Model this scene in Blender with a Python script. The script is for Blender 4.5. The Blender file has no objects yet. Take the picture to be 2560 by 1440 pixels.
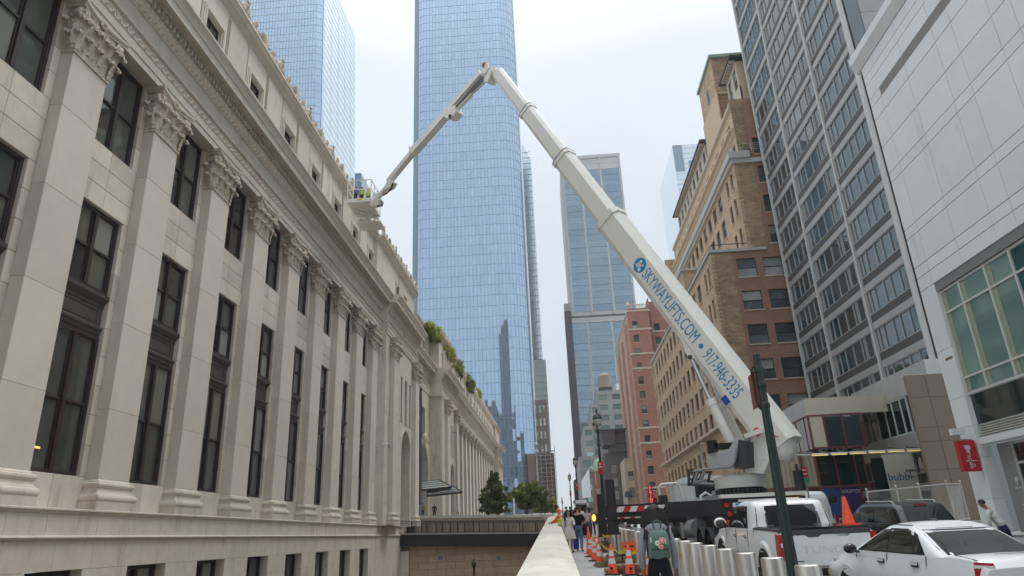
import bpy, math, random
from mathutils import Vector, Matrix
random.seed(11)
SC = bpy.context.scene
COL = SC.collection
R = math.radians
# ------------------------------------------------------------------ camera
# orientation solved from the vanishing points of the street and of the verticals
PPX, PPY = 1280.0, 720.0
F = math.sqrt(-((1405-PPX)*(1071-PPX) + (1336-PPY)*(-3894-PPY)))
fw = Vector((1405-PPX, 1336-PPY, F)).normalized()
up = Vector((1071-PPX, -3894-PPY, F)).normalized()
rt = fw.cross(up); rt.normalize()
if rt.x < 0: rt = -rt
cd = bpy.data.cameras.new('camera'); cam = bpy.data.objects.new('camera', cd); COL.objects.link(cam)
cd.sensor_width = 36.0; cd.lens = F/2560*36; cd.clip_start = 0.1; cd.clip_end = 4000
cam.matrix_world = Matrix(((rt.x, -rt.y, -rt.z), (fw.x, -fw.y, -fw.z), (up.x, -up.y, -up.z))).to_4x4()
SC.camera = cam
# ------------------------------------------------------------------ overcast sky, soft sun
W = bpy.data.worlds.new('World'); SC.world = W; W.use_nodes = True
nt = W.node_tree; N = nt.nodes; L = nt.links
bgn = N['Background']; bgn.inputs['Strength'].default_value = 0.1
SUN_EL, SUN_ROT = R(62), R(62)
sky = N.new('ShaderNodeTexSky'); sky.sky_type = 'NISHITA'; sky.sun_disc = False
sky.sun_elevation = SUN_EL; sky.sun_rotation = SUN_ROT; sky.air_density = 1.0; sky.dust_density = 3.0
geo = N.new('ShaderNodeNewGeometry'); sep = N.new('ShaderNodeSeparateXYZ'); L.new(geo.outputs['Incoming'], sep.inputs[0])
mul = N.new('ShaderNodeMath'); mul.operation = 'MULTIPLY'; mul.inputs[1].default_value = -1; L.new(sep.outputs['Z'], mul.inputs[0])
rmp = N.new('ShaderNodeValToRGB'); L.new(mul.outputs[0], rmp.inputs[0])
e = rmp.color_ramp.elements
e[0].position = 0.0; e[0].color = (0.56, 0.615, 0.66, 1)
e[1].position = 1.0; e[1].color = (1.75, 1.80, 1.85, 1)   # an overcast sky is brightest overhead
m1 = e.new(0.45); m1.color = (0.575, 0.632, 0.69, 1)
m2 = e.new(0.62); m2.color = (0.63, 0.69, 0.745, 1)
tc = N.new('ShaderNodeTexCoord'); nz = N.new('ShaderNodeTexNoise'); nz.inputs['Scale'].default_value = 2.2; nz.inputs['Detail'].default_value = 4
L.new(tc.outputs['Generated'], nz.inputs['Vector'])
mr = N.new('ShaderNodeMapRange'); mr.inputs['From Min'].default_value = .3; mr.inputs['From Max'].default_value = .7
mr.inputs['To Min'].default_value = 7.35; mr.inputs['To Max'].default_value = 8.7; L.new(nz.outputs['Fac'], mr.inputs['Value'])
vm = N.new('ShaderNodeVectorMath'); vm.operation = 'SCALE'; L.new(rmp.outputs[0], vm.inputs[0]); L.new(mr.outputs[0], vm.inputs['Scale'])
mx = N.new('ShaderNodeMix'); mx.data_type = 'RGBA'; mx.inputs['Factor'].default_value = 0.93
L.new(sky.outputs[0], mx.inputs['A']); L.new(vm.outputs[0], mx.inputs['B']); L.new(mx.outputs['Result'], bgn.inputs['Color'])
sl = bpy.data.lights.new('sun', 'SUN'); sl.energy = .9; sl.angle = R(20); sl.color = (1, .975, .94)
sun = bpy.data.objects.new('sun', sl); COL.objects.link(sun)
sd = Vector((math.cos(SUN_EL)*math.sin(SUN_ROT), math.cos(SUN_EL)*math.cos(SUN_ROT), math.sin(SUN_EL)))
sun.rotation_euler = sd.to_track_quat('Z', 'Y').to_euler()
SC.view_settings.view_transform = 'Standard'; SC.view_settings.look = 'None'
SC.view_settings.exposure = 0.80; SC.view_settings.gamma = 1.0
SC.render.resolution_x, SC.render.resolution_y = 1024, 576

# ------------------------------------------------------------------ pixel -> world (photo 2560x1440, camera at the origin)
def ray(px, py):
    a, b, c = px-PPX, py-PPY, F
    d = Vector((rt.x*a+rt.y*b+rt.z*c, fw.x*a+fw.y*b+fw.z*c, up.x*a+up.y*b+up.z*c))
    return d.normalized()
def onX(px, py, c): d = ray(px, py); return d*(c/d.x)
def onY(px, py, c): d = ray(px, py); return d*(c/d.y)
G0, GS = -1.72, 0.035
def gz(y): return G0 + GS*y
def onG(px, py, h=0.0):
    d = ray(px, py); return d*((G0+h)/(d.z-GS*d.y))

# ------------------------------------------------------------------ materials
MATS = {}
def mat(name, col, rough=.6, var=.12, scale=3.0, metal=0.0, spec=.5, bump=0.0, bscale=None, rnd=0.0, stretch=(1,1,1), dirt=None, detail=5, coat=0, emit=None, estr=0, tint=None):
    if name in MATS: return MATS[name]
    m = bpy.data.materials.new(name); m.use_nodes = True
    n = m.node_tree.nodes; l = m.node_tree.links; b = n['Principled BSDF']
    b.inputs['Roughness'].default_value = rough; b.inputs['Metallic'].default_value = metal
    b.inputs['Specular IOR Level'].default_value = spec
    if coat: b.inputs['Coat Weight'].default_value = coat; b.inputs['Coat Roughness'].default_value = .06
    c4 = (*col, 1)
    if emit: b.inputs['Emission Color'].default_value = (*emit, 1); b.inputs['Emission Strength'].default_value = estr
    if var > 0 or rnd > 0 or dirt:
        g = n.new('ShaderNodeNewGeometry'); mp = n.new('ShaderNodeMapping'); l.new(g.outputs['Position'], mp.inputs['Vector'])
        mp.inputs['Scale'].default_value = stretch
        t = n.new('ShaderNodeTexNoise'); t.inputs['Scale'].default_value = scale; t.inputs['Detail'].default_value = detail; t.inputs['Roughness'].default_value = .65
        l.new(mp.outputs[0], t.inputs['Vector'])
        r = n.new('ShaderNodeMapRange'); r.inputs['From Min'].default_value = .25; r.inputs['From Max'].default_value = .75
        r.inputs['To Min'].default_value = 1-var; r.inputs['To Max'].default_value = 1+var
        l.new(t.outputs['Fac'], r.inputs['Value']); last = r.outputs[0]
        if rnd > 0:
            oi = n.new('ShaderNodeObjectInfo'); r2 = n.new('ShaderNodeMapRange'); r2.inputs['To Min'].default_value = 1-rnd; r2.inputs['To Max'].default_value = 1+rnd
            l.new(oi.outputs['Random'], r2.inputs['Value'])
            mm = n.new('ShaderNodeMath'); mm.operation = 'MULTIPLY'; l.new(last, mm.inputs[0]); l.new(r2.outputs[0], mm.inputs[1]); last = mm.outputs[0]
        v = n.new('ShaderNodeVectorMath'); v.operation = 'SCALE'; v.inputs[0].default_value = col; l.new(last, v.inputs['Scale'])
        out = v.outputs[0]
        if dirt:   # (colour, noise scale, threshold, stretch)
            mp2 = n.new('ShaderNodeMapping'); mp2.inputs['Scale'].default_value = dirt[3]; l.new(g.outputs['Position'], mp2.inputs['Vector'])
            t2 = n.new('ShaderNodeTexNoise'); t2.inputs['Scale'].default_value = dirt[1]; t2.inputs['Detail'].default_value = 6; t2.inputs['Roughness'].default_value = .7
            l.new(mp2.outputs[0], t2.inputs['Vector'])
            r3 = n.new('ShaderNodeMapRange'); r3.inputs['From Min'].default_value = dirt[2]; r3.inputs['From Max'].default_value = dirt[2]+.2
            l.new(t2.outputs['Fac'], r3.inputs['Value'])
            mxx = n.new('ShaderNodeMix'); mxx.data_type = 'RGBA'; l.new(r3.outputs[0], mxx.inputs['Factor']); l.new(out, mxx.inputs['A']); mxx.inputs['B'].default_value = (*dirt[0], 1)
            out = mxx.outputs['Result']
        l.new(out, b.inputs['Base Color'])
        if bump:
            t3 = t
            if bscale:
                t3 = n.new('ShaderNodeTexNoise'); t3.inputs['Scale'].default_value = bscale; t3.inputs['Detail'].default_value = 4; l.new(mp.outputs[0], t3.inputs['Vector'])
            bp = n.new('ShaderNodeBump'); bp.inputs['Strength'].default_value = bump; bp.inputs['Distance'].default_value = .02
            l.new(t3.outputs['Fac'], bp.inputs['Height']); l.new(bp.outputs[0], b.inputs['Normal'])
    else:
        b.inputs['Base Color'].default_value = c4
    MATS[name] = m; return m

def brick_mat(name, c1, c2, mortar, axis, rnd=.1, bw=.24, bh=.085):
    """brickwork too small in the photo for single bricks; axis = wall normal"""
    m = bpy.data.materials.new(name); m.use_nodes = True
    n = m.node_tree.nodes; l = m.node_tree.links; b = n['Principled BSDF']; b.inputs['Roughness'].default_value = .85
    g = n.new('ShaderNodeNewGeometry'); s = n.new('ShaderNodeSeparateXYZ'); l.new(g.outputs['Position'], s.inputs[0])
    cb = n.new('ShaderNodeCombineXYZ'); l.new(s.outputs['Y' if axis == 'x' else 'X'], cb.inputs[0]); l.new(s.outputs['Z'], cb.inputs[1])
    t = n.new('ShaderNodeTexBrick'); l.new(cb.outputs[0], t.inputs['Vector'])
    t.inputs['Scale'].default_value = 1; t.inputs['Brick Width'].default_value = bw; t.inputs['Row Height'].default_value = bh; t.inputs['Mortar Size'].default_value = .008
    t.inputs['Color1'].default_value = (*c1, 1); t.inputs['Color2'].default_value = (*c2, 1); t.inputs['Mortar'].default_value = (*mortar, 1)
    t2 = n.new('ShaderNodeTexNoise'); t2.inputs['Scale'].default_value = .9; t2.inputs['Detail'].default_value = 8; t2.inputs['Roughness'].default_value = .75; l.new(g.outputs['Position'], t2.inputs['Vector'])
    r = n.new('ShaderNodeMapRange'); r.inputs['From Min'].default_value = .3; r.inputs['From Max'].default_value = .7; r.inputs['To Min'].default_value = 1-rnd*1.6; r.inputs['To Max'].default_value = 1+rnd*1.6; l.new(t2.outputs['Fac'], r.inputs['Value'])
    v = n.new('ShaderNodeVectorMath'); v.operation = 'SCALE'; l.new(t.outputs['Color'], v.inputs[0]); l.new(r.outputs[0], v.inputs['Scale']); l.new(v.outputs[0], b.inputs['Base Color'])
    bp = n.new('ShaderNodeBump'); bp.inputs['Strength'].default_value = .4; bp.inputs['Distance'].default_value = .01; bp.invert = True
    l.new(t.outputs['Fac'], bp.inputs['Height']); l.new(bp.outputs[0], b.inputs['Normal'])
    MATS[name] = m; return m

def glass_mat(name, col, metal, rough=.04, wav=.0, wscale=.35, rnd=.0, spec=.5, ior=1.5):
    """coated facade glass: mirrors the street and sky with a tint; panes bow a little"""
    m = bpy.data.materials.new(name); m.use_nodes = True
    n = m.node_tree.nodes; l = m.node_tree.links; b = n['Principled BSDF']
    b.inputs['Roughness'].default_value = rough; b.inputs['Metallic'].default_value = metal; b.inputs['Specular IOR Level'].default_value = spec
    b.inputs['Base Color'].default_value = (*col, 1); b.inputs['IOR'].default_value = ior
    g = n.new('ShaderNodeNewGeometry')
    if rnd:
        oi = n.new('ShaderNodeObjectInfo'); r2 = n.new('ShaderNodeMapRange'); r2.inputs['To Min'].default_value = 1-rnd; r2.inputs['To Max'].default_value = 1+rnd
        ad = n.new('ShaderNodeMath'); ad.operation = 'FRACT'; a2 = n.new('ShaderNodeMath'); a2.operation = 'ADD'
        l.new(oi.outputs['Random'], a2.inputs[0]); l.new(g.outputs['Random Per Island'], a2.inputs[1]); l.new(a2.outputs[0], ad.inputs[0]); l.new(ad.outputs[0], r2.inputs['Value'])
        v = n.new('ShaderNodeVectorMath'); v.operation = 'SCALE'; v.inputs[0].default_value = col; l.new(r2.outputs[0], v.inputs['Scale']); l.new(v.outputs[0], b.inputs['Base Color'])
    if wav:
        t = n.new('ShaderNodeTexNoise'); t.inputs['Scale'].default_value = wscale; t.inputs['Detail'].default_value = 2; l.new(g.outputs['Position'], t.inputs['Vector'])
        bp = n.new('ShaderNodeBump'); bp.inputs['Strength'].default_value = wav; bp.inputs['Distance'].default_value = .1; l.new(t.outputs['Fac'], bp.inputs['Height']); l.new(bp.outputs[0], b.inputs['Normal'])
    MATS[name] = m; return m

M = {}
M['shaft'] = mat('limestone_smooth', (.60,.55,.475), .8, .05, 1.1, bump=.12, bscale=14, rnd=.05, dirt=((.45,.40,.33), .9, .60, (1,1,.2)))
M['stone'] = mat('limestone', (.59,.535,.455), .82, .11, 1.3, bump=.25, bscale=14, rnd=.13, dirt=((.39,.325,.255), 1.0, .55, (1,1,.22)))
M['carved'] = mat('carved_limestone', (.56,.49,.40), .85, .16, 5, bump=.5, bscale=22, rnd=.04, dirt=((.30,.24,.185), 3.2, .58, (1,1,.7)))
M['joint'] = mat('mortar_joint', (.33,.28,.22), .95, .2, 3)
M['frame'] = mat('bronze_window_frame', (.032,.022,.024), .45, .2, 4)
M['spandrel'] = mat('cast_iron_spandrel', (.062,.050,.050), .5, .25, 3, bump=.3, bscale=6)
M['fglass'] = glass_mat('window_glass_dark', (.065,.070,.063), .0, .03, .05, .8, .5, spec=.9)
M['fglass_blind'] = glass_mat('window_glass_blind', (.20,.205,.18), .0, .06, .02, .8, .3, spec=.7)
M['asphalt'] = mat('asphalt', (.05,.05,.052), .9, .25, 1.2, bump=.5, bscale=60, dirt=((.085,.083,.08), .6, .55, (1,1,1)))
M['sidewalk'] = mat('sidewalk_concrete', (.36,.36,.35), .9, .14, .9, bump=.3, bscale=40, dirt=((.20,.20,.19), 1.3, .62, (1,1,1)))
M['kerb'] = mat('granite_kerb', (.33,.33,.33), .85, .2, 9)
M['capstone'] = mat('parapet_capstone', (.56,.54,.47), .8, .13, 1.6, bump=.4, bscale=18, rnd=.09, dirt=((.34,.32,.27), 2.6, .55, (1,.5,1)))
M['tanwall'] = mat('tan_brick_wall', (.47,.375,.275), .9, .12, 2.0, rnd=.05, dirt=((.27,.21,.15), .5, .6, (1,1,.3)))
M['brownfloor'] = mat('moat_floor', (.24,.19,.14), .95, .2, .8)
M['blackmetal'] = mat('black_metal', (.018,.017,.018), .5, .2, 5)
M['darkpaint'] = mat('dark_girder_paint', (.018,.015,.018), .55, .25, 2)
M['green'] = mat('lamp_post_green', (.012,.026,.022), .38, .2, 6)
M['steel'] = mat('stainless_steel', (.66,.62,.57), .40, .08, 6, metal=1.0, stretch=(1,1,.05), bump=.06, bscale=160)
M['orange'] = mat('cone_orange', (.95,.12,.04), .5, .10, 8, dirt=((.42,.06,.03), 9, .66, (1,1,1)))
M['reflective'] = mat('cone_reflective_white', (.66,.66,.64), .45, .12, 14)
M['rubber'] = mat('black_rubber', (.02,.02,.021), .8, .25, 9)
M['white'] = mat('vehicle_white_paint', (.79,.80,.80), .30, .04, 1.5, coat=.5, dirt=((.50,.49,.47), 1.8, .66, (1,1,1)))
M['cream'] = mat('boom_white_paint', (.78,.77,.71), .38, .06, .8, coat=.25, dirt=((.52,.48,.38), .9, .62, (.4,.4,1.2)))
M['grey'] = mat('machine_grey', (.30,.305,.31), .5, .12, 4)
M['dgrey'] = mat('dark_machine_grey', (.055,.055,.058), .55, .25, 4, dirt=((.12,.11,.10), 3, .6, (1,1,1)))
M['chrome'] = mat('chrome_rod', (.72,.74,.75), .14, 0, metal=1.0)
M['black'] = mat('vehicle_black_paint', (.012,.012,.014), .22, .1, 2, coat=.6)
M['cargl'] = glass_mat('vehicle_glass', (.018,.021,.020), 0, .03, spec=.9)
M['red'] = mat('red_lens', (.42,.012,.014), .25, .08, 5, coat=.4)
M['redpaint'] = mat('red_paint', (.50,.02,.03), .5, .06, 4)
M['yellow'] = mat('yellow_paint', (.75,.52,.03), .5, .12, 6)
M['amber'] = mat('amber_lamp', (.9,.35,.02), .4, 0, emit=(1,.42,.03), estr=2.2)
M['lampglow'] = mat('fluorescent_tube', (.9,.7,.3), .4, 0, emit=(1,.68,.2), estr=.4)
M['wood'] = mat('timber_cribbing', (.22,.16,.10), .9, .3, 5, stretch=(1,4,4))
M['blue'] = mat('lettering_blue', (.010,.25,.50), .5, 0)
M['wpanel'] = mat('white_metal_panel', (.76,.79,.78), .38, .045, .4, rnd=.03, dirt=((.54,.56,.54), .7, .6, (1,1,.25)))
M['pjoint'] = mat('panel_joint', (.21,.22,.21), .9, .1, 2)
M['louvre'] = mat('louvre_metal', (.48,.465,.43), .6, .1, 3)
M['wframe'] = mat('pale_window_frame', (.56,.57,.54), .5, .06, 2)
M['tealglass'] = glass_mat('teal_window_glass', (.20,.33,.31), .35, .05, .02, .5, .10)
M['tealdark'] = glass_mat('dark_teal_glass', (.006,.075,.085), .2, .05)
M['darkglass'] = glass_mat('dark_shop_glass', (.010,.022,.024), .0, .04, spec=.8)
M['mullion'] = mat('aluminium_mullion', (.50,.50,.49), .42, .07, 1.5, metal=.3)
M['spanlite'] = mat('spandrel_aluminium', (.42,.42,.41), .42, .08, 1, metal=.35)
M['spandark'] = mat('spandrel_bronze', (.065,.063,.056), .5, .12, 1)
M['offglass'] = glass_mat('office_glass', (.022,.046,.055), .0, .03, .06, .45, .4, ior=2.2)
M['greypanel'] = mat('grey_end_panel', (.36,.37,.37), .5, .05, .6, rnd=.04)
M['brownpanel'] = mat('brown_granite_panel', (.20,.155,.11), .45, .10, 4, rnd=.05)
M['foil'] = mat('brushed_fascia', (.52,.52,.51), .35, .1, .8, metal=.5, bump=.3, bscale=.9)
M['redframe'] = mat('oxblood_frame', (.17,.045,.05), .5, .1, 3)
M['curtain'] = mat('lobby_curtain', (.40,.36,.27), .8, .22, 3, stretch=(5,5,.3))
M['cloth'] = M['curtain']
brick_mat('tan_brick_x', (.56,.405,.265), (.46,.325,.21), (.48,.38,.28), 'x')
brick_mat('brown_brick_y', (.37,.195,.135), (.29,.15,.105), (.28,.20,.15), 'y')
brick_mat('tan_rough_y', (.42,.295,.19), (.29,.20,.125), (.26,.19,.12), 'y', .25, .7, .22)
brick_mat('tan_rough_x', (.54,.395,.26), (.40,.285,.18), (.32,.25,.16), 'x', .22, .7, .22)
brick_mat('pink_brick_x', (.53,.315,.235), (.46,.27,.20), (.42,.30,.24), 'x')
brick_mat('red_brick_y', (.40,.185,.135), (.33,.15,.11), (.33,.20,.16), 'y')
brick_mat('tan_small_brick_y', (.45,.36,.26), (.39,.31,.22), (.37,.30,.22), 'y', .06, .3, .1)
M['buff'] = mat('buff_terracotta', (.60,.455,.31), .8, .12, 2)
M['cornice'] = mat('pale_stone_band', (.55,.47,.38), .8, .1, 2)
M['greyledge'] = mat('grey_ledge', (.47,.47,.45), .7, .07, 2)
M['copper'] = mat('verdigris_copper', (.30,.42,.33), .8, .15, 2)
M['tblue'] = glass_mat('tower_glass_blue', (.385,.515,.675), .92, .025, .010, .12, .045)
M['tblue2'] = glass_mat('tower_glass_side', (.72,.82,.88), .92, .16, .003, .1, .02)
M['tmull'] = mat('tower_mullion_teal', (.17,.28,.35), .5, 0)
M['tmull_pale'] = mat('tower_mullion_pale', (.44,.53,.58), .5, 0)
M['rtglass'] = glass_mat('tower_glass_grey_blue', (.22,.31,.38), .9, .04, .010, .15, .10)
M['rtframe'] = mat('tower_frame_pale', (.50,.51,.51), .6, .05, .3)
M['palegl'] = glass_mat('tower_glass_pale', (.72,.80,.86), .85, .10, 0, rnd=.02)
M['greyconc'] = mat('grey_stucco', (.31,.315,.30), .85, .08, .4)
M['greywin'] = glass_mat('grey_hotel_glass', (.36,.50,.50), .6, .06, 0, rnd=.16)
M['dkbrick'] = mat('dark_grey_brick', (.125,.118,.125), .8, .15, 2)
M['brownb'] = mat('dark_brown_brick', (.17,.125,.105), .85, .12, 1.5)
M['winpale'] = glass_mat('pale_sash_glass', (.40,.42,.40), .3, .06, 0, rnd=.25)
M['windark'] = glass_mat('dark_sash_glass', (.13,.155,.17), .45, .04, .02, .6, .35)
M['sash'] = mat('green_black_sash', (.030,.036,.034), .5, .1, 4)
def leaf_mat(name,col):
    m=mat(name,col,.65,.35,2.5); n=m.node_tree.nodes; l=m.node_tree.links; b=n['Principled BSDF']; o=n['Material Output']
    t=n.new('ShaderNodeBsdfTranslucent'); t.inputs['Color'].default_value=(col[0]*1.5,col[1]*1.6,col[2]*1.1,1); x=n.new('ShaderNodeMixShader'); x.inputs[0].default_value=.45
    l.new(b.outputs[0],x.inputs[1]); l.new(t.outputs[0],x.inputs[2]); l.new(x.outputs[0],o.inputs['Surface']); return m
M['leaf'] = leaf_mat('foliage_mid', (.125,.15,.055)); M['leaf2'] = leaf_mat('foliage_dark', (.08,.105,.045)); M['leaf3'] = leaf_mat('foliage_yellow_green', (.28,.30,.085))
M['bark'] = mat('bark', (.08,.06,.045), .9, .3, 6)
M['skin'] = mat('skin_brown', (.30,.16,.10), .6, .08, 9)
M['skin2'] = mat('skin_light', (.52,.33,.24), .6, .08, 9)
M['hair'] = mat('dark_hair', (.018,.011,.010), .55, .4, 30, stretch=(6,6,1), bump=.6, bscale=60)
def cloth(name, col): return mat('cloth_'+name, col, .9, .16, 7, bump=.3, bscale=25)
M['eye'] = mat('eye_dark', (.02,.015,.012), .2, 0)
for _k in list(MATS): M.setdefault(_k, MATS[_k])
# ------------------------------------------------------------------ mesh building
WP = {}
KIDS = {}
class MB:
    def __init__(s): s.v=[]; s.f=[]; s.mi=[]; s.ms=[]; s.c=0
    def use(s, m):
        if m not in s.ms: s.ms.append(m)
        s.c = s.ms.index(m); return s
    def add(s, vs, fs):
        o=len(s.v); s.v.extend([tuple(p) for p in vs]); s.f.extend([tuple(i+o for i in f) for f in fs]); s.mi.extend([s.c]*len(fs)); return s
    def quad(s, a,b,c,d): return s.add([a,b,c,d],[(0,1,2,3)])
    def box(s, x0,x1,y0,y1,z0,z1):
        return s.add([(x0,y0,z0),(x1,y0,z0),(x1,y1,z0),(x0,y1,z0),(x0,y0,z1),(x1,y0,z1),(x1,y1,z1),(x0,y1,z1)],
                     [(3,2,1,0),(4,5,6,7),(0,1,5,4),(1,2,6,5),(2,3,7,6),(3,0,4,7)])
    def hexa(s, lo, hi):  # two quads (bottom ccw from above, top ccw)
        return s.add(list(lo)+list(hi), [(3,2,1,0),(4,5,6,7),(0,1,5,4),(1,2,6,5),(2,3,7,6),(3,0,4,7)])
    def beam(s, p0, p1, w, h, upv=(0,0,1), w1=None, h1=None):
        p0=Vector(p0); p1=Vector(p1); d=(p1-p0).normalized(); u=Vector(upv)
        sx=d.cross(u)
        if sx.length<1e-4: sx=d.cross(Vector((0,1,0)))
        sx.normalize(); uu=sx.cross(d); w1=w if w1 is None else w1; h1=h if h1 is None else h1
        q=lambda p,a,b:[p-sx*a/2-uu*b/2,p+sx*a/2-uu*b/2,p+sx*a/2+uu*b/2,p-sx*a/2+uu*b/2]
        return s.add(q(p0,w,h)+q(p1,w1,h1), [(0,1,2,3),(7,6,5,4),(0,4,5,1),(1,5,6,2),(2,6,7,3),(3,7,4,0)])
    def cyl(s, p0,p1,r0,r1=None,n=12,caps=True):
        p0=Vector(p0); p1=Vector(p1); r1=r0 if r1 is None else r1
        d=(p1-p0).normalized(); a=d.orthogonal().normalized(); b=d.cross(a); vs=[]
        for p,r in ((p0,r0),(p1,r1)):
            for i in range(n):
                t=2*math.pi*i/n; vs.append(p+a*r*math.cos(t)+b*r*math.sin(t))
        fs=[(i,(i+1)%n,n+(i+1)%n,n+i) for i in range(n)]
        if caps: fs+= [tuple(range(n-1,-1,-1)), tuple(range(n,2*n))]
        return s.add(vs,fs)
    def tube(s, pts, r, n=8, caps=True, rs=None):
        pts=[Vector(p) for p in pts]; vs=[]; a=None
        for i,p in enumerate(pts):
            d=(pts[min(i+1,len(pts)-1)]-pts[max(i-1,0)]).normalized()
            if a is None: a=d.orthogonal().normalized()
            else:
                a=(a-d*a.dot(d))
                a = a.normalized() if a.length>1e-5 else d.orthogonal().normalized()
            b=d.cross(a); rr=rs[i] if rs else r
            for k in range(n):
                t=2*math.pi*k/n; vs.append(p+a*rr*math.cos(t)+b*rr*math.sin(t))
        fs=[(i*n+k,i*n+(k+1)%n,(i+1)*n+(k+1)%n,(i+1)*n+k) for i in range(len(pts)-1) for k in range(n)]
        if caps: fs+=[tuple(range(n-1,-1,-1)), tuple(range((len(pts)-1)*n,len(pts)*n))]
        return s.add(vs,fs)
    def lathe(s, prof, n=16, o=(0,0,0), caps=True):
        vs=[]; 
        for r,z in prof:
            for k in range(n):
                t=2*math.pi*k/n; vs.append((o[0]+r*math.cos(t),o[1]+r*math.sin(t),o[2]+z))
        m=len(prof); fs=[(i*n+k,i*n+(k+1)%n,(i+1)*n+(k+1)%n,(i+1)*n+k) for i in range(m-1) for k in range(n)]
        if caps: fs+=[tuple(range(n-1,-1,-1)), tuple(range((m-1)*n,m*n))]
        return s.add(vs,fs)
    def ball(s, c, r, nu=10, nv=6):
        if not hasattr(r,'__len__'): r=(r,r,r)
        vs=[(c[0],c[1],c[2]-r[2])]
        for j in range(1,nv):
            ph=math.pi*j/nv-math.pi/2
            for i in range(nu):
                t=2*math.pi*i/nu; vs.append((c[0]+r[0]*math.cos(ph)*math.cos(t),c[1]+r[1]*math.cos(ph)*math.sin(t),c[2]+r[2]*math.sin(ph)))
        vs.append((c[0],c[1],c[2]+r[2])); T=len(vs)-1
        fs=[(0,1+(i+1)%nu,1+i) for i in range(nu)]
        for j in range(nv-2):
            for i in range(nu): fs.append((1+j*nu+i,1+j*nu+(i+1)%nu,1+(j+1)*nu+(i+1)%nu,1+(j+1)*nu+i))
        fs+=[(1+(nv-2)*nu+i,1+(nv-2)*nu+(i+1)%nu,T) for i in range(nu)]
        return s.add(vs,fs)
    def prism(s, poly, axis, a, b):
        """poly (list of 2d) extruded along axis from a to b; x:(y,z) y:(x,z) z:(x,y)"""
        n=len(poly)
        P={'x':lambda p,t:(t,p[0],p[1]),'y':lambda p,t:(p[0],t,p[1]),'z':lambda p,t:(p[0],p[1],t)}[axis]
        vs=[P(p,a) for p in poly]+[P(p,b) for p in poly]
        return s.add(vs,[(i,(i+1)%n,n+(i+1)%n,n+i) for i in range(n)]+[tuple(range(n-1,-1,-1)),tuple(range(n,2*n))])
    def grid(s, rows, close=False):
        """rows: list of equally long point lists"""
        n=len(rows[0]); vs=[p for r in rows for p in r]; k=n if close else n-1
        return s.add(vs,[(i*n+j,i*n+(j+1)%n,(i+1)*n+(j+1)%n,(i+1)*n+j) for i in range(len(rows)-1) for j in range(k)])
    def holes(s, P, us, vs, rects, depth, nrm):
        """wall with openings: P(u,v)->point on the face; rects = set of (i,j) cells that are open; reveals go -nrm*depth"""
        nrm=Vector(nrm)*depth
        for i in range(len(us)-1):
            for j in range(len(vs)-1):
                a,b,c,d=[Vector(P(*q)) for q in ((us[i],vs[j]),(us[i+1],vs[j]),(us[i+1],vs[j+1]),(us[i],vs[j+1]))]
                if (i,j) in rects:
                    for p,q in ((a,b),(b,c),(c,d),(d,a)): s.quad(p,q,q-nrm,p-nrm)
                else: s.quad(a,b,c,d)
        return s
    def mesh(s, name, smooth=None):
        me=bpy.data.meshes.new(name); me.from_pydata(s.v,[],s.f)
        for m in s.ms: me.materials.append(m)
        if len(s.ms)>1: me.polygons.foreach_set('material_index', s.mi)
        if smooth:
            me.polygons.foreach_set('use_smooth',[True]*len(me.polygons)); me.set_sharp_from_angle(angle=R(smooth))
        me.update(); return me
    def build(s, name, parent=None, smooth=None, world=False, loc=None, rot=None, **kw):
        return obj(name, s.mesh(name, smooth), parent, world, loc, rot, **kw)
def obj(name, me, parent=None, world=False, loc=None, rot=None, **kw):
    o=bpy.data.objects.new(name, me); COL.objects.link(o)
    if parent is not None: o.parent=parent; KIDS.setdefault(parent,[]).append(o)
    l=Vector(loc) if loc is not None else Vector()
    if world and parent is not None: l=l-WP[parent]
    o.location=l
    if rot is not None: o.rotation_euler=rot
    if world: WP[o]=(Vector(loc) if loc is not None else Vector())
    for k,v in kw.items(): o[k]=v
    return o
def thing(name, label, cat, loc=(0,0,0), rotz=0, group=None):
    o=bpy.data.objects.new(name,None); COL.objects.link(o); o.empty_display_size=.3
    o.location=loc; o.rotation_euler=(0,0,rotz); o['label']=label; o['category']=cat
    if group: o['group']=group
    WP[o]=Vector(loc); return o
def tag(o, label, cat, group=None, kind=None):
    o['label']=label; o['category']=cat
    if group: o['group']=group
    if kind: o['kind']=kind
    return o
def copy_tree(o, loc=None, rotz=None, label=None, group=None):
    c=o.copy(); COL.objects.link(c)
    for ch in KIDS.get(o,[]):
        d=ch.copy(); COL.objects.link(d); d.parent=c; KIDS.setdefault(c,[]).append(d)
        for g in KIDS.get(ch,[]):
            h=g.copy(); COL.objects.link(h); h.parent=d; KIDS.setdefault(d,[]).append(h)
    if loc is not None: c.location=loc
    if rotz is not None: c.rotation_euler=(0,0,rotz)
    if label: c['label']=label
    if group: c['group']=group
    return c
CACHE={}
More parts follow.
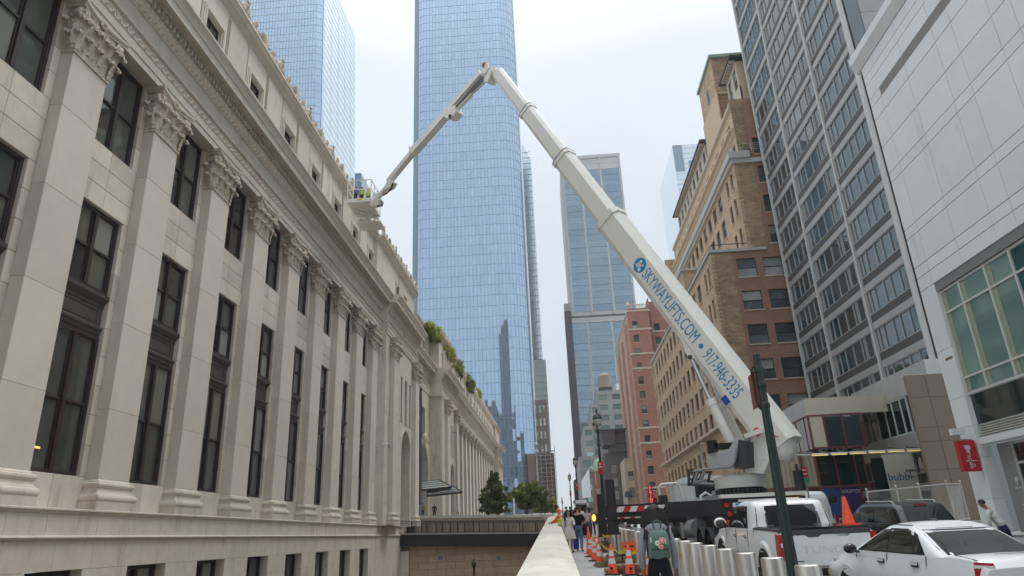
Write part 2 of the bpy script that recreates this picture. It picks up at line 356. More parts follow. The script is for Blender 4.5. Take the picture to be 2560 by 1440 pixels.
def chbox(dx,dy,dz,m,ch):
    """chamfered box centred on the origin, mesh shared between equal pieces"""
    k=(round(dx,3),round(dy,3),round(dz,3),m.name,ch)
    if k in CACHE: return CACHE[k]
    b=MB().use(m); X,Y,Z=dx/2,dy/2,dz/2; c=min(ch,X*.4,Y*.4,Z*.4)
    if c<=0: b.box(-X,X,-Y,Y,-Z,Z)
    else:
        vs=[];idx={}
        for sx in(-1,1):
            for sy in(-1,1):
                for sz in(-1,1):
                    for ax in range(3):
                        p=[sx*(X-c),sy*(Y-c),sz*(Z-c)]; p[ax]=(sx*X,sy*Y,sz*Z)[ax]
                        idx[(sx,sy,sz,ax)]=len(vs); vs.append(p)
        fs=[]
        for ax in range(3):
            for s_ in(-1,1):
                o2=[a for a in range(3) if a!=ax]; f=[]
                for a,bb in((-1,-1),(1,-1),(1,1),(-1,1)):
                    g=[0,0,0]; g[ax]=s_; g[o2[0]]=a; g[o2[1]]=bb; f.append(idx[(*g,ax)])
                fs.append(tuple(f))
        for ax in range(3):
            o2=[a for a in range(3) if a!=ax]
            for a in(-1,1):
                for bb in(-1,1):
                    g0=[0,0,0];g0[ax]=-1;g0[o2[0]]=a;g0[o2[1]]=bb; g1=list(g0);g1[ax]=1
                    fs.append((idx[(*g0,o2[0])],idx[(*g1,o2[0])],idx[(*g1,o2[1])],idx[(*g0,o2[1])]))
        for sx in(-1,1):
            for sy in(-1,1):
                for sz in(-1,1): fs.append(tuple(idx[(sx,sy,sz,a)] for a in range(3)))
        b.add(vs,fs)
        # consistent outward normals
        out=[]
        for f in b.f:
            p=[Vector(b.v[i]) for i in f]; nn=(p[1]-p[0]).cross(p[2]-p[0]); cc=sum(p,Vector())
            out.append(f if nn.dot(cc)>0 else tuple(reversed(f)))
        b.f=out
    me=b.mesh('block'); CACHE[k]=me; return me
COUNT={}
REST={}
def piece(parent, root, name, x0,x1,y0,y1,z0,z1, m, ch=.012):
    """one block as a part of its own; past 290 of a kind on one thing the rest are joined"""
    k=(root,name); COUNT[k]=COUNT.get(k,0)+1
    if COUNT[k]<=290:
        return obj(name, chbox(x1-x0,y1-y0,z1-z0,m,ch), parent, True, ((x0+x1)/2,(y0+y1)/2,(z0+z1)/2))
    REST.setdefault(k,MB()).use(m).box(x0,x1,y0,y1,z0,z1)
def flush_rest():
    for (root,name),b in REST.items():
        b.build(name+'_remainder', root, world=True, kind='stuff')
    REST.clear()
# ================================================================== AIR
hz=bpy.data.materials.new('haze_air'); hz.use_nodes=True; hn=hz.node_tree.nodes; hn.remove(hn['Principled BSDF']); pv=hn.new('ShaderNodeVolumePrincipled')
pv.inputs['Density'].default_value=.00036; pv.inputs['Color'].default_value=(1,1,1,1); pv.inputs['Anisotropy'].default_value=.2
hz.node_tree.links.new(pv.outputs[0],hn['Material Output'].inputs['Volume'])
# ================================================================== GROUND
moat_z=-7.0
def sheet(name, x0,x1,y0,y1,h,m,ny=1):
    b=MB().use(m); b.quad((x0,y0,gz(y0)+h),(x1,y0,gz(y0)+h),(x1,y1,gz(y1)+h),(x0,y1,gz(y1)+h)); return b
KX0,KX1=3.35,12.6      # kerb lines of the roadway
RD=-.33                # the roadway lies below the raised pavement
def rz(y): return gz(y)+(RD if y>22 else -.03-.3*max(y,-5)/22)
RWALL=19.4
g=MB().use(M['asphalt'])
YF=550
g.quad((-1.0,-60,gz(-60)-.45),(210,-60,gz(-60)-.45),(210,YF,gz(YF)-.45),(-1.0,YF,gz(YF)-.45))
g.quad((-250,77.5,gz(77.5)-.45),(-1.0,77.5,gz(77.5)-.45),(-1.0,YF,gz(YF)-.45),(-250,YF,gz(YF)-.45))
o=g.build('ground'); o['kind']='structure'
b=MB().use(M['asphalt'])
for a_,c_ in ((-60,-5),(-5,22),(22,520)): b.quad((KX0,a_,rz(a_+.01)),(KX1,a_,rz(a_+.01)),(KX1,c_,rz(c_)),(KX0,c_,rz(c_)))
o=b.build('road'); o['kind']='structure'
# lane markings
b=MB().use(mat('road_paint',(.55,.55,.52),.7,.25,6))
for i in range(40):
    y=6+i*9; b.quad((7.9,y,rz(y)+.004),(8.03,y,rz(y)+.004),(8.03,y+3,rz(y+3)+.004),(7.9,y+3,rz(y+3)+.004))
o=b.build('lane_marking'); o['kind']='structure'
def slab(name, x0,x1,y0,y1,m,th=.35,h=0):
    b=MB().use(m); lo=[(x0,y0,gz(y0)+h-th),(x1,y0,gz(y0)+h-th),(x1,y1,gz(y1)+h-th),(x0,y1,gz(y1)+h-th)]
    hi=[(x0,y0,gz(y0)+h),(x1,y0,gz(y0)+h),(x1,y1,gz(y1)+h),(x0,y1,gz(y1)+h)]
    b.hexa(lo,hi); return b.build(name)
SW=slab('sidewalk',-.8,KX0-.15,-60,420,M['joint'],.5,-.012); SW['kind']='structure'; WP[SW]=Vector()
o=slab('far_sidewalk',KX1+.15,60,-60,420,M['sidewalk'],.35,-.20); o['kind']='structure'
o=slab('kerb',KX0-.15,KX0,-60,420,M['kerb'],.5,.004); o['kind']='structure'
o=slab('far_kerb',KX1,KX1+.15,-60,420,M['kerb'],.5,-.196); o['kind']='structure'
# flags of the near sidewalk, one by one
for j in range(34):
    y0=4+j*1.52
    for i,(x0,x1) in enumerate(((.32,1.30),(1.31,2.25),(2.26,KX0-.16))):
        yc=y0+.755; me=chbox(x1-x0-.008,1.508,.06,M['sidewalk'],.006)
        p=obj('paving_slab',me,SW,True,((x0+x1)/2,yc,gz(yc)-.03),(math.atan(GS),0,0))
b=MB().use(M['sidewalk'])
y0=4+34*1.52
b.quad((.3,y0,gz(y0)),(KX0-.16,y0,gz(y0)),(KX0-.16,420,gz(420)),(.3,420,gz(420)))
b.quad((.3,-60,gz(-60)),(KX0-.16,-60,gz(-60)),(KX0-.16,4,gz(4)),(.3,4,gz(4)))
b.build('paving_beyond',SW,kind='stuff')
# sunken area beside the old building
b=MB().use(M['brownfloor']); b.quad((-16.5,-60,moat_z),(-.9,-60,moat_z),(-.9,76,moat_z),(-16.5,76,moat_z)); o=b.build('sunken_yard_floor'); o['kind']='structure'
# retaining wall under the parapet
b=MB().use(M['tanwall']); b.hexa([(-1.0,-60,moat_z),(-.75,-60,moat_z),(-.75,75,moat_z),(-1.0,75,moat_z)],[(-1.0,-60,gz(-60)+.0),(-.75,-60,gz(-60)),(-.75,75,gz(75)),(-1.0,75,gz(75))])
o=b.build('retaining_wall'); tag(o,'tan brick retaining wall dropping into the sunken yard beneath the parapet','wall')

# ================================================================== OLD STONE BUILDING
F0=-16.0; WX=-16.45; GX=-16.70
farley=thing('stone_office_building','long pale limestone classical building with giant pilasters, dark sash windows and carved cornice','building',(-18,8,moat_z))
BAY=5.02
def py0(k): return 23.42+BAY*(k-2)
PWID=1.80; ZB=2.5; ZT=16.62; ZC=18.66
# ---- capital (local: x out of the wall, y along, z up; shaft face at x=0)
def leaf(b, base, out, side, w, h, reach, curl=.13, nt=12, nu=6):
    base=Vector(base); out=Vector(out).normalized(); side=Vector(side).normalized(); rows=[]
    for i in range(nt+1):
        t=i/nt
        if t<.66: q=t/.66; zz=h*.93*q; oo=.03+(reach-.03)*q*q
        else:
            a=(t-.66)/.34*math.pi*1.15; zz=h*.93+curl*math.sin(a)*.85; oo=reach+curl*(1-math.cos(a))
        wid=w/2*(.62+.5*math.sin(math.pi*min(1,t*1.05))**.8)*(1-.42*max(0,t-.72)/.28)*(1+.13*math.sin(t*29))
        row=[]
        for j in range(-nu//2,nu//2+1):
            u=j/(nu/2)
            d=.055*(1-u*u)-.028*abs(math.sin(u*math.pi*1.5)); row.append(base+side*(u*wid)+out*(oo-.05*u*u+d)+Vector((0,0,zz-.05*u*u*h)))
        rows.append(row)
    b.grid(rows)
def spiral(b, c, out, side, r0, turns, wdt, rr=.045, n=22):
    """scroll in the plane of side/z, facing out"""
    c=Vector(c); out=Vector(out).normalized(); side=Vector(side).normalized(); pts=[]; rs=[]
    for i in range(n+1):
        t=i/n; a=math.pi*.5+t*turns*2*math.pi; r=r0*(1-.82*t)
        pts.append(c+side*r*math.cos(a)+Vector((0,0,r*math.sin(a)))+out*(.03*t)); rs.append(rr*(1-.4*t))
    b.tube(pts,rr,6,rs=rs)
    b.cyl(c-out*wdt,c+out*.01,r0*.80,r0*.92,12)
def make_capital(hw=.9, dep=.45, H=ZC-ZT):
    b=MB().use(M['carved'])
    # astragal
    b.box(-dep,.055,-hw-.055,hw+.055,0,.09)
    # bell, flaring
    prev=None; rows=[]
    for i in range(9):
        t=i/8; f=.02+.10*t**2.2; rows.append([(-dep,-hw-f,.09+t*(H-.34)),(f,-hw-f,.09+t*(H-.34)),(f,hw+f,.09+t*(H-.34)),(-dep,hw+f,.09+t*(H-.34))])
    b.grid(rows)
    # abacus with hollow front
    n=10
    for (za,zb,ex) in ((H-.25,H-.15,0),(H-.15,H-.10,.05),(H-.10,H,.08)):
        pts=[(-dep,-hw-.24-ex),]
        for i in range(n+1):
            u=-1+2*i/n; pts.append((.12+.20*u*u+ex, u*(hw+.30+ex)))
        pts.append((-dep,hw+.24+ex)); b.prism(pts,'z',za,zb)
    # leaves: front and both sides
    X=Vector((1,0,0)); Y=Vector((0,1,0))
    for yy in (-.60,0,.60): leaf(b,(0,yy,.09),X,Y,.60,.62,.12)
    for yy in (-.93,-.31,.31,.93): leaf(b,(.0,yy*.94,.30),X,Y,.62,.98,.18,.15)
    for s in (-1,1):
        leaf(b,(-.18,s*hw,.09),(0,s,0),X,.42,.62,.12); leaf(b,(-.30,s*hw,.3),(0,s,0),X,.40,.98,.16,.14)
        leaf(b,(-.0,s*hw,.12),(1,s,0),(1,-s,0),.46,.60,.12); leaf(b,(-.0,s*hw,.30),(1,s,0),(1,-s,0),.46,1.0,.18,.16)
        # corner volutes
        for (out,side) in (((1,s*.25,0),(-.2,s,0)),((.25,s,0),(1,-s*.2,0))):
            o=Vector(out).normalized(); b_c=Vector((.13,s*(hw+.12),H-.50))+o*.05
            spiral(b,b_c,o,side,.25,1.7,.16)
        # stalks and inner helices
        b.tube([(.06,s*.46,.95),(.10,s*.48,1.2),(.15,s*.62,1.42),(.22,s*.86,1.58)],.05,6)
        b.tube([(.06,s*.44,.95),(.10,s*.40,1.2),(.14,s*.28,1.40)],.045,6)
        spiral(b,(.16,s*.20,H-.52),(1,0,0),(0,-s,0),.15,1.5,.08,.035,16)
        spiral(b,(-.2,s*(hw+.16),H-.5),(0,s,0),(-1,0,0),.15,1.5,.08,.035,16)
    # fleuron
    for k in range(7):
        a=2*math.pi*k/7; b.ball((.20,.13*math.cos(a),H-.13+.13*math.sin(a)),(.06,.08,.08),6,4)
    b.ball((.27,0,H-.13),(.07,.07,.07),8,5)
    # berries and crimped edges scattered between the leaves
    for i in range(46):
        yy=random.uniform(-hw,hw); zz=random.uniform(.2,1.45); b.ball((.08+.05*zz,yy,zz),(.035,random.uniform(.02,.05),random.uniform(.03,.08)),5,3)
    return b.mesh('capital',35)
CAP=make_capital()
def base_mesh(hw=PWID/2, dep=.45):
    b=MB().use(M['stone']); b.box(-dep,.22,-hw-.22,hw+.22,0,.30)      # plinth
    pr=[(.21,.302),(.245,.36),(.25,.42),(.235,.49),(.20,.54),(.15,.56),(.15,.585),(.125,.60),(.10,.66),(.10,.735),(.125,.78),(.135,.785),(.135,.81),(.155,.83),(.16,.87),(.145,.92),(.10,.95),(.06,.955),(.06,.985),(.02,1.02),(.0,1.06)]
    rows=[]
    for f,z in pr: rows.append([(-dep,-hw-f,z),(f,-hw-f,z),(f,hw+f,z),(-dep,hw+f,z)])
    b.grid(rows); return b.mesh('pilaster_base',28)
BASE=base_mesh()
ZL=1.45       # top of the water table
SH_J=[ZL+1.06,4.95,8.2,11.44,14.45,ZT]
def pilaster(k, y0, fx=F0, detail=True):
    yc=y0+PWID/2
    p=obj('pilaster',BASE,farley,True,(fx,yc,ZL)); WP[p]=Vector((fx,yc,ZL))
    obj('capital',CAP,p,True,(fx,yc,ZT))
    if detail:
        for a,c in zip(SH_J[:-1],SH_J[1:]):
            piece(p,farley,'shaft_stone',fx-.47,fx,y0,y0+PWID,a+.004,c-.004,M['shaft'],.010)
        b=MB().use(M['joint']); b.box(-.40,-.02,-PWID/2+.015,PWID/2-.015,1.0,ZT-ZL); b.build('shaft_core',p)
    else:
        b=MB().use(M['shaft']); b.box(-.47,0,-PWID/2,PWID/2,1.06,ZT-ZL); b.build('shaft',p)
    return p
# ---- windows: frame with panes; local origin at the lower left (y) corner of the opening, x=0 the glass plane
WW=2.56
def window_frame(h, rail):
    b=MB().use(M['frame']); f=.13
    b.box(-.05,.10,0,f,0,h); b.box(-.05,.10,WW-f,WW,0,h); b.box(-.05,.10,f,WW-f,0,.14); b.box(-.05,.10,f,WW-f,h-.14,h)
    b.box(-.05,.13,WW/2-.09,WW/2+.09,.14,h-.14)
    for s in (0,1):
        y0=f if s==0 else WW/2+.09; y1=WW/2-.09 if s==0 else WW-f
        b.box(-.04,.06,y0,y0+.06,.14,h-.14); b.box(-.04,.06,y1-.06,y1,.14,h-.14)
        b.box(-.04,.085,y0+.06,y1-.06,rail-.045,rail+.045)
    return b.mesh('window')
def pane_mesh(w,h,m):
    b=MB().use(m); b.box(-.02,0,0,w,0,h); return b.mesh('pane')
WIN={}
for nm,h,rail in (('low',7.55-2.58,2.45),('mid',12.18-9.15,1.5),('top',ZC-14.66,1.95),('base',4.2,2.1)):
    WIN[nm]=(window_frame(h,rail),h,rail,{})
    for q,mm in (('d',M['fglass']),('b',M['fglass_blind'])):
        WIN[nm][3][q]=(pane_mesh(.91,rail-.2,mm),pane_mesh(.91,h-rail-.2,mm))
def window(nm,y,z,gx=GX,name='sash_window'):
    fr,h,rail,pm=WIN[nm]
    w=obj(name,fr,farley,True,(gx,y,z)); WP[w]=Vector((gx,y,z))
    for s in (0,1):
        yy=(.2 if s==0 else WW/2+.16); q='b' if random.random()<.28 else 'd'
        tilt=(random.uniform(-.004,.004),random.uniform(-.006,.006),random.uniform(-.012,.012))
        obj('pane',pm[q][0],w,loc=(.0,yy,.155),rot=tilt)
        obj('pane',pm['d' if random.random()<.7 else 'b'][1],w,loc=(.0,yy,rail+.045),rot=(tilt[1],tilt[0],-tilt[2]*.7))
    return w
SPAN=None
def spandrel(y,z0=7.55,z1=9.15,gx=GX):
    global SPAN
    if SPAN is None:
        b=MB().use(M['spandrel']); H=z1-z0
        pr=[(-.1,0),(.02,0),(.08,.08),(.10,.20),(.16,.26),(.16,.34),(.05,.36),(.05,.40),(.03,.44),(.03,H-.52),(.06,H-.48),(.06,H-.36),(.12,H-.30),(.20,H-.20),(.22,H-.16),(.22,H-.03),(.08,H),(-.1,H)]
        b.prism([(a,c) for a,c in pr],'y',0,WW); 
        b.use(M['spandrel']).box(.03,.05,.25,WW-.25,.50,.54); b.box(.03,.05,.25,WW-.25,H-.62,H-.58); b.box(.03,.05,.25,.29,.54,H-.62); b.box(.03,.05,WW-.29,WW-.25,.54,H-.62)
        SPAN=b.mesh('spandrel_panel')
    obj('spandrel_panel',SPAN,farley,True,(gx,y,z0))
# ---- wall core and stones for one bay (between pilaster k and k+1)
core=MB().use(M['joint'])
wall=bpy.data.objects.new('wall',bpy.data.meshes.new('wall')); COL.objects.link(wall); wall.parent=farley; wall.location=-WP[farley]; WP[wall]=Vector((0,0,0)); KIDS.setdefault(farley,[]).append(wall)
def st(x0,x1,y0,y1,z0,z1,ch=.014): piece(wall,farley,'wall_stone',x0,x1,y0,y1,z0,z1,M['stone'],ch)
def course(x,y0,y1,z0,z1,n,j=.006,off=0):
    """n stones in a row on plane x"""
    L_=(y1-y0)/n; a=y0
    cuts=[y0]+[y0+L_*(i+off) for i in range(0 if off else 1,n)]+[y1]
    for p,q in zip(cuts[:-1],cuts[1:]):
        if q-p>.05: st(x-.22,x,p+j,q-j,z0+j,z1-j)
def bay(k, y1s, y2s, wx=WX, stones=True):
    """y1s end of one shaft, y2s start of the next"""
    yw=(y1s+y2s)/2-WW/2; ye=yw+WW
    gx=wx-.25
    core.box(wx-1.2,wx-.03,y1s-.3,yw-.02,ZL,ZC); core.box(wx-1.2,wx-.03,ye+.02,y2s+.3,ZL,ZC)
    core.box(wx-1.2,wx-.03,yw-.02,ye+.02,ZL,2.55); core.box(wx-1.2,wx-.03,yw-.02,ye+.02,12.22,14.62)
    # jamb stones
    zs=[2.58]+[2.58+(12.19-2.58)/9*i for i in range(1,10)]
    zs2=[14.64,15.66,16.68,17.68,ZC]
    zz=[ZL,2.58]+zs[1:]+[13.0,13.82,14.64]+zs2[1:]
    for a,c in zip(zz[:-1],zz[1:]):
        mid=(a+c)/2
        if 2.58<=mid<12.19 or mid>14.64:
            st(wx-.25,wx,y1s+.0,yw,a+.006,c-.006); st(wx-.25,wx,ye,y2s,a+.006,c-.006)
        else:
            n=2 if a<2.5 or round(a*10)%2==0 else 1
            course(wx,y1s,y2s,a,c,1 if n==1 else 2)
    window('low',yw,2.58,gx); spandrel(yw,gx=gx); window('mid',yw,9.15,gx); window('top',yw,14.66,gx)
for k in range(-1,9):
    bay(k,py0(k)+PWID,py0(k+1))
for k in range(-1,10): pilaster(k,py0(k))
# ---- base courses along the near wing
YA,YB=6.0,61.0
def profile(name,poly,y0,y1,m=None,parent=None,smooth=None):
    b=MB().use(m or M['stone']); b.prism(poly,'y',y0,y1); return b.build(name,parent or farley,smooth,world=True)
profile('water_table',[(-17,1.29),(-15.84,1.29),(-15.80,1.32),(-15.80,1.37),(-15.74,1.39),(-15.74,1.435),(-15.78,1.46),(-17,1.455)],YA,72.9)
profile('base_roll',[(-17,.50),(-15.80,.50),(-15.70,.54),(-15.68,.58),(-15.72,.63),(-15.80,.65),(-17,.65)],YA,72.9)
core.box(-17.4,-15.88,YA,72.8,.5,1.30); core.box(-17.4,-15.84,YA,72.8,-.36,.5)
def fcourse(x,y0,y1,z0,z1,ln):
    a=y0; i=0
    while a<y1-.05:
        c=min(y1,a+ln*(.72+.56*((i*37)%10)/10)); st(x-.2,x,a+.006,c-.006,z0+.005,z1-.005); a=c; i+=1
fcourse(-15.85,8,72.8,.65,1.29,2.0)
fcourse(-15.81,8,72.8,-.40,.50,1.75)
# basement windows
for k in range(-1,9):
    yw=(py0(k)+PWID+py0(k+1))/2-WW/2
    window('base',yw,-4.62,-16.35,'basement_window')
    a=yw+WW; c=(py0(k+1)+PWID+py0(k+2))/2-WW/2 if k<8 else 72.8
    core.box(-17.4,-15.84,a+.02,c-.02,moat_z,-.4)
    zq=[-.4,-1.28,-2.16,-3.04,-3.92,-4.62]
    for i in range(5):
        if c-a<4:
            cuts=[a,(a+c)/2+(.35 if i%2 else -.3),c]
        else: cuts=[a+(c-a)*q/6 for q in range(7)]
        for p,q in zip(cuts[:-1],cuts[1:]): st(-16.2,-15.81,p+.006 if p>a else p,q-.006 if q<c else q,zq[i+1]+.005,zq[i]-.005)
core.box(-17.4,-15.84,YA,72.8,moat_z,-4.62)
# ---- entablature by section (dx = how far the section stands forward)
def entab(y0,y1,dx,orn=True):
    t=lambda pl:[(a+dx,c) for a,c in pl]; bk=-18.2-dx
    T=lambda pl:[((a+dx) if a>-17 else bk+dx,c) for a,c in pl]
    profile('architrave',T([(-18,ZC),(-15.92,ZC),(-15.92,18.98),(-15.88,18.98),(-15.88,19.36),(-15.84,19.40),(-15.84,19.74),(-15.72,19.80),(-15.70,19.88),(-18,19.88)]),y0,y1)
    profile('frieze',T([(-18,19.88),(-15.98,19.88),(-15.98,20.90),(-15.93,20.93),(-18,20.93)]),y0,y1)
    profile('cornice',T([(-18,20.93),(-15.90,20.93),(-15.86,21.0),(-15.74,21.20),(-15.70,21.33),(-15.70,21.72),(-15.50,21.76),(-15.46,21.84),(-15.10,21.66),(-15.04,21.62),(-15.04,21.98),(-15.00,22.02),(-14.96,22.04),(-14.94,22.12),(-14.86,22.26),(-14.76,22.34),(-14.72,22.38),(-14.72,22.48),(-18,22.9)]),y0,y1,M['stone'])
    if orn:
        b=MB().use(M['stone']); y=y0+.1
        while y<y1-.2: b.box(-15.71+dx,-15.52+dx,y,y+.17,21.36,21.69); y+=.30
        b.build('dentil_course',farley,world=True,kind='stuff')
        b=MB().use(M['carved']); y=y0+.1
        while y<y1-.2:
            b.add([(-15.93+dx,y,20.95),(-15.93+dx,y+.28,20.95),(-15.68+dx,y+.28,21.32),(-15.68+dx,y,21.32),(-15.70+dx,y+.14,21.02),(-15.62+dx,y+.14,21.26)],[(0,4,5,3),(4,1,2,5),(0,1,4),(3,5,2)])
            b.add([(-15.90+dx,y+.28,21.0),(-15.90+dx,y+.345,21.0),(-15.66+dx,y+.31,21.3)],[(0,1,2)]); y+=.35
        b.build('egg_and_dart',farley,world=True,kind='stuff')
        b=MB().use(M['carved']); y=y0+.1; i=0
        while y<y1-.2:
            z=19.44; i+=1
            if i%2: b.add([(-15.835+dx,y,z),(-15.835+dx,y+.2,z),(-15.835+dx,y+.1,z+.30),(-15.755+dx,y+.1,z+.10)],[(0,3,2),(3,1,2),(0,1,3)])
            else: b.add([(-15.835+dx,y,z+.3),(-15.835+dx,y+.2,z+.3),(-15.835+dx,y+.1,z),(-15.765+dx,y+.1,z+.2)],[(0,2,3),(2,1,3),(1,0,3)])
            y+=.21
        b.build('leaf_moulding',farley,world=True,kind='stuff')
entab(YA,61.0,0)
# ---- attic storey with small windows, cornice and crest
AX=-16.05
ATT=MB().use(M['frame']); ATT.box(-.05,.06,0,.09,0,2.0); ATT.box(-.05,.06,1.51,1.6,0,2.0); ATT.box(-.05,.06,.09,1.51,1.91,2.0); ATT.box(-.05,.06,.09,1.51,0,.1); ATT.box(-.05,.05,.77,.83,.1,1.91); ATT.box(-.05,.05,.09,1.51,.97,1.03)
ATTM=ATT.mesh('attic_window'); ATP=pane_mesh(.68,.87,M['fglass']); ATPW=pane_mesh(.66,.5,mat('pale_blind',(.55,.55,.52),.8,.05))
SUR=MB().use(M['stone'])
for (a,c) in ((.30,.06),(.18,.10)):
    SUR.box(0,c,-a,-a+.12,-.2,2.0+a); SUR.box(0,c,1.6+a-.12,1.6+a,-.2,2.0+a); SUR.box(0,c,-a+.12,1.6+a-.12,2.0+a-.12,2.0+a)
SURM=SUR.mesh('window_surround')
def attic(y0,y1,ax,wins,ztop=27.2,far=False):
    """wins: y centres"""
    us=[y0]; cells=set()
    for w in wins: us+= [w-.8,w+.8]
    us.append(y1); vs=[22.4,23.42,25.42,ztop]
    for i in range(len(wins)): cells.add((1+2*i,1))
    b=MB().use(M['stone']); b.holes(lambda u,v:(ax,u,v),us,vs,cells,.28,(1,0,0)); b.box(ax-2.2,ax-.3,y0,y1,22.3,ztop)
    b.quad((ax,y0,22.4),(ax-.3,y0,22.4),(ax-.3,y0,ztop),(ax,y0,ztop)); b.quad((ax,y1,22.4),(ax-.3,y1,22.4),(ax-.3,y1,ztop),(ax,y1,ztop))
    aw=b.build('attic_wall',farley,world=True); WP[aw]=Vector((0,0,0))
    for w in wins:
        f=obj('attic_window',ATTM,farley,True,(ax-.26,w-.8,23.42)); WP[f]=Vector((ax-.26,w-.8,23.42))
        for a in (.09,.83):
            for z in (.1,1.03): obj('pane',ATP,f,loc=(0,a,z))
        if random.random()<.6 and not far: obj('blind',ATPW,f,loc=(.012,.10,.45)); 
        obj('window_surround',SURM,farley,True,(ax,w-.8,23.42))
    # shallow strips between the windows and stone coursing
    for i,w in enumerate(wins[:-1]):
        m_=(w+wins[i+1])/2
        piece(aw,farley,'attic_panel',ax,ax+.07,m_-1.05,m_+1.05,22.9,26.75,M['stone'],.02)
        for s in (-1,1): piece(aw,farley,'attic_strip',ax,ax+.035,m_+s*1.18-.06,m_+s*1.18+.06,22.9,26.9,M['joint'],0)
    profile('attic_cornice',[(ax-2.2,ztop-.12),(ax+.05,ztop-.12),(ax+.10,ztop-.02),(ax+.22,ztop+.06),(ax+.38,ztop+.10),(ax+.38,ztop+.20),(ax+.46,ztop+.30),(ax+.46,ztop+.38),(ax-2.2,ztop+.45)],y0-.2,y1+.2)
acent=[(py0(k)+PWID+py0(k+1))/2 for k in range(0,9)]
attic(YA,58.2,AX,acent)
# crest ornaments: pieces told apart one by one
def make_palmette():
    b=MB().use(M['carved']); b.box(-.12,.12,-.26,.26,0,.16)
    for i in range(7):
        a=(i-3)/3*1.05; l=.78-.16*abs(i-3)/3*1.4
        p0=Vector((0,.05*(i-3),.16)); p1=p0+Vector((.02,math.sin(a)*l,math.cos(a)*l))
        b.tube([p0,(p0+p1)/2+Vector((.03,0,0)),p1,p1+Vector((.04,math.sin(a)*.03,math.cos(a)*.03))],.06,6,rs=[.04,.075,.085,.03])
    for s in (-1,1): spiral(b,(0,s*.30,.14),(1,0,0),(0,s,0),.13,1.4,.08,.035,14)
    return b.mesh('palmette',40)
def make_slab():
    b=MB().use(M['carved']); pts=[(-.34,0),(.34,0),(.30,.35),(.36,.62),(.22,.88),(.10,1.0),(-.10,1.0),(-.22,.88),(-.36,.62),(-.30,.35)]
    b.prism(pts,'x',-.10,.08)
    for s in (-1,1): spiral(b,(.09,s*.17,.30),(1,0,0),(0,s,0),.14,1.6,.02,.03,14)
    spiral(b,(.09,0,.68),(1,0,0),(0,1,0),.16,1.6,.02,.03,14); b.box(-.14,.14,-.14,.14,.98,1.06)
    return b.mesh('antefix',40)
def make_finial():
    b=MB().use(M['carved']); b.lathe([(.13,0),(.09,.08),(.06,.30),(.10,.42),(.14,.50),(.15,.58),(.09,.66),(.12,.72),(.07,.80),(.02,.86)],9); return b.mesh('finial',40)
def make_scroll():
    b=MB().use(M['carved'])
    spiral(b,(0,-.22,.24),(1,0,0),(0,1,0),.22,1.8,.07,.055,20); spiral(b,(0,.20,.18),(1,0,0),(0,-1,0),.17,1.8,.07,.05,18); b.box(-.08,.08,-.5,.5,-.02,.06)
    return b.mesh('crest_scroll',40)
CREST=[make_palmette(),make_slab(),make_finial(),make_scroll()]
CN=('palmette','antefix','finial','crest_scroll')
def crest(y0,y1,x,z):
    y=y0; i=0
    while y<y1:
        q=(1,3,2,3,0,3,2,3)[i%8]
        piece_name=CN[q]; obj(piece_name,CREST[q],farley,True,(x,y,z),(0,0,random.uniform(-.05,.05)))
        y+=BAY/8; i+=1
    b=MB().use(M['stone']); b.box(x-.16,x+.13,y0-.3,y1,z-.09,z+.03); b.build('crest_base',farley,world=True)
crest(14.0,58.0,-15.66,27.64)

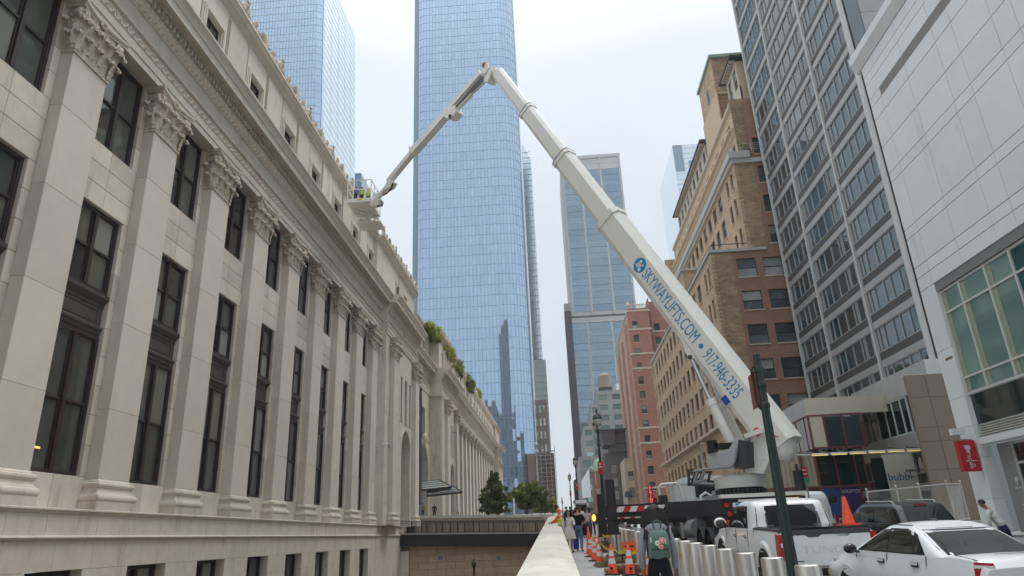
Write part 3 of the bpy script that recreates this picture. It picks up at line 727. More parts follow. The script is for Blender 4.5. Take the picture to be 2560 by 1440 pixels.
# ---- pavilions, entrance bay and far wing
ZA=1.4
def arch_wall(fx,y0,y1,ya,yb,ztop,zs,back,slits=(),zspan=None,m=None):
    """wall plane x=fx with a round headed opening ya..yb from ZA, springing at zs; slits = (y0,y1,z0,z1) tall windows above"""
    b=MB().use(M['stone']); r=(yb-ya)/2; yc=(ya+yb)/2; n=14
    arc=[(yc-r*math.cos(math.pi*i/n), zs+r*math.sin(math.pi*i/n)) for i in range(n+1)]
    ze=zs+r
    b.quad((fx,y0,ZA),(fx,ya,ZA),(fx,ya,zs),(fx,y0,zs)); b.quad((fx,yb,ZA),(fx,y1,ZA),(fx,y1,zs),(fx,yb,zs))
    zt=ze+.6
    # around the arch head
    for i in range(n):
        p,q=arc[i],arc[i+1]; b.quad((fx,p[0],p[1]),(fx,q[0],q[1]),(fx,q[0],zt),(fx,p[0],zt))
    b.quad((fx,y0,zs),(fx,ya,zs),(fx,ya,zt),(fx,y0,zt)); b.quad((fx,yb,zs),(fx,y1,zs),(fx,y1,zt),(fx,yb,zt))
    # intrados
    pts=[(ya,ZA)]+arc+[(yb,ZA)]
    for p,q in zip(pts[:-1],pts[1:]): b.quad((fx,p[0],p[1]),(fx,q[0],q[1]),(fx-back,q[0],q[1]),(fx-back,p[0],p[1]))
    us=[y0]; vs=[zt]; 
    if slits:
        for s in slits: us+=[s[0],s[1]]
        us.append(y1); vs=[zt,slits[0][2],slits[0][3],ztop]; cells={(1+2*i,1) for i in range(len(slits))}
    else: us=[y0,y1]; vs=[zt,ztop]; cells=set()
    b.holes(lambda u,v:(fx,u,v),us,vs,cells,.45,(1,0,0))
    # ends and back
    b.quad((fx,y0,ZA),(fx-2.6,y0,ZA),(fx-2.6,y0,ztop),(fx,y0,ztop)); b.quad((fx,y1,ZA),(fx-2.6,y1,ZA),(fx-2.6,y1,ztop),(fx,y1,ztop))
    w=b.build('pavilion_wall',farley,world=True); WP[w]=Vector((0,0,0))
    # archivolt
    a2=MB().use(M['stone']); ro=r+.35; rows=[]
    for i in range(n+1):
        c,s=math.cos(math.pi*i/n),math.sin(math.pi*i/n)
        rows.append([(fx,yc-ro*c,zs+ro*s),(fx+.07,yc-ro*c,zs+ro*s),(fx+.05,yc-(r+.1)*c,zs+(r+.1)*s),(fx+.03,yc-r*c,zs+r*s)])
    a2.grid(rows); a2.build('archivolt',farley,world=True)
    # dark door leaf with transom
    d=MB().use(M['frame']); X=fx-back
    d.prism([(ya,ZA)]+arc+[(yb,ZA)],'x',X-.1,X-.02); 
    d.box(X-.02,X+.06,ya,yb,zs-.35,zs-.1); d.box(X-.02,X+.12,ya,yb,zs-.9,zs-.35)
    for q in range(1,4): d.box(X-.02,X+.05,ya+(yb-ya)*q/4-.05,ya+(yb-ya)*q/4+.05,ZA,zs-.9)
    for q in range(1,6):
        aa=math.pi*q/6; d.beam((X+.02,yc,zs-.1),(X+.02,yc-r*math.cos(aa),zs-.1+r*math.sin(aa)*.98),.07,.07)
    d.build('arched_door',farley,world=True)
    gl=MB().use(M['fglass']); 
    for s in slits:
        f=MB().use(M['frame']); f.box(fx-.45,fx-.40,s[0],s[1],s[2],s[3]); fo=f.build('slit_window',farley,world=True); WP[fo]=Vector((0,0,0))
        gp=MB().use(M['fglass']); gp.box(fx-.40,fx-.385,s[0]+.1,s[1]-.1,s[2]+.1,s[3]-.1); gp.build('pane',fo)
    return w
def jointed(y0,y1,x,z0,z1,dz,skip=None):
    b=MB().use(M['joint']); z=z0+dz
    while z<z1:
        b.box(x-.01,x+.004,y0,y1,z-.008,z+.008); z+=dz
    b.build('course_joint',farley,world=True)
PX=-15.4
SL=[(67.3,68.1,11.2,15.9),(69.2,70.3,11.2,15.9),(71.4,72.2,11.2,15.9)]
core.box(-18.0,-16.5,60.9,75.0,moat_z,ZC)
arch_wall(PX,61.0,75.0,67.9,72.0,ZC,8.6,1.2,SL)
jointed(61.0,67.4,PX,1.6,18.5,1.62); jointed(72.4,75,PX,1.6,18.5,1.62)
pilaster(10,62.7,PX+.42); pilaster(11,72.9,PX+.42,False)
entab(61.0,75.4,.62)
entab(75.4,92.0,-1.0)
# entrance bay, set back
arch_wall(-17.0,75.0,92.5,84.0,91.0,ZC,8.2,2.2,[(82.9,83.5,12.2,16.4),(86.0,88.8,12.2,16.4),(91.3,91.9,12.2,16.4)])
pilaster(12,80.6,-16.6,False); pilaster(13,76.2,-16.6,False)
key=MB().use(M['carved']); key.ball((-16.85,87.5,12.3),(.4,.5,.7),10,7); key.box(-17,-16.6,87.1,87.9,11.3,12.1); key.build('keystone_carving',farley,35,world=True)
# second pavilion
arch_wall(PX,92.5,105.8,99.6,103.2,ZC,8.6,1.2,[(99.2,99.9,11.2,15.9),(100.9,102.0,11.2,15.9),(103.0,103.7,11.2,15.9)])
pilaster(14,95.2,PX+.42,False); pilaster(15,103.9,PX+.42,False)
entab(92.0,106.2,.62)
jointed(92.5,99.2,PX,1.6,18.5,1.62)
# side cheeks of the pavilions
b=MB().use(M['stone']); b.box(-19.5,PX-.01,92.45,92.6,ZA-.6,ZC); b.box(-19.5,PX-.01,74.9,75.02,moat_z,ZC); b.box(-19.5,-16.5,106,176,-.5,2.6); b.build('pavilion_cheek',farley,world=True)
# far wing
FY=106.6
kfar=0; y=FY
while y+BAY<176:
    pilaster(20,y,F0,False)
    a=y+PWID; c=y+BAY; yw=(a+c)/2-WW/2
    core.box(WX-1.2,WX,a,yw,ZL,ZC); core.box(WX-1.2,WX,yw+WW,c,ZL,ZC); core.box(WX-1.2,WX,yw,yw+WW,12.2,14.65)
    window('low',yw,2.58); spandrel(yw); window('mid',yw,9.15); window('top',yw,14.66)
    y+=BAY
pilaster(20,y,F0,False)
entab(106.2,177.0,0,False)
fb=MB().use(M['stone']); fb.box(-18,-15.0,177,190,0,ZC); fb.build('end_pavilion',farley,world=True)
entab(177.0,190.5,.7,False); pilaster(21,179,-14.9,False); pilaster(22,186,-14.9,False)
fa=[FY+PWID+(BAY-PWID)/2+BAY*i for i in range(13)]
attic(106.3,177,AX,fa,far=True); crest(108.0,186.0,-15.66,27.64)
attic(58.2,75.2,AX+.32,[66.6,69.8],27.2); crest(58.6,75.0,-15.3,27.64)
attic(75.4,92.2,AX-1.0,[79.0,83.2,87.4],27.0); attic(92.3,106.2,AX+.32,[95.6,98,100.4,102.8],27.2); crest(92.6,106.0,-15.3,27.64)
attic(177.2,190,AX+.5,[],27.2)
me=core.mesh('wall_core'); wall.data=me
# roof behind the attic
b=MB().use(M['greyledge']); b.box(-60,-18.1,6,190,22,26.5); b.build('roof_block',farley,world=True)
lit=MB().use(M['lampglow']); p=onX(90,1118,GX+.03); lit.box(p.x,p.x+.02,p.y-.35,p.y+.16,p.z-.035,p.z+.035); lit.build('lit_tube',farley,world=True)
flush_rest()
# ================================================================== RIGHT SIDE OF THE STREET
# ---- white panelled building
WXF=17.5
wy=lambda a: a*WXF          # ratios read off the photo: along street / up, per metre of offset
white=thing('white_panel_building','white metal panelled building with louvred slots and teal glazed shop window at far right','building',(19,25,gz(25)-.3))
Y0W,Y1W=8.0,1.785*WXF
b=MB().use(M['pjoint']); b.box(WXF+.04,30,Y0W,Y1W-.02,.545*WXF,1.30*WXF); wc=b.build('panel_backing',white,world=True); WP[wc]=Vector()
zl=[.568,.605,.635,.72,.748,.90,.93,1.015,1.105,1.15,1.178,1.225,1.255,1.29]
yl=[1.785,1.72,1.58,1.44,1.37,1.25,1.19,1.07,.99,.87,.80,.68,.6,.5]
for za,zb in zip(zl[:-1],zl[1:]):
    for ya,yb in zip(yl[1:],yl[:-1]):
        if za==1.15 and ya<1.72: continue
        piece(wc,white,'panel',WXF,WXF+.10,wy(ya)+.012,wy(yb)-.012,wy(za)+.012,wy(zb)-.012,M['wpanel'],.012)
b=MB().use(M['louvre']); b.box(WXF+.10,WXF+.14,Y0W,wy(1.735),wy(1.15),wy(1.178))
for i in range(5): z=wy(1.15)+.05+i*.09; b.box(WXF+.02,WXF+.10,Y0W,wy(1.735),z,z+.03)
b.build('louvre_slot',white,world=True)
# cornice gutter
b=MB().use(M['wpanel']); b.prism([(WXF-.02,wy(1.292)),(WXF+.3,wy(1.292)),(WXF+.3,wy(1.345)),(WXF-.30,wy(1.345)),(WXF-.30,wy(1.32))],'y',Y0W,Y1W+.45); b.build('cornice',white,world=True)
b=MB().use(M['wpanel']); b.box(WXF+.31,30,Y0W,Y1W,wy(1.30),wy(1.36)); b.build('roof',white,world=True)
# corner pier down to the pavement
zq=[-1.0,.035,.13,.205,.275,.40,.568]
for za,zb in zip(zq[:-1],zq[1:]):
    piece(wc,white,'panel',WXF,WXF+.5,wy(1.716),Y1W-.005,wy(za) if za>-1 else gz(30),wy(zb)-.01,M['wpanel'],.015)
b=MB().use(M['wpanel']); b.box(WXF+.5,30,Y1W-.35,Y1W-.02,gz(30),.56*WXF); b.build('end_wall',white,world=True)
# glazed box: recess, sill of louvres, frames, panes
yg=[1.712,1.628,1.522,1.43,1.33,1.23,1.12,1.0,.88,.76,.64,.52]
zg=[.283,.318,.485,.538]
b=MB().use(M['louvre']); b.box(WXF+.55,WXF+.9,Y0W,wy(1.712),wy(.538),wy(.566)); 
for i in range(5): z=wy(.54)+i*.09; b.box(WXF+.42,WXF+.55,Y0W,wy(1.712),z,z+.035)
b.build('recess_head',white,world=True)
fr=MB().use(M['wframe'])
for a in yg: fr.box(WXF+.10,WXF+.24,wy(a)-.05,wy(a)+.05,wy(.275),wy(.545))
for z in (.279,.318,.485,.541): fr.box(WXF+.11,WXF+.23,Y0W,wy(1.712),wy(z)-.045,wy(z)+.045)
fo=fr.build('window_grid',white,world=True); WP[fo]=Vector()
for i,(ya,yb) in enumerate(zip(yg[1:],yg[:-1])):
    for za,zb in zip(zg[:-1],zg[1:]):
        m_=M['tealdark'] if i in (3,6) else M['tealglass']
        piece(fo,white,'pane',WXF+.165,WXF+.18,wy(ya)+.05,wy(yb)-.05,wy(za)+.045,wy(zb)-.045,m_,0)
        if m_ is M['tealglass']: # blind box seen through the glass edge
            piece(fo,white,'blind_reveal',WXF+.150,WXF+.164,wy(yb)-.34,wy(yb)-.05,wy(za)+.045,wy(zb)-.045,mat('blind_reveal',(.30,.33,.25),.6,.1,2),0)
# dark glass band, louvre band, storefront
b=MB().use(M['darkglass']); b.box(WXF+.2,WXF+.22,Y0W,wy(1.712),wy(.205),wy(.275)); b.build('dark_glass_band',white,world=True)
b=MB().use(M['louvre']); b.box(WXF+.28,WXF+.4,Y0W,wy(1.712),wy(.172),wy(.205))
for i in range(6): z=wy(.173)+i*.095; b.box(WXF+.16,WXF+.28,Y0W,wy(1.712),z,z+.05)
b.build('louvre_band',white,world=True)
b=MB().use(M['wpanel']); b.box(WXF+.02,WXF+.45,Y0W,wy(1.712),wy(.158),wy(.172)); b.build('lintel',white,world=True)
b=MB().use(M['greyconc']); b.box(WXF+.7,WXF+1.0,wy(1.645),wy(1.712),gz(29),wy(.157)); b.build('concrete_pier',white,world=True)
sf=MB().use(mat('shopfront_frame',(.46,.47,.42),.5,.05,2))
ysf=[1.645,1.58,1.50,1.42,1.33,1.24,1.15,1.06,.97,.88,.79,.70,.6,.5]; zsf=[-.045,.045,.108,.158]
for a in ysf: sf.box(WXF+.55,WXF+.69,wy(a)-.06,wy(a)+.06,gz(25),wy(.157))
for z in (.045,.108,.152): sf.box(WXF+.56,WXF+.68,Y0W,wy(1.645),wy(z)-.05,wy(z)+.05)
so=sf.build('shopfront_frame',white,world=True); WP[so]=Vector()
for ya,yb in zip(ysf[1:],ysf[:-1]):
    for za,zb in zip(zsf[:-1],zsf[1:]): piece(so,white,'shop_pane',WXF+.60,WXF+.62,wy(ya)+.06,wy(yb)-.06,wy(za)+.05,wy(zb)-.05,M['darkglass'],0)
# decals on the shop glass
def text(body,size,m,parent,loc,rot,name='lettering',ext=.004,align='CENTER',world=True,sx=1):
    cu=bpy.data.curves.new(name,'FONT'); cu.body=body; cu.size=size; cu.extrude=ext; cu.align_x=align; cu.align_y='CENTER'; cu.resolution_u=3
    t=bpy.data.objects.new(name,cu); me=bpy.data.meshes.new_from_object(t); bpy.data.objects.remove(t); bpy.data.curves.remove(cu)
    me.materials.clear(); me.materials.append(m)
    o=obj(name,me,parent,world,loc,rot); o.scale=(sx,1,1); return o
decal=mat('white_decal',(.6,.62,.6),.5,0)
def decal_mark(y,z):
    d=MB().use(decal)
    d.ball((WXF+.585,y,z),(.008,.12,.10),10,6); d.box(WXF+.58,WXF+.594,y-.03,y+.03,z-.2,z-.1); d.build('shop_decal',white,world=True)
p=onX(2542,1198,WXF+.6); decal_mark(p.y,p.z)
text('parados',.14,decal,white,(WXF+.59,p.y,p.z-.30),(R(90),0,R(-90)))
p=onX(2556,1262,WXF+.6)
for i in range(4): text('open daily',.12,decal,white,(WXF+.59,p.y-.25,p.z-.16*i),(R(90),0,R(-90)))
# rust mark on the pier
p=onX(2372,896,WXF-.01); b=MB().use(mat('rust',(.16,.09,.05),.9,.3,9)); b.box(WXF-.006,WXF+.01,p.y-.28,p.y+.28,p.z-.05,p.z+.05); b.build('rust_stain',white,world=True)

# red hanging sign and camera box on the pier
p=onX(2425,1140,WXF-.35); 
sgn=thing('hanging_sign','red vertical projecting shop sign with small white lettering on white pier','sign',(WXF,p.y,p.z))
q0=onY(2398,1102,p.y); q1=onY(2440,1178,p.y); zz0=q1.z; zz1=q0.z
b=MB().use(M['redpaint']); b.box(WXF-.78,WXF-.08,p.y-.10,p.y+.16,zz0,zz1); b.build('sign_box',sgn,world=True)
b=MB().use(M['chrome']); b.box(WXF-.10,WXF+.02,p.y-.05,p.y+.05,zz1-.15,zz1-.05); b.box(WXF-.10,WXF+.02,p.y-.05,p.y+.05,zz0+.05,zz0+.15); b.build('bracket',sgn,world=True)
b=MB().use(decal); b.ball((WXF-.42,p.y-.105,zz1-.30),(.12,.008,.10),12,6); b.box(WXF-.46,WXF-.38,p.y-.115,p.y-.101,zz1-.50,zz1-.38); b.build('sign_emblem',sgn,world=True)
text('parados',.30,decal,sgn,(WXF-.42,p.y-.106,(zz0+zz1)/2-.05),(R(90),R(90),0),'sign_lettering')
text('24',.22,decal,sgn,(WXF-.38,p.y-.106,zz0+.22),(R(90),0,0),'sign_number')
b=MB().use(decal); b.box(WXF-.62,WXF-.16,p.y-.108,p.y-.10,zz0+.40,zz0+.43); b.build('sign_rule',sgn,world=True)
p=onX(2412,1085,WXF-.2)
cmr=thing('security_camera','white boxed security camera fixed above the red hanging sign','camera',(WXF,p.y,p.z))
b=MB().use(M['white']); b.box(WXF-.75,WXF-.25,p.y-.12,p.y+.12,p.z-.02,p.z+.24); b.build('housing',cmr,world=True)
b=MB().use(M['grey']); b.tube([(WXF-.45,p.y,p.z-.02),(WXF-.45,p.y,p.z-.22),(WXF+.0,p.y,p.z-.25)],.035,6); b.build('arm',cmr,world=True)

# ---- glass office tower, set back behind a plaza
TX=27.5; ty=lambda a:a*TX
tower=thing('glass_office_tower','office tower with white vertical ribs and slanting bands of dark glass, beside the brick building','office tower',(33,ty(2.2),gz(62)))
ZF=.1200*TX; Z0T=.36*TX+.2
NF=25
b=MB().use(M['spandark']); b.box(TX+.12,45,ty(1.80),ty(2.69),2,Z0T+NF*ZF); b.build('core',tower,world=True)
ribs=[2.695,2.425,2.082,1.805]
bays=[[2.687,2.65,2.589,2.545,2.488,2.444],[2.406,2.395,2.362,2.314,2.248,2.184,2.163,2.152,2.108],[2.061,2.055,2.021,1.96,1.915,1.862,1.82]]
for i,a in enumerate(ribs):
    b=MB().use(mat('rib_metal',(.56,.57,.56),.45,.06,1)); w=.13
    b.box(TX-.25,TX+.15,ty(a)-w,ty(a)+w,Z0T-3.0,Z0T+NF*ZF+.5); b.build('rib',tower,world=True)
zsp=.595*TX     # a spandrel top line read off the photo at the far edge
base=zsp-ZF*4
for f in range(NF):
    zt=base+f*ZF              # top of the dark spandrel
    for bi in range(3):
        ya,yb=ty(ribs[bi+1])+.13,ty(ribs[bi])-.13
        piece(tower,tower,'dark_spandrel',TX-.06,TX+.12,ya,yb,zt-.024*TX,zt,M['spandark'],0)
        piece(tower,tower,'light_spandrel',TX-.10,TX+.12,ya,yb,zt-.024*TX-.022*TX,zt-.024*TX-.004,M['spanlite'],.02)
        zg0=zt+.01; zg1=zt+ZF-.046*TX-.01
        ms=[ty(q) for q in bays[bi]]; ms=[yb]+[q for q in ms if ya+.1<q<yb-.1]+[ya]
        mb=MB().use(M['mullion'])
        for q in ms[1:-1]: mb.box(TX-.05,TX+.12,q-.035,q+.035,zg0,zg1)
        mb.box(TX-.05,TX+.12,ya,yb,zg0-.01,zg0+.05); mb.box(TX-.05,TX+.12,ya,yb,zg1-.05,zg1)
        w_=mb.build('window_band',tower,world=True); WP[w_]=Vector()
        for p_,q_ in zip(ms[1:],ms[:-1]):
            if q_-p_>.12: piece(w_,tower,'pane',TX+.045,TX+.06,p_+.035,q_-.035,zg0+.05,zg1-.05,M['offglass'],0)
# grey end wall facing the camera
b=MB().use(M['spandark']); b.box(TX+.16,60,ty(1.80)-.1,ty(1.80)-.02,4,Z0T+NF*ZF); ew=b.build('end_wall',tower,world=True); WP[ew]=Vector()
b=MB().use(M['offglass']); b.box(TX+.2,TX+1.3,ty(1.80)-.16,ty(1.80)-.11,14,Z0T+NF*ZF); b.build('end_window_strip',tower,world=True)
z=14.0
while z<75:
    x=TX+1.34
    for i in range(7):
        piece(ew,tower,'end_panel',x,x+3.56,ty(1.80)-.22,ty(1.80)-.11,z,z+4.56,M['greypanel'],.015); x+=3.6
    z+=4.6
# ---- plaza lobby at the tower's foot
lob=thing('plaza_lobby','low lobby of brown granite, brushed metal fascia, oxblood window frames and projecting canopy','lobby',(24,52,gz(52)))
bw=MB().use(M['brownpanel']); bw.box(23.9,36,47.10,47.35,gz(47)-.2,9.1); bo=bw.build('granite_core',lob,world=True); WP[bo]=Vector()
xs=[23.85,25.15,27.4,30,33,36]; zs=[gz(47)-.2,1.2,2.9,4.7,5.6,7.6,9.15]
for a,c in zip(xs[:-1],xs[1:]):
    for za,zb in zip(zs[:-1],zs[1:]): piece(bo,lob,'granite_panel',a+.01,c-.01,47.0,47.12,za+.01,zb-.01,M['brownpanel'],.01)
# street-side face behind it: fascia, dark window band, fascia
LX=26.5
b=MB().use(M['foil']); b.box(LX-.05,28,49,62,8.72,10.6); b.box(LX-.05,28,49,62,4.6,6.0)
fo=b.build('metal_fascia',lob,world=True)
b=MB().use(M['foil']); b.box(23.95,LX+.2,47.12,47.2,9.15,9.2); b.build('fascia_return',lob,world=True)
wb=MB().use(M['wframe']); ys=[52.9,53.9,55.3,56.6,58.2,59.6,60.8]
for q in ys: wb.box(LX-.02,LX+.1,q-.06,q+.06,6.05,8.7)
wb.box(LX-.02,LX+.1,52.9,60.8,6.0,6.1); wb.box(LX-.02,LX+.1,52.9,60.8,8.62,8.72)
wo=wb.build('window_band',lob,world=True); WP[wo]=Vector()
for p_,q_ in zip(ys[:-1],ys[1:]): piece(wo,lob,'pane',LX+.04,LX+.06,p_+.06,q_-.06,6.1,8.62,M['darkglass'],0)
# entrance volume facing the camera at Y=56 with its flank towards the street
EX0,EX1,EY=20.2,24.3,56.0
b=MB().use(mat('pale_fascia',(.56,.52,.43),.5,.08,1)); 
b.box(EX0,EX1+2.3,EY,EY+.3,8.1,9.45); b.build('front_fascia',lob,world=True)
b=MB().use(M['foil']); b.box(EX0-.02,EX0+.25,EY+.3,72,8.1,9.45); b.build('flank_fascia',lob,world=True)
b=MB().use(M['offglass']); b.box(EX0+.05,EX1+2,EY+.31,72,9.45,9.5); b.build('glass_roof',lob,world=True)
fr=MB().use(M['redframe'])
for x in (EX0,21.35,22.8,24.2): fr.box(x-.07,x+.07,EY-.04,EY+.12,5.5,8.1)
fr.box(EX0,24.3,EY-.05,EY+.1,8.0,8.12); fr.box(EX0,24.3,EY-.05,EY+.1,5.45,5.58)
for y in range(57,72,2): fr.box(EX0-.05,EX0+.08,y-.05,y+.05,5.5,8.1)
fr.box(EX0-.06,EX0+.1,EY+.1,72,8.0,8.12)
fo=fr.build('oxblood_frame',lob,world=True); WP[fo]=Vector()
piece(fo,lob,'blank_panel',EX0+.1,21.28,EY+.0,EY+.06,5.58,8.0,mat('blank_panel',(.56,.52,.40),.7,.05,1),0)
for a,c in ((21.42,22.73),(22.87,24.13)): piece(fo,lob,'pane',a,c,EY+.02,EY+.05,5.58,8.0,M['offglass'],0)
for y in range(56,72,2): piece(fo,lob,'pane',EX0+.0,EX0+.03,y+.05,y+1.95,5.5,8.0,M['foil'],0)
# canopy of glass on steel arms
CX0,CX1=15.9,24.6
cz=onY(2100,1140,50).z
b=MB().use(mat('canopy_glass',(.62,.63,.60),.3,.08,.8)); b.hexa([(17.0,48.2,cz-.02),(CX1,48.2,cz+.02),(CX1+.6,52.5,cz+.42),(17.3,52.5,cz+.42)],[(17.0,48.2,cz+.06),(CX1,48.2,cz+.10),(CX1+.6,52.5,cz+.50),(17.3,52.5,cz+.50)])
cn=b.build('canopy_glass',lob,world=True)
b=MB().use(M['spandark'])
for i in range(7):
    x=17.1+i*1.25; b.beam((x,48.15,cz+.05),(x+.9,52.5,cz+.62),.06,.12)
b.build('canopy_arm',lob,world=True)
b=MB().use(M['lampglow'])
for i in range(6): b.box(17.2+i*1.25,18.25+i*1.25,48.15,48.22,cz-.07,cz-.03)
b.build('canopy_tube_light',lob,world=True)
# lower lobby glazing, curtains, posters
LZ0,LZ1=gz(57)-.1,5.4
fr=MB().use(M['redframe']); LYF=57.0
xs=[15.4,16.4,17.4,18.4,19.4,20.5,22.0,23.5,24.2]
for x in xs[4:]: fr.box(x-.06,x+.06,LYF-.08,LYF+.08,LZ0,LZ1)
fr.box(15.4,24.3,LYF-.09,LYF+.09,2.55,2.70); fo=fr.build('lower_frame',lob,world=True); WP[fo]=Vector()
cu=MB().use(M['curtain'])
n=60; rows=[[(15.2+5.2*i/n,LYF+.12+.10*math.sin(i*1.35)+.05*math.sin(i*.51),z) for i in range(n+1)] for z in (2.70,LZ1)]
cu.grid(rows); cu.build('curtain',lob,40,world=True)
for a,c in ((20.56,21.94),(22.06,23.44),(23.56,24.14)): piece(fo,lob,'pane',a,c,LYF-.01,LYF+.01,2.7,LZ1,M['darkglass'],0)
poster=mat('blue_poster',(.015,.06,.20),.4,.5,.9,detail=6,dirt=((.02,.24,.34),.7,.55,(1,1,1)))
poster2=mat('violet_poster',(.045,.03,.13),.4,.45,.8,dirt=((.30,.10,.14),1.1,.62,(1,1,1)))
for i,(a,c,mm) in enumerate(((17.5,19.3,poster2),(20.56,21.94,poster),(22.06,23.44,poster2))):
    piece(fo,lob,'poster',a,c,LYF-.03,LYF-.01,LZ0+.1,2.54,mm,0)
text('ROOFTOP',.34,decal,lob,(22.75,LYF-.045,2.2),(R(90),0,0)); text('ROOFTOP',.34,decal,lob,(18.4,LYF-.045,2.2),(R(90),0,0))
b=MB().use(M['blackmetal']); b.ball((21.2,LYF-.06,1.7),(.42,.03,.30),14,8); b.build('poster_badge',lob,30,world=True)
# white sign wall to the right of the doors
b=MB().use(mat('sign_wall',(.58,.55,.48),.7,.06,1)); b.box(24.4,26.6,54.0,54.2,gz(54),4.6); b.build('sign_wall',lob,world=True)
b=MB().use(M['darkglass']); b.box(23.5,24.38,54.05,54.1,gz(54),4.4); b.build('side_window',lob,world=True)
q=onY(2250,1192,54); text('bubbl',.80,mat('sky_blue',(.05,.19,.32),.5,0),lob,(q.x,53.98,q.z),(R(90),0,0))
q=onY(2296,1176,54); text('DERMATOLOGY',.26,M['blackmetal'],lob,(q.x,53.98,q.z),(R(90),0,0)); text('SMALL CENTER',.26,M['blackmetal'],lob,(q.x,53.98,q.z-.42),(R(90),0,0))
# ---- temporary mesh fence in front of the plaza
fence=thing('mesh_fence','grey chain link fence of galvanised tubes between black car and brown wall','fence',(19,40,gz(40)))
b=MB().use(M['mullion'])
fpts=[(16.8,40,1.47),(18.4,40,1.55),(19.6,40,1.62),(21.1,40,1.7),(23.2,42.5,1.78)]
for x,y,z in fpts:
    p_=MB().use(M['mullion']); p_.cyl((x,y,gz(y)),(x,y,z+.12),.045,n=8); p_.ball((x,y,z+.14),.07,8,5); p_.build('post',fence,world=True)
for p_,q_ in zip(fpts[:-1],fpts[1:]):
    r_=MB().use(M['mullion']); r_.cyl(p_,q_,.035,n=8); r_.cyl((p_[0],p_[1],gz(p_[1])+.1),(q_[0],q_[1],gz(q_[1])+.1),.03,n=8); r_.build('rail',fence,world=True)
ms=MB().use(M['mullion'])
for p_,q_ in zip(fpts[:-1],fpts[1:]):
    P=Vector(p_);Q=Vector(q_); Lh=(Q-P).length; n=int(Lh/.09)
    for i in range(n):
        a=P.lerp(Q,i/n); hgt=a.z-gz(a.y)-.1
        for s in (-1,1):
            e=P.lerp(Q,min(1,max(0,i/n+s*hgt*.5/Lh)))
            ms.beam(a,(e.x,e.y,gz(e.y)+.1),.006,.006)
ms.build('wire_mesh',fence,world=True,kind='stuff')
# ================================================================== facades with real openings
FRC={}
def sash_mesh(w,h,t,axis,style,fm):
    k=(round(w,2),round(h,2),axis,style,fm.name)
    if k in FRC: return FRC[k]
    b=MB().use(fm)
    def bx(u0,u1,z0,z1,d0,d1):
        if axis=='x': b.box(d0,d1,u0,u1,z0,z1)
        else: b.box(u0,u1,d0,d1,z0,z1)
    f=.07 if w>1 else .05
    bx(-w/2,-w/2+f,0,h,-t,t); bx(w/2-f,w/2,0,h,-t,t); bx(-w/2+f,w/2-f,0,f,-t,t); bx(-w/2+f,w/2-f,h-f,h,-t,t)
    if style in('sash','pair'): bx(-w/2+f,w/2-f,h*.5-.045,h*.5+.045,-t*1.3,t*1.3)
    if style in('pair','mull'): bx(-.05,.05,f,h-f,-t*1.2,t*1.2)
    if style=='tri':
        for q in (-w/6,w/6): bx(q-.04,q+.04,f,h-f,-t,t)
    FRC[k]=b.mesh('window'); return FRC[k]
PNC={}
def facade(root,axis,c,ns,u0,u1,z0,z1,us,zs,wm,depth=.3,fm=None,glass=None,style='sash',sill=None,name='window',small=False,wallname='wall'):
    """wall on plane axis=c, outward sign ns; us/zs = lists of (a,b) openings"""
    fm=fm or M['sash']; glass=glass or (lambda:M['windark'])
    U=[u0]; Z=[z0]
    for a,q in us: U+=[a,q]
    for a,q in zs: Z+=[a,q]
    U.append(u1); Z.append(z1)
    cells={(1+2*i,1+2*j) for i in range(len(us)) for j in range(len(zs))}
    P=(lambda u,v:(c,u,v)) if axis=='x' else (lambda u,v:(u,c,v))
    nrm=(ns,0,0) if axis=='x' else (0,ns,0)
    b=MB().use(wm); b.holes(P,U,Z,cells,depth,nrm)
    if small:
        b.use(fm); d=c-ns*depth*.85
        for a,q in us:
            for e,h in zs:
                if axis=='x': b.quad((d,a,e),(d,q,e),(d,q,h),(d,a,h))
                else: b.quad((a,d,e),(q,d,e),(q,d,h),(a,d,h))
    w=b.build(wallname,root,world=True); WP[w]=Vector()
    if sill:
        sb=MB().use(sill)
        for a,q in us:
            for e,h in zs:
                if axis=='x': sb.box(min(c,c+ns*.10)-.0,max(c,c+ns*.10),a-.12,q+.12,e-.14,e)
                else: sb.box(a-.12,q+.12,min(c,c+ns*.10),max(c,c+ns*.10),e-.14,e)
        sb.build('window_sill',root,world=True,kind='stuff')
    if small: return w
    d=c-ns*depth*.8
    for e,h in zs:
        for a,q in us:
            k=(root,name); COUNT[k]=COUNT.get(k,0)+1
            if COUNT[k]>290:
                r=REST.setdefault(k,MB()).use(glass())
                if axis=='x': r.box(d-.02,d+.02,a,q,e,h)
                else: r.box(a,q,d-.02,d+.02,e,h)
                continue
            me=sash_mesh(q-a,h-e,.05,axis,style,fm)
            loc=(d,(a+q)/2,e) if axis=='x' else ((a+q)/2,d,e)
            o=obj(name,me,root,True,loc); WP[o]=Vector(loc)
            halves=((.08,(h-e)*.5-.05),((h-e)*.5+.05,h-e-.08)) if style in('sash','pair') else ((.08,h-e-.08),)
            for a0,a1 in halves:
                g=glass(); kk=(round(q-a,2),round(a1-a0,2),axis,g.name)
                if kk not in PNC:
                    pb=MB().use(g); ww=(q-a)/2-.06
                    if axis=='x': pb.box(-.012,.012,-ww,ww,0,a1-a0)
                    else: pb.box(-ww,ww,-.012,.012,0,a1-a0)
                    PNC[kk]=pb.mesh('pane')
                obj('pane',PNC[kk],o,loc=(0,0,a0),rot=((0,random.uniform(-.012,.012),random.uniform(-.014,.014)) if axis=='x' else (random.uniform(-.012,.012),0,random.uniform(-.014,.014))))
    return w
def pick(*a):
    return lambda: random.choice(a)
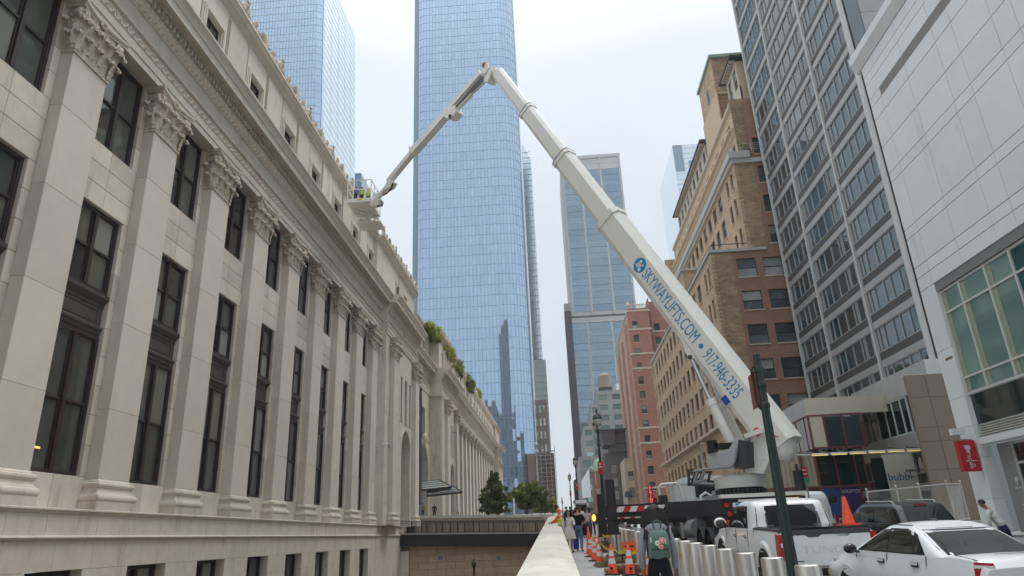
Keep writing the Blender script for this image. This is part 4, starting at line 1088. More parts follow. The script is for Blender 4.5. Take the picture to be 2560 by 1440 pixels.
def spaced(a,b,n,w): 
    s=(b-a)/n; return [(a+s*(i+.5)-w/2,a+s*(i+.5)+w/2) for i in range(n)]

# ================================================================== TAN BRICK LOFT BUILDING
tan=thing('tan_brick_building','tall stepped tan brick loft building with rough quoins and a brown brick flank','building',(27,90,gz(90)))
TXF,TY0,TY1=19.5,75.0,131.0; ZLOW=30.3; UX=24.0; ZUP=42.5
heads=[13.26+3.99*i for i in range(5)]
zr=[(h-2.4,h) for h in heads]
cols=[(76.7,77.7),(78.6,79.6)]+[(82.2+3.48*i,84.2+3.48*i) for i in range(13)]+[(127.6,128.4),(129.2,130.0)]
gl=pick(M['windark'],M['windark'],M['windark'],M['winpale'])
facade(tan,'x',TXF,-1,TY0+1.6,TY1-1.2,11.3,ZLOW,cols,zr,M['tan_brick_x'],.30,M['sash'],gl,'sash',M['buff'])
zlow=[(3.7,5.6),(7.2,9.4)]
facade(tan,'x',TXF-.02,-1,TY0+1.6,TY1-1.2,gz(75)-.5,10.9,[(a+.15,q-.15) for a,q in cols],zlow,M['tan_rough_x'],.35,M['sash'],gl,'sash')
b=MB().use(M['cornice']); b.box(TXF-.55,TXF+.3,TY0-.3,TY1,10.9,11.12); b.box(TXF-.35,TXF+.3,TY0-.1,TY1,11.12,11.3); b.build('belt_course',tan,world=True)
# rough quoins: blocks told apart one by one at the near corner
def quoins(x,y0,y1,z0,z1,m,h=.46,ax='x'):
    z=z0;i=0
    while z<z1-.1:
        L_=(1.6 if i%2 else 1.25)
        o=piece(tan,tan,'quoin_block',x-.05,x+.4,y0-.05,min(y1,y0+L_),z+.02,min(z1,z+h)-.02,m,.05); z+=h; i+=1
quoins(TXF,TY0,TY0+1.6,11.3,ZLOW,M['tan_rough_x'])
b=MB().use(M['tan_rough_x']); b.box(TXF,TXF+.6,TY0+.02,TY0+1.62,0,ZLOW); b.build('corner_pier',tan,world=True); b=MB().use(M['tan_rough_x']); b.box(TXF,TXF+.6,TY1-1.2,TY1,0,ZLOW)
b.box(TXF+.6,UX+3,TY1-.3,TY1,0,ZLOW); b.build('corner_pier',tan,world=True)
b=MB().use(M['greyledge']); b.box(TXF-.25,UX+2,TY0-.2,TY1,ZLOW,ZLOW+.35); b.build('setback_coping',tan,world=True)
b=MB().use(M['blackmetal']); b.cyl((TXF+.1,TY0,ZLOW+1.0),(TXF+.1,TY1-5,ZLOW+1.0),.04,n=6); b.cyl((TXF+.1,TY0,ZLOW+1.0),(UX,TY0,ZLOW+1.0),.05,n=6)
for i in range(14): b.cyl((TXF+.1,TY0+i*4,ZLOW+.3),(TXF+.1,TY0+i*4,ZLOW+1.0),.03,n=5)
b.build('roof_rail',tan,world=True)
# front, facing the camera: rough strip then brown brick
fw_=[(22.35,24.55),(25.35,27.6),(29.5,31.7),(33,35.2)]
fz=[(29.4-4.02*i-2.3,29.4-4.02*i) for i in range(6,-1,-1)]
gl2=pick(M['windark'],M['windark'],M['winpale'])
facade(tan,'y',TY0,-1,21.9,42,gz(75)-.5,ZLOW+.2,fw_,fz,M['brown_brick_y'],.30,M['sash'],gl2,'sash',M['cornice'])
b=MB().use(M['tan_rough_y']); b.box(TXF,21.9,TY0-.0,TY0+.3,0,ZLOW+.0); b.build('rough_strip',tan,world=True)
# second wing, higher
b=MB().use(M['tan_rough_x']); b.box(TXF+.05,UX+.5,92.0,104,ZLOW,34.7); b.build('wing_block',tan,world=True)
b=MB().use(M['greyledge']); b.box(TXF-.15,UX+.5,91.8,104.2,34.7,35.0); b.build('wing_coping',tan,world=True)
# upper block
ucols=[(76.4,77.5),(78.6,79.7)]+[(82.6+3.3*i,84.5+3.3*i) for i in range(14)]
facade(tan,'x',UX,-1,TY0+1.5,TY1-1,ZLOW,ZUP,ucols,[(31.6,34.1),(35.6,38.1),(39.3,41.6)],M['tan_brick_x'],.3,M['sash'],gl,'sash',M['buff'])
facade(tan,'y',TY0-.01,-1,26.3,44,ZLOW+.2,51,[(26.75,29.1),(31,33.2)],[(33.45-2.3+4.0*i,33.45+4.0*i) for i in range(4)],M['brown_brick_y'],.3,M['sash'],gl2,'pair',M['cornice'])
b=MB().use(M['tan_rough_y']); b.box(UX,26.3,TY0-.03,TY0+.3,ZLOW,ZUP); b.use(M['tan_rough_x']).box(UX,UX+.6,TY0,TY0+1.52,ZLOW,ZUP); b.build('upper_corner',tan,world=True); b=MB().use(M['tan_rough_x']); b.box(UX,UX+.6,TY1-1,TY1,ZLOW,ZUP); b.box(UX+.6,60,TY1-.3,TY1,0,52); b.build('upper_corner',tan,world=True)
quoins(UX,TY0,TY0+1.5,ZLOW+.4,ZUP,M['tan_rough_x'])
b=MB().use(M['greyledge']); b.box(UX-.6,UX+2,TY0-.6,TY1,ZUP,ZUP+.9); b.box(UX-.3,28,TY0-.35,TY0+.6,ZUP-.6,ZUP); b.use(M['cornice']).box(UX-.35,UX+.4,TY0+.6,TY1,ZUP-.5,ZUP); b.build('terrace_ledge',tan,world=True)
b=MB().use(M['mullion'])
for z in (1.2,1.45,1.7,1.95): b.cyl((UX-.3,TY0-.4,ZUP+z),(UX+3.6,TY0-.4,ZUP+z),.02,n=5); b.cyl((UX-.3,TY0-.4,ZUP+z),(UX-.3,TY0+4,ZUP+z),.02,n=5)
for i in range(4): b.cyl((UX-.3+i*1.3,TY0-.4,ZUP+.9),(UX-.3+i*1.3,TY0-.4,ZUP+1.95),.03,n=5)
b.build('terrace_rail',tan,world=True)
# terrace storey, cornice, slit band, parapet
X2=25.2
facade(tan,'x',X2,-1,TY0+1.2,TY1-8,ZUP,46.6,[(77,78.2),(79.4,80.6)]+[(82.6+3.3*i,84.9+3.3*i) for i in range(12)],[(43.6,46.0)],M['buff'],.3,M['sash'],gl,'sash')
b=MB().use(M['tan_rough_y']); b.box(X2,30,TY0+1.0,TY0+1.2,ZUP,52); b.box(X2,60,TY1-8.2,TY1-8,ZUP,52); b.build('terrace_end',tan,world=True)
b=MB().use(M['buff']); b.prism([(X2,46.6),(X2-.25,46.8),(X2-.35,47.1),(X2-.75,47.25),(X2-.75,47.6),(X2,47.8)],'y',TY0+1,TY1-7.8); b.build('buff_cornice',tan,world=True)
facade(tan,'x',X2+.1,-1,TY0+1.2,TY1-8,47.7,50.6,[(78+3.3*i,79.9+3.3*i) for i in range(13)],[(48.6,49.5)],M['buff'],.25,M['sash'],pick(M['windark']),'plain',name='slit_window')
b=MB().use(M['cornice']); b.prism([(X2+.1,50.6),(X2-.3,50.8),(X2-.3,51.1),(X2+.1,51.2)],'y',TY0+1,TY1-7.9)
for i in range(42): b.box(X2-.05,X2+.3,TY0+1.4+i*1.12,TY0+2.1+i*1.12,51.2,51.75)
b.build('parapet_band',tan,world=True)
# penthouse with dentilled eaves and bulkhead tower
X3=27.0
for y0,y1,nn in ((97,124,9),(76.5,81.5,2)):
    facade(tan,'x',X3,-1,y0,y1,51.0,58.2,spaced(y0,y1,nn,1.5),[(54.6,57.6)],M['cornice'],.3,M['sash'],gl,'sash',name='penthouse_window')
    b=MB().use(M['buff']); b.box(X3+.02,60,y0,y0+.3,51,58.2); b.box(X3+.02,60,y1-.3,y1,51,58.2); b.use(M['cornice']).box(X3-.03,X3+.2,y0,y1,51,54.3); b.build('penthouse_side',tan,world=True)
    b=MB().use(M['dgrey']); b.box(X3-.9,60,y0-.7,y1+.7,58.5,58.8); b.use(M['cornice'])
    n=int((y1-y0)/.62)
    for i in range(n): b.box(X3-.75,X3,y0+.1+i*.62,y0+.42+i*.62,58.2,58.5)
    b.build('dentil_eaves',tan,world=True)
b=MB().use(M['tan_rough_x']); b.box(X3+.3,36,87.6,96.5,51,67.5); b.use(M['tan_rough_y']).box(X3+.35,36,87.45,87.6,51,67.5); b.use(M['buff']).box(X3+.1,X3+.3,86.9,96.5,51,60.8); b.use(M['cornice']).box(X3+.1,36,87.2,96.6,60.8,61.1); b.build('bulkhead_tower',tan,world=True)
b=MB().use(M['copper']); b.box(X3,36.3,87.2,96.8,67.5,68.0); b.use(M['windark']).box(X3+.25,X3+.29,91.3,92.4,62.3,64.6); b.build('copper_cap',tan,world=True)
# ================================================================== foliage
def foliage(b,c,rad,n,mats,size=.16,up=False,spread=.36):
    """leaf-sized faces spread through clumps"""
    cl=[]
    for i in range(max(4,n//90)):
        while True:
            p=Vector((random.uniform(-1,1),random.uniform(-1,1),random.uniform(-1,1)))
            if .35<p.length<1: break
        cl.append((Vector(c)+Vector((p.x*rad[0],p.y*rad[1],p.z*rad[2])),random.choice(mats),random.uniform(.5,1.1)))
    for i in range(n):
        cc,m_,s=random.choice(cl); rr=min(rad)*spread*s
        p=cc+Vector((random.gauss(0,.5)*rr,random.gauss(0,.5)*rr,random.gauss(0,.42)*rr))
        a=Vector((random.uniform(-1,1),random.uniform(-1,1),random.uniform(-.6,.9 if not up else 2.5))).normalized()
        q=a.orthogonal().normalized(); q.rotate(Matrix.Rotation(random.uniform(0,6.28),3,a)); L_=size*random.uniform(.6,1.3)
        b.use(m_)
        if up: b.add([p-q*L_*.16,p+q*L_*.16,p+a*L_*1.8],[(0,1,2)])
        else: b.add([p-a*L_*.6,p+q*L_*.42,p+a*L_*.6,p-q*L_*.42],[(0,1,2,3)])
def tree(name,label,cat,loc,h,rad,n,mats,size=.2,trunk=.12,group=None,conic=False):
    t=thing(name,label,cat,loc,0,group); x,y,z=0,0,0
    tb=MB().use(M['bark']); tb.tube([(0,0,-.2),(.05,.02,h*.35),(-.04,.05,h*.7),(0,0,h*.92)],trunk,7,rs=[trunk,trunk*.8,trunk*.5,trunk*.15])
    for i in range(9):
        a=i*2.4; z0=h*(.28+.06*i); l=rad*(.75-.05*i); tb.tube([(0,0,z0),(l*.5*math.cos(a),l*.5*math.sin(a),z0+l*.25),(l*math.cos(a),l*math.sin(a),z0+l*.55)],.05,5,rs=[trunk*.45,trunk*.3,trunk*.1])
    tb.build('trunk',t,40)
    b=MB(); 
    if conic:
        for i in range(13):
            f=i/12; zz=h*(.16+.80*f); rr=rad*(1.0-.80*f**1.2)*random.uniform(.75,1.15)*(.7 if i==0 else 1)
            for k in range(5): a=k*1.256+i*.7+random.uniform(-.3,.3); foliage(b,(rr*.52*math.cos(a),rr*.52*math.sin(a),zz+random.uniform(-.2,.2)),(rr*.52,rr*.52,h*.075),n//65,mats,size,False,.75)
    else:
        for i in range(9):
            a=i*2.4; f=random.uniform(.3,.85); rr=rad*random.uniform(.35,.62)
            foliage(b,(rad*.55*math.cos(a)*(1.1-f*.6),rad*.55*math.sin(a)*(1.1-f*.6),h*(.25+.6*f)),(rr,rr,rr*.8),n//9,mats,size)
    b.build('crown',t); return t
tb_=[M['leaf'],M['leaf2'],M['leaf2']]
tp=onY(1238,1286,104); tree('conical_tree','small feathery dark green tree with a pointed crown in front of the far colonnade','tree',(tp.x,104,tp.z-.6),6.3,3.1,12000,tb_,.27,.11,None,True)
tp=onY(1322,1286,112); tree('broad_tree','broad bushy olive green tree behind the terrace wall, beneath the curved glass tower','tree',(tp.x-.3,112,tp.z-.8),5.6,3.9,15000,[M['leaf'],M['leaf'],M['leaf3'],M['leaf2']],.27,.14)
tp=onY(1362,1286,122); tree('broad_tree','smaller dull green tree at the right end of the terrace wall','tree',(tp.x,122,tp.z-.8),4.2,2.6,6000,[M['leaf'],M['leaf2'],M['leaf3']],.27,.11)
# planting on the old building's roof
sh=[((1083,842),'spiky yellow green rooftop grass above the stone cornice, highest clump of the planting',1.5,M['leaf3']),((1112,890),'broad yellow green rooftop shrub above the corner block of the attic',1.9,M['leaf3']),((1140,925),'light green rooftop shrub trailing over the attic between two clumps',1.6,M['leaf']),((1166,965),'dark green rooftop shrub hanging over the attic edge, the deepest green clump',1.9,M['leaf2']),((1190,990),'small yellow green rooftop shrub at the lower end of the planting',1.3,M['leaf3'])]
for (px,py),lab,s,m_ in sh:
    p=onX(px,py,-16.3); t=thing('rooftop_shrub',lab,'shrub',(p.x,p.y,p.z-s*.5),0,'shrubs along the roof of the stone building')
    b=MB(); foliage(b,(.2,0,s*.7),(s*.6,s*3.2,s*.62),6000,[m_,M['leaf3'],m_],.30,True); foliage(b,(.2,0,s*.3),(s*.6,s*3.2,s*.4),1600,[m_,M['leaf']],.2); b.build('foliage',t)
p=onY(1856,372,TY0+.6); t=thing('terrace_shrub','green shrub in a planter on the brick building terrace','shrub',(p.x,p.y,ZUP+.9))
b=MB(); foliage(b,(0,0,.9),(1.0,.8,.7),800,[M['leaf'],M['leaf3'],M['leaf2']],.16); b.build('foliage',t); b=MB().use(M['wood']); b.box(-.8,.8,-.3,.3,0,.45); b.build('planter',t)

# ================================================================== RED BRICK BUILDING
red=thing('red_brick_building','narrow red brick building with pale stone bands between tan loft building and dark hotel','building',(24,175,gz(175)))
RY0,RY1,RX=162.0,196.0,19.6
rzw=[(48.7-3.48*i-1.9,48.7-3.48*i) for i in range(12,-1,-1)]
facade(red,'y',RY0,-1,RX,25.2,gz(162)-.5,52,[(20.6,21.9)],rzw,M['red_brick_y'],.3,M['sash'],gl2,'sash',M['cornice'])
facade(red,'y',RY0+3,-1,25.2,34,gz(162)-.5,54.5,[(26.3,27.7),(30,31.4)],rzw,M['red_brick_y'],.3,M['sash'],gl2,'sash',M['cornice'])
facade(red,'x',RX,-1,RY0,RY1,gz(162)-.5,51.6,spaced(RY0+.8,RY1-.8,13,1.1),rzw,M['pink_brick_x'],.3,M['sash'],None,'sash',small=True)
b=MB().use(M['cornice'])
for z in (51.2,46.4,40.2,36.6,22.4,18.9,8.9):
    b.box(RX-.14,25.3,RY0-.14,RY0+.02,z,z+.42); b.box(RX-.14,RX+.02,RY0+.02,RY1,z,z+.42)
for z in (46.4,40.2): b.box(25.2,34,RY0+2.86,RY0+3.02,z,z+.42)
for i in range(9): b.box(21.3+i*.3,21.45+i*.3,RY0-.05,RY0+.1,52,52.9)
b.box(20.8,24.5,RY0-.08,RY0+.15,52.9,53.1); b.build('stone_band',red,world=True)
b=MB().use(M['red_brick_y']); b.box(25.0,25.2,RY0,RY0+3,0,54.5); b.box(RX+.02,34,RY0+3.4,RY1,51.6,52); b.box(19.7,22,RY1-.1,RY1,0,51.5)
b.use(M['greyledge']).box(26,31,RY0+9,RY0+16,52,56.5); b.use(M['cornice']).lathe([(.35,0),(.25,.3),(.55,.8),(.45,1.5),(.1,1.9)],10,(RX+.5,RY0+.5,52)); b.build('roof_block',red,world=True)
b=MB().use(M['pink_brick_x'])
for i in range(3): y=RY0+4+i*11; b.box(RX-.6,RX,y,y+5.5,gz(170),47.5 if i else 49)
b.build('bay_front',red,world=True)
# PRINT sign
p=onY(1627,1237,RY0-.6); sg=thing('print_sign','narrow vertical red lit sign reading PRINT at red building foot','sign',(p.x,p.y,p.z))
b=MB().use(mat('dark_red_sign',(.06,.01,.012),.5,0)); b.box(p.x-.45,p.x+.45,p.y,p.y+.25,p.z-2.3,p.z+1.8); b.build('sign_box',sg,world=True)
neon=mat('neon_red',(.8,.03,.05),.4,0,emit=(1,.04,.07),estr=1.6)
for i,ch in enumerate('PRINT'): text(ch,.95,neon,sg,(p.x,p.y-.02,p.z+1.35-i*.8),(R(90),0,0),'sign_letter')
# ================================================================== smaller buildings down the street
sm=thing('tan_low_building','low tan brick shop building with dark awning beside the red brick building','building',(18,180,gz(180)))
facade(sm,'y',178,-1,16.9,19.55,gz(178)-.5,17.0,[(17.5,18.9)],[(8,10.2),(12,14.2)],M['buff'],.2,M['sash'],gl2,'sash')
b=MB().use(M['cornice']); b.box(16.8,17.0,177.9,200,gz(178),17.2); b.box(16.85,19.5,177.85,178,16.9,17.4); b.use(M['green']).hexa([(16.2,176.6,8.0),(18.0,176.6,8.0),(18.0,178,8.0),(16.2,178,8.0)],[(16.4,177.4,9.4),(18,177.4,9.4),(18,178,9.4),(16.4,178,9.4)]); b.build('awning',sm,world=True)
dk=thing('dark_grey_building','dark charcoal hotel with overhanging rooftop box and tall pale windows','building',(15.5,195,gz(195)))
facade(dk,'y',190,-1,12.9,18.6,gz(190)-.5,20.4,[(14.3,15.9),(17.3,18.0)],[(4.6,7.0),(8.0,10.4),(11.4,13.8),(14.8,17.2)],M['dkbrick'],.3,M['sash'],pick(M['winpale'],M['tealglass'],M['winpale']),'tri')
facade(dk,'x',12.9,-1,190,204,gz(190)-.5,20.4,spaced(190.5,203.5,5,1.3),[(4.6,7.0),(8.0,10.4),(11.4,13.8),(14.8,17.2)],M['dkbrick'],.3,M['sash'],pick(M['windark']),'tri')
b=MB().use(M['dkbrick']); b.box(14.6,19.2,189.4,200,20.4,26.0); b.hexa([(12.9,188.4,22.2),(16,188.4,22.2),(16,199,22.2),(12.9,199,22.2)],[(12.2,188,25.9),(16,188,25.9),(16,199,25.9),(12.2,199,25.9)]); b.use(M['dgrey']).box(12.0,19.3,187.8,200,25.9,26.4); b.box(14.4,19.3,189.2,200,22.4,22.7); b.build('rooftop_box',dk,world=True)
ch=thing('domed_church','small red brick church with pale green copper dome','church',(11.8,214,gz(214)))
facade(ch,'y',210,-1,10.2,14.2,gz(210)-.5,17.2,[(11.0,12.2),(12.8,13.6)],[(8,12.5)],M['red_brick_y'],.3,M['sash'],pick(M['winpale']),'plain')
facade(ch,'x',10.2,-1,210,222,gz(210)-.5,17.2,spaced(210.5,221.5,4,1.2),[(8,12.5)],M['red_brick_y'],.3,M['sash'],None,'plain',small=True)
b=MB().use(M['cornice']); b.box(10.0,14.4,209.8,222,17.2,17.7); b.box(10.9,11.2,209.7,210,13.4,16.8); b.box(12.3,12.7,209.7,210,6,16.8); b.use(M['copper']).lathe([(2.15,0),(2.05,1.0),(1.6,2.2),(.85,3.1),(.12,3.6),(.05,4.2)],14,(12.4,212.3,17.7)); b.ball((10.1,210,17.9),(.6,.6,.8),8,5); b.build('dome',ch,40,world=True)
gh=thing('grey_stepped_hotel','pale grey stepped hotel with blue green window bands and rooftop water tank','building',(18,240,gz(235)))
def gface(x0,x1,y,z1,n,z0=None,w=.62,rows=None):
    z0=gz(y)-.5 if z0 is None else z0
    fl=3.45; zs=[]; z=z1-1.3
    while z-2.0>z0+1 and len(zs)<14: zs.append((z-1.75,z)); z-=fl
    s=(x1-x0)/n
    facade(gh,'y',y,-1,x0,x1,z0,z1,[(x0+s*(i+.5)-s*w/2,x0+s*(i+.5)+s*w/2) for i in range(n)],zs[::-1],M['greyconc'],.25,M['sash'],pick(M['greywin']),'tri')
gface(14.6,28.0,230,45.2,3); gface(12.4,14.6,229,40.9,1,w=.6); gface(9.2,12.4,227,33.2,1,w=.72); gface(7.2,10.6,212,22.0,1,w=.72)
b=MB().use(M['greyconc']); b.box(14.6,28,230.4,260,44.8,45.2); b.box(14.6,14.8,229.5,260,20,45.2); b.box(12.4,12.6,229.3,260,20,40.9); b.box(12.4,14.6,229.3,260,40.6,40.9); b.box(9.2,9.4,227.3,260,5,33.2); b.box(9.2,12.4,227.3,260,32.9,33.2)
b.box(6.6,7.2,212.0,250,gz(212),22.0); b.box(7.2,10.6,212.3,250,21.7,22.0); b.build('step_block',gh,world=True)
b=MB().use(mat('tank_wood',(.30,.24,.19),.9,.2,3,stretch=(3,3,.2))); b.lathe([(2.2,0),(2.3,.1),(2.2,4.3),(1.2,5.2),(.1,5.6)],14,(18.2,236,47.2)); b.use(M['dgrey']).box(16,20.5,234,238,45.2,47.2); b.use(M['wpanel']).box(22,27,236,244,45.2,48.6); b.build('water_tank',gh,30,world=True)
wb_=thing('white_billboard','blank white billboard panel beside the street lamp far down the street','billboard',(7.2,195,gz(195)))
b=MB().use(M['white']); b.hexa([(6.2,194,9),(8.4,190,9),(8.4,190.3,9),(6.2,194.3,9)],[(6.2,194,13.5),(8.4,190,16.5),(8.4,190.3,16.5),(6.2,194.3,13.5)]); b.use(M['dgrey']).cyl((7.3,192.2,gz(192)),(7.3,192.2,9),.2); b.build('panel',wb_,world=True)

# ================================================================== GLASS TOWERS
def lattice(root,name,path,z0,z1,fl,m,tv=.10,th=.12,d=.12):
    """mullions and floor lines following a plan path"""
    b=MB().use(m)
    for p in path: b.beam((p[0],p[1],z0),(p[0],p[1],z1),tv,d*2,upv=(0,1,0))
    z=z0
    while z<=z1+.01:
        for p,q in zip(path[:-1],path[1:]): b.beam((p[0],p[1],z),(q[0],q[1],z),d*2,th)
        z+=fl
    return b.build(name,root,world=True,kind='stuff')
def panes(root,path,z0,z1,fl,m,gap=.04,lo=True):
    P=[Vector((p[0],p[1],0)) for p in path]
    z=z0
    while z<z1-.1:
        for p,q in zip(P[:-1],P[1:]):
            dvec=q-p; Lh=dvec.length; k=(root,'pane'); COUNT[k]=COUNT.get(k,0)+1
            if COUNT[k]<=290:
                me=chbox(round(Lh-gap,2),.06,round(fl-gap,2),m,0); c=(p+q)/2
                obj('pane',me,root,True,(c.x,c.y,z+fl/2),(random.uniform(-.007,.007),0,math.atan2(dvec.y,dvec.x)+random.uniform(-.007,.007)))
            else:
                n=dvec.cross(Vector((0,0,1))).normalized()*random.uniform(-.011,.011)*(2.2 if z<120 else 1)
                REST.setdefault(k,MB()).use(m).quad((p.x,p.y,z),(q.x,q.y,z),(q.x+n.x,q.y+n.y,z+fl),(p.x+n.x,p.y+n.y,z+fl))
        z+=fl
def path_line(p,q,step):
    p=Vector(p);q=Vector(q);n=max(1,round((q-p).length/step)); return [tuple(p.lerp(q,i/n)) for i in range(n+1)]
# curved blue tower
T1=thing('curved_glass_tower','tall pale blue glass tower with rounded corner in the middle, behind the boom','skyscraper',(-34,300,gz(280)))
xl,xr,yf,rc=-60.0,-8.5,280.0,9.0
path=path_line((xl+2.5,yf+1.5),(xl+5,yf),1.65)[:-1]+path_line((xl+5,yf-.0),(xr-rc,yf),1.65)
na=9
path+= [(xr-rc+rc*math.sin(math.pi/2*i/na),yf+rc-rc*math.cos(math.pi/2*i/na)) for i in range(1,na+1)]
z0=gz(280)-1; FL1=4.9; NZ=60
panes(T1,path,z0,z0+FL1*NZ,FL1,M['tblue'])
lattice(T1,'mullion_grid',path,z0,z0+FL1*NZ,FL1,M['tmull'],.12,.13,.08)
b=MB().use(M['tmull']); b.box(xl,xl+2.4,yf+2.2,yf+40,z0,z0+FL1*NZ)
b.use(M['tblue2']).box(xr-.05,xr+.05,yf+rc+.1,yf+rc+28,z0,z0+FL1*NZ); b.use(M['wpanel']).box(xr-.1,xr+.35,yf+rc+2.2,yf+rc+4.2,z0,z0+FL1*NZ)
b.use(M['tmull']).box(xl+1,xr-rc,yf+3,yf+40,z0,z0+FL1*NZ-1); b.build('side_wall',T1,world=True)
# second blue tower, left
T2=thing('left_glass_tower','blue glass tower with pale receding flank above the stone building','skyscraper',(-150,330,gz(300)))
XR=lambda z:-107.7-(z-20)*.036
FL2=4.9; zb=60.0
pb=MB().use(M['tblue']); mbv=MB().use(M['tmull']); sb=MB().use(M['tblue2']); mb2=MB().use(M['tmull_pale'])
nz=54
for j in range(nz):
    za=zb+j*FL2; zc=za+FL2
    for i in range(40):
        x1=-1.7*i; 
        k=(T2,'pane'); COUNT[k]=COUNT.get(k,0)+1
        pa=(XR(za)-3.0+x1-1.7,300,za); qa=(XR(za)-3.0+x1,300,za); qc=(XR(zc)-3.0+x1,300,zc); pc=(XR(zc)-3.0+x1-1.7,300,zc)
        if j>=22 and COUNT.get((T2,'own'),0)<290 and i<14:
            COUNT[(T2,'own')]=COUNT.get((T2,'own'),0)+1
            obj('pane',chbox(1.64,.06,4.84,M['tblue'],0),T2,True,((pa[0]+qc[0])/2,300,(za+zc)/2),(random.uniform(-.003,.003),-.036,random.uniform(-.003,.003)))
        else: pb.quad(pa,qa,qc,pc)
    mbv.beam((XR(za)-72,299.95,za),(XR(za)-3,299.95,za),.16,.13); mbv.beam((XR(za)-3,299.95,za),(XR(za),302,za),.16,.13)
    # rounded corner and flank
    pb.quad((XR(za)-3,300,za),(XR(za),302,za),(XR(zc),302,zc),(XR(zc)-3,300,zc))
    mb2.beam((XR(za)+.03,302,za),(XR(za)+.03,366,za),.12,.14)
    for i in range(20):
        y=302+i*3.2; sb.quad((XR(za),y,za),(XR(za),y+3.2,za),(XR(zc),y+3.2,zc),(XR(zc),y,zc))
for i in range(42): mbv.beam((XR(zb)-3-1.7*i,299.95,zb),(XR(zb+nz*FL2)-3-1.7*i,299.95,zb+nz*FL2),.16,.2,upv=(0,1,0))
mbv.beam((XR(zb)+.02,302.3,zb),(XR(zb+nz*FL2)+.02,302.3,zb+nz*FL2),.7,.2,upv=(0,1,0))
for i in range(1,20,4): mb2.beam((XR(zb)+.03,302+3.2*i,zb),(XR(zb+nz*FL2)+.03,302+3.2*i,zb+nz*FL2),.05,.05,upv=(0,1,0))
pb.build('pane_remainder',T2,world=True,kind='stuff'); mbv.build('mullion_grid',T2,world=True,kind='stuff'); sb.build('flank_glass',T2,world=True,kind='stuff'); mb2.build('flank_lines',T2,world=True,kind='stuff')
# small dark tower behind the basket
T3=thing('small_grey_tower','small dark grey tower top peeping out behind the lift basket','skyscraper',(-127,430,0))
b=MB().use(M['rtglass']); b.hexa([(-150,420,100),(-119,420,100),(-119,445,100),(-150,445,100)],[(-150,420,249),(-127,420,249),(-127,445,249),(-150,445,249)]); b.build('body',T3,world=True)
b=MB().use(M['tmull'])
for i in range(14): b.beam((-150,419.9,249-i*4.2),(-127+i*.55,419.9,249-i*4.2),.3,.4)
b.build('floor_line',T3,world=True,kind='stuff')
# framed tower on the right of the street
T4=thing('framed_glass_tower','blue grey glass tower with pale vertical mullions in three bays, right of the boom','skyscraper',(33,400,gz(380)))
RTY=380.0
def framed(x0,xs,z0,z1,band):
    b=MB().use(M['rtframe']); b.box(x0-1.3,xs[-1]+.8,RTY+.35,RTY+50,z0,z1)
    for x in [x0]+xs: b.box(x-.55,x+.55,RTY-.5,RTY+.4,z0,z1+.5)
    b.box(x0-1.3,xs[-1]+.9,RTY-.55,RTY+.5,z1,z1+2.2); b.build('frame',T4,world=True)
    X=[x0]+xs; z=z1; j=0
    db=MB().use(M['tmull'])
    while z-4.0>z0:
        for a,c in zip(X[:-1],X[1:]):
            mm=M['rtglass'] if (j>=2 or z0<60) else mat('tower_crown_louvre',(.56,.57,.56),.6,.05,.2)
            piece(T4,T4,'glass_band',a+.6,c-.6,RTY+.1,RTY+.3,z-4.0,z-.1,mm,0)
            n=int((c-a-1.2)/1.15)
            for i in range(1,n): db.box(a+.6+i*(c-a-1.2)/n-.035,a+.6+i*(c-a-1.2)/n+.035,RTY+.06,RTY+.1,z-4.0,z-.1)
            if j%3==2: db.box(a+.6,c-.6,RTY-.1,RTY+.1,z-4.35,z-3.95)
        z-=4.08; j+=1
    db.build('thin_mullion',T4,world=True,kind='stuff')
framed(15.0,[26.0,38.8,51.0],119.5,224,3)
framed(12.6,[22.5,36.5,52.0],gz(380),115.0,3)
b=MB().use(M['spandark']); b.box(13,52.5,RTY+.2,RTY+40,115.0,119.5); b.use(M['rtframe']).box(11.8,12.4,RTY,RTY+50,0,115); b.box(10.9,53,RTY-.6,RTY,117.2,118); b.build('plant_floor',T4,world=True)
T5=thing('dark_slim_tower','dark navy slim tower standing left of the framed glass tower','skyscraper',(11.5,372,gz(372)))
b=MB().use(mat('navy_cladding',(.028,.032,.045),.5,.2,.3)); b.box(9.3,13.2,366,376,gz(366),118.5); b.use(M['grey']).box(9.4,13.2,366.2,376,118.5,123)
for i in range(26): b.use(M['blackmetal']).box(9.25,13.25,365.9,366,12+i*4.1,12.5+i*4.1)
b.build('body',T5,world=True)
# the small dark block at its foot
T6=thing('dark_low_block','low dark block beneath the slim navy tower at the street end','building',(8,260,gz(260)))
b=MB().use(mat('navy_block',(.035,.04,.06),.6,.2,.5)); b.box(5.6,9.0,255,270,gz(255),18.4); b.build('body',T6,world=True)
# hazy pale tower behind the brick building
T7=thing('pale_mirror_tower','pale mirror glass tower fading into sky left of the brick penthouse','skyscraper',(115,450,0))
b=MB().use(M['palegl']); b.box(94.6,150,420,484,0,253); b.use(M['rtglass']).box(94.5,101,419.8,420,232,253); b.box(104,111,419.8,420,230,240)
for i in range(44): b.use(M['tmull_pale']).box(94.6,150,419.86,420.0,78+i*4,78.22+i*4)
for i in range(30): b.box(94.6+i*1.9,94.72+i*1.9,419.86,420.0,78,253)
b.build('body',T7,world=True)
T8=thing('slim_white_tower','slim white framed tower squeezed behind the right edge of the curved tower','skyscraper',(-10,410,0))
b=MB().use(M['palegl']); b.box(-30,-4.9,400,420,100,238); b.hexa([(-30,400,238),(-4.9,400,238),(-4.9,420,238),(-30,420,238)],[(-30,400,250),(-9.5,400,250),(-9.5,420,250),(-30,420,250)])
b.use(M['tmull'])
for i in range(34): b.box(-30,-4.85,399.7,400,102+i*4.3,102.22+i*4.3)
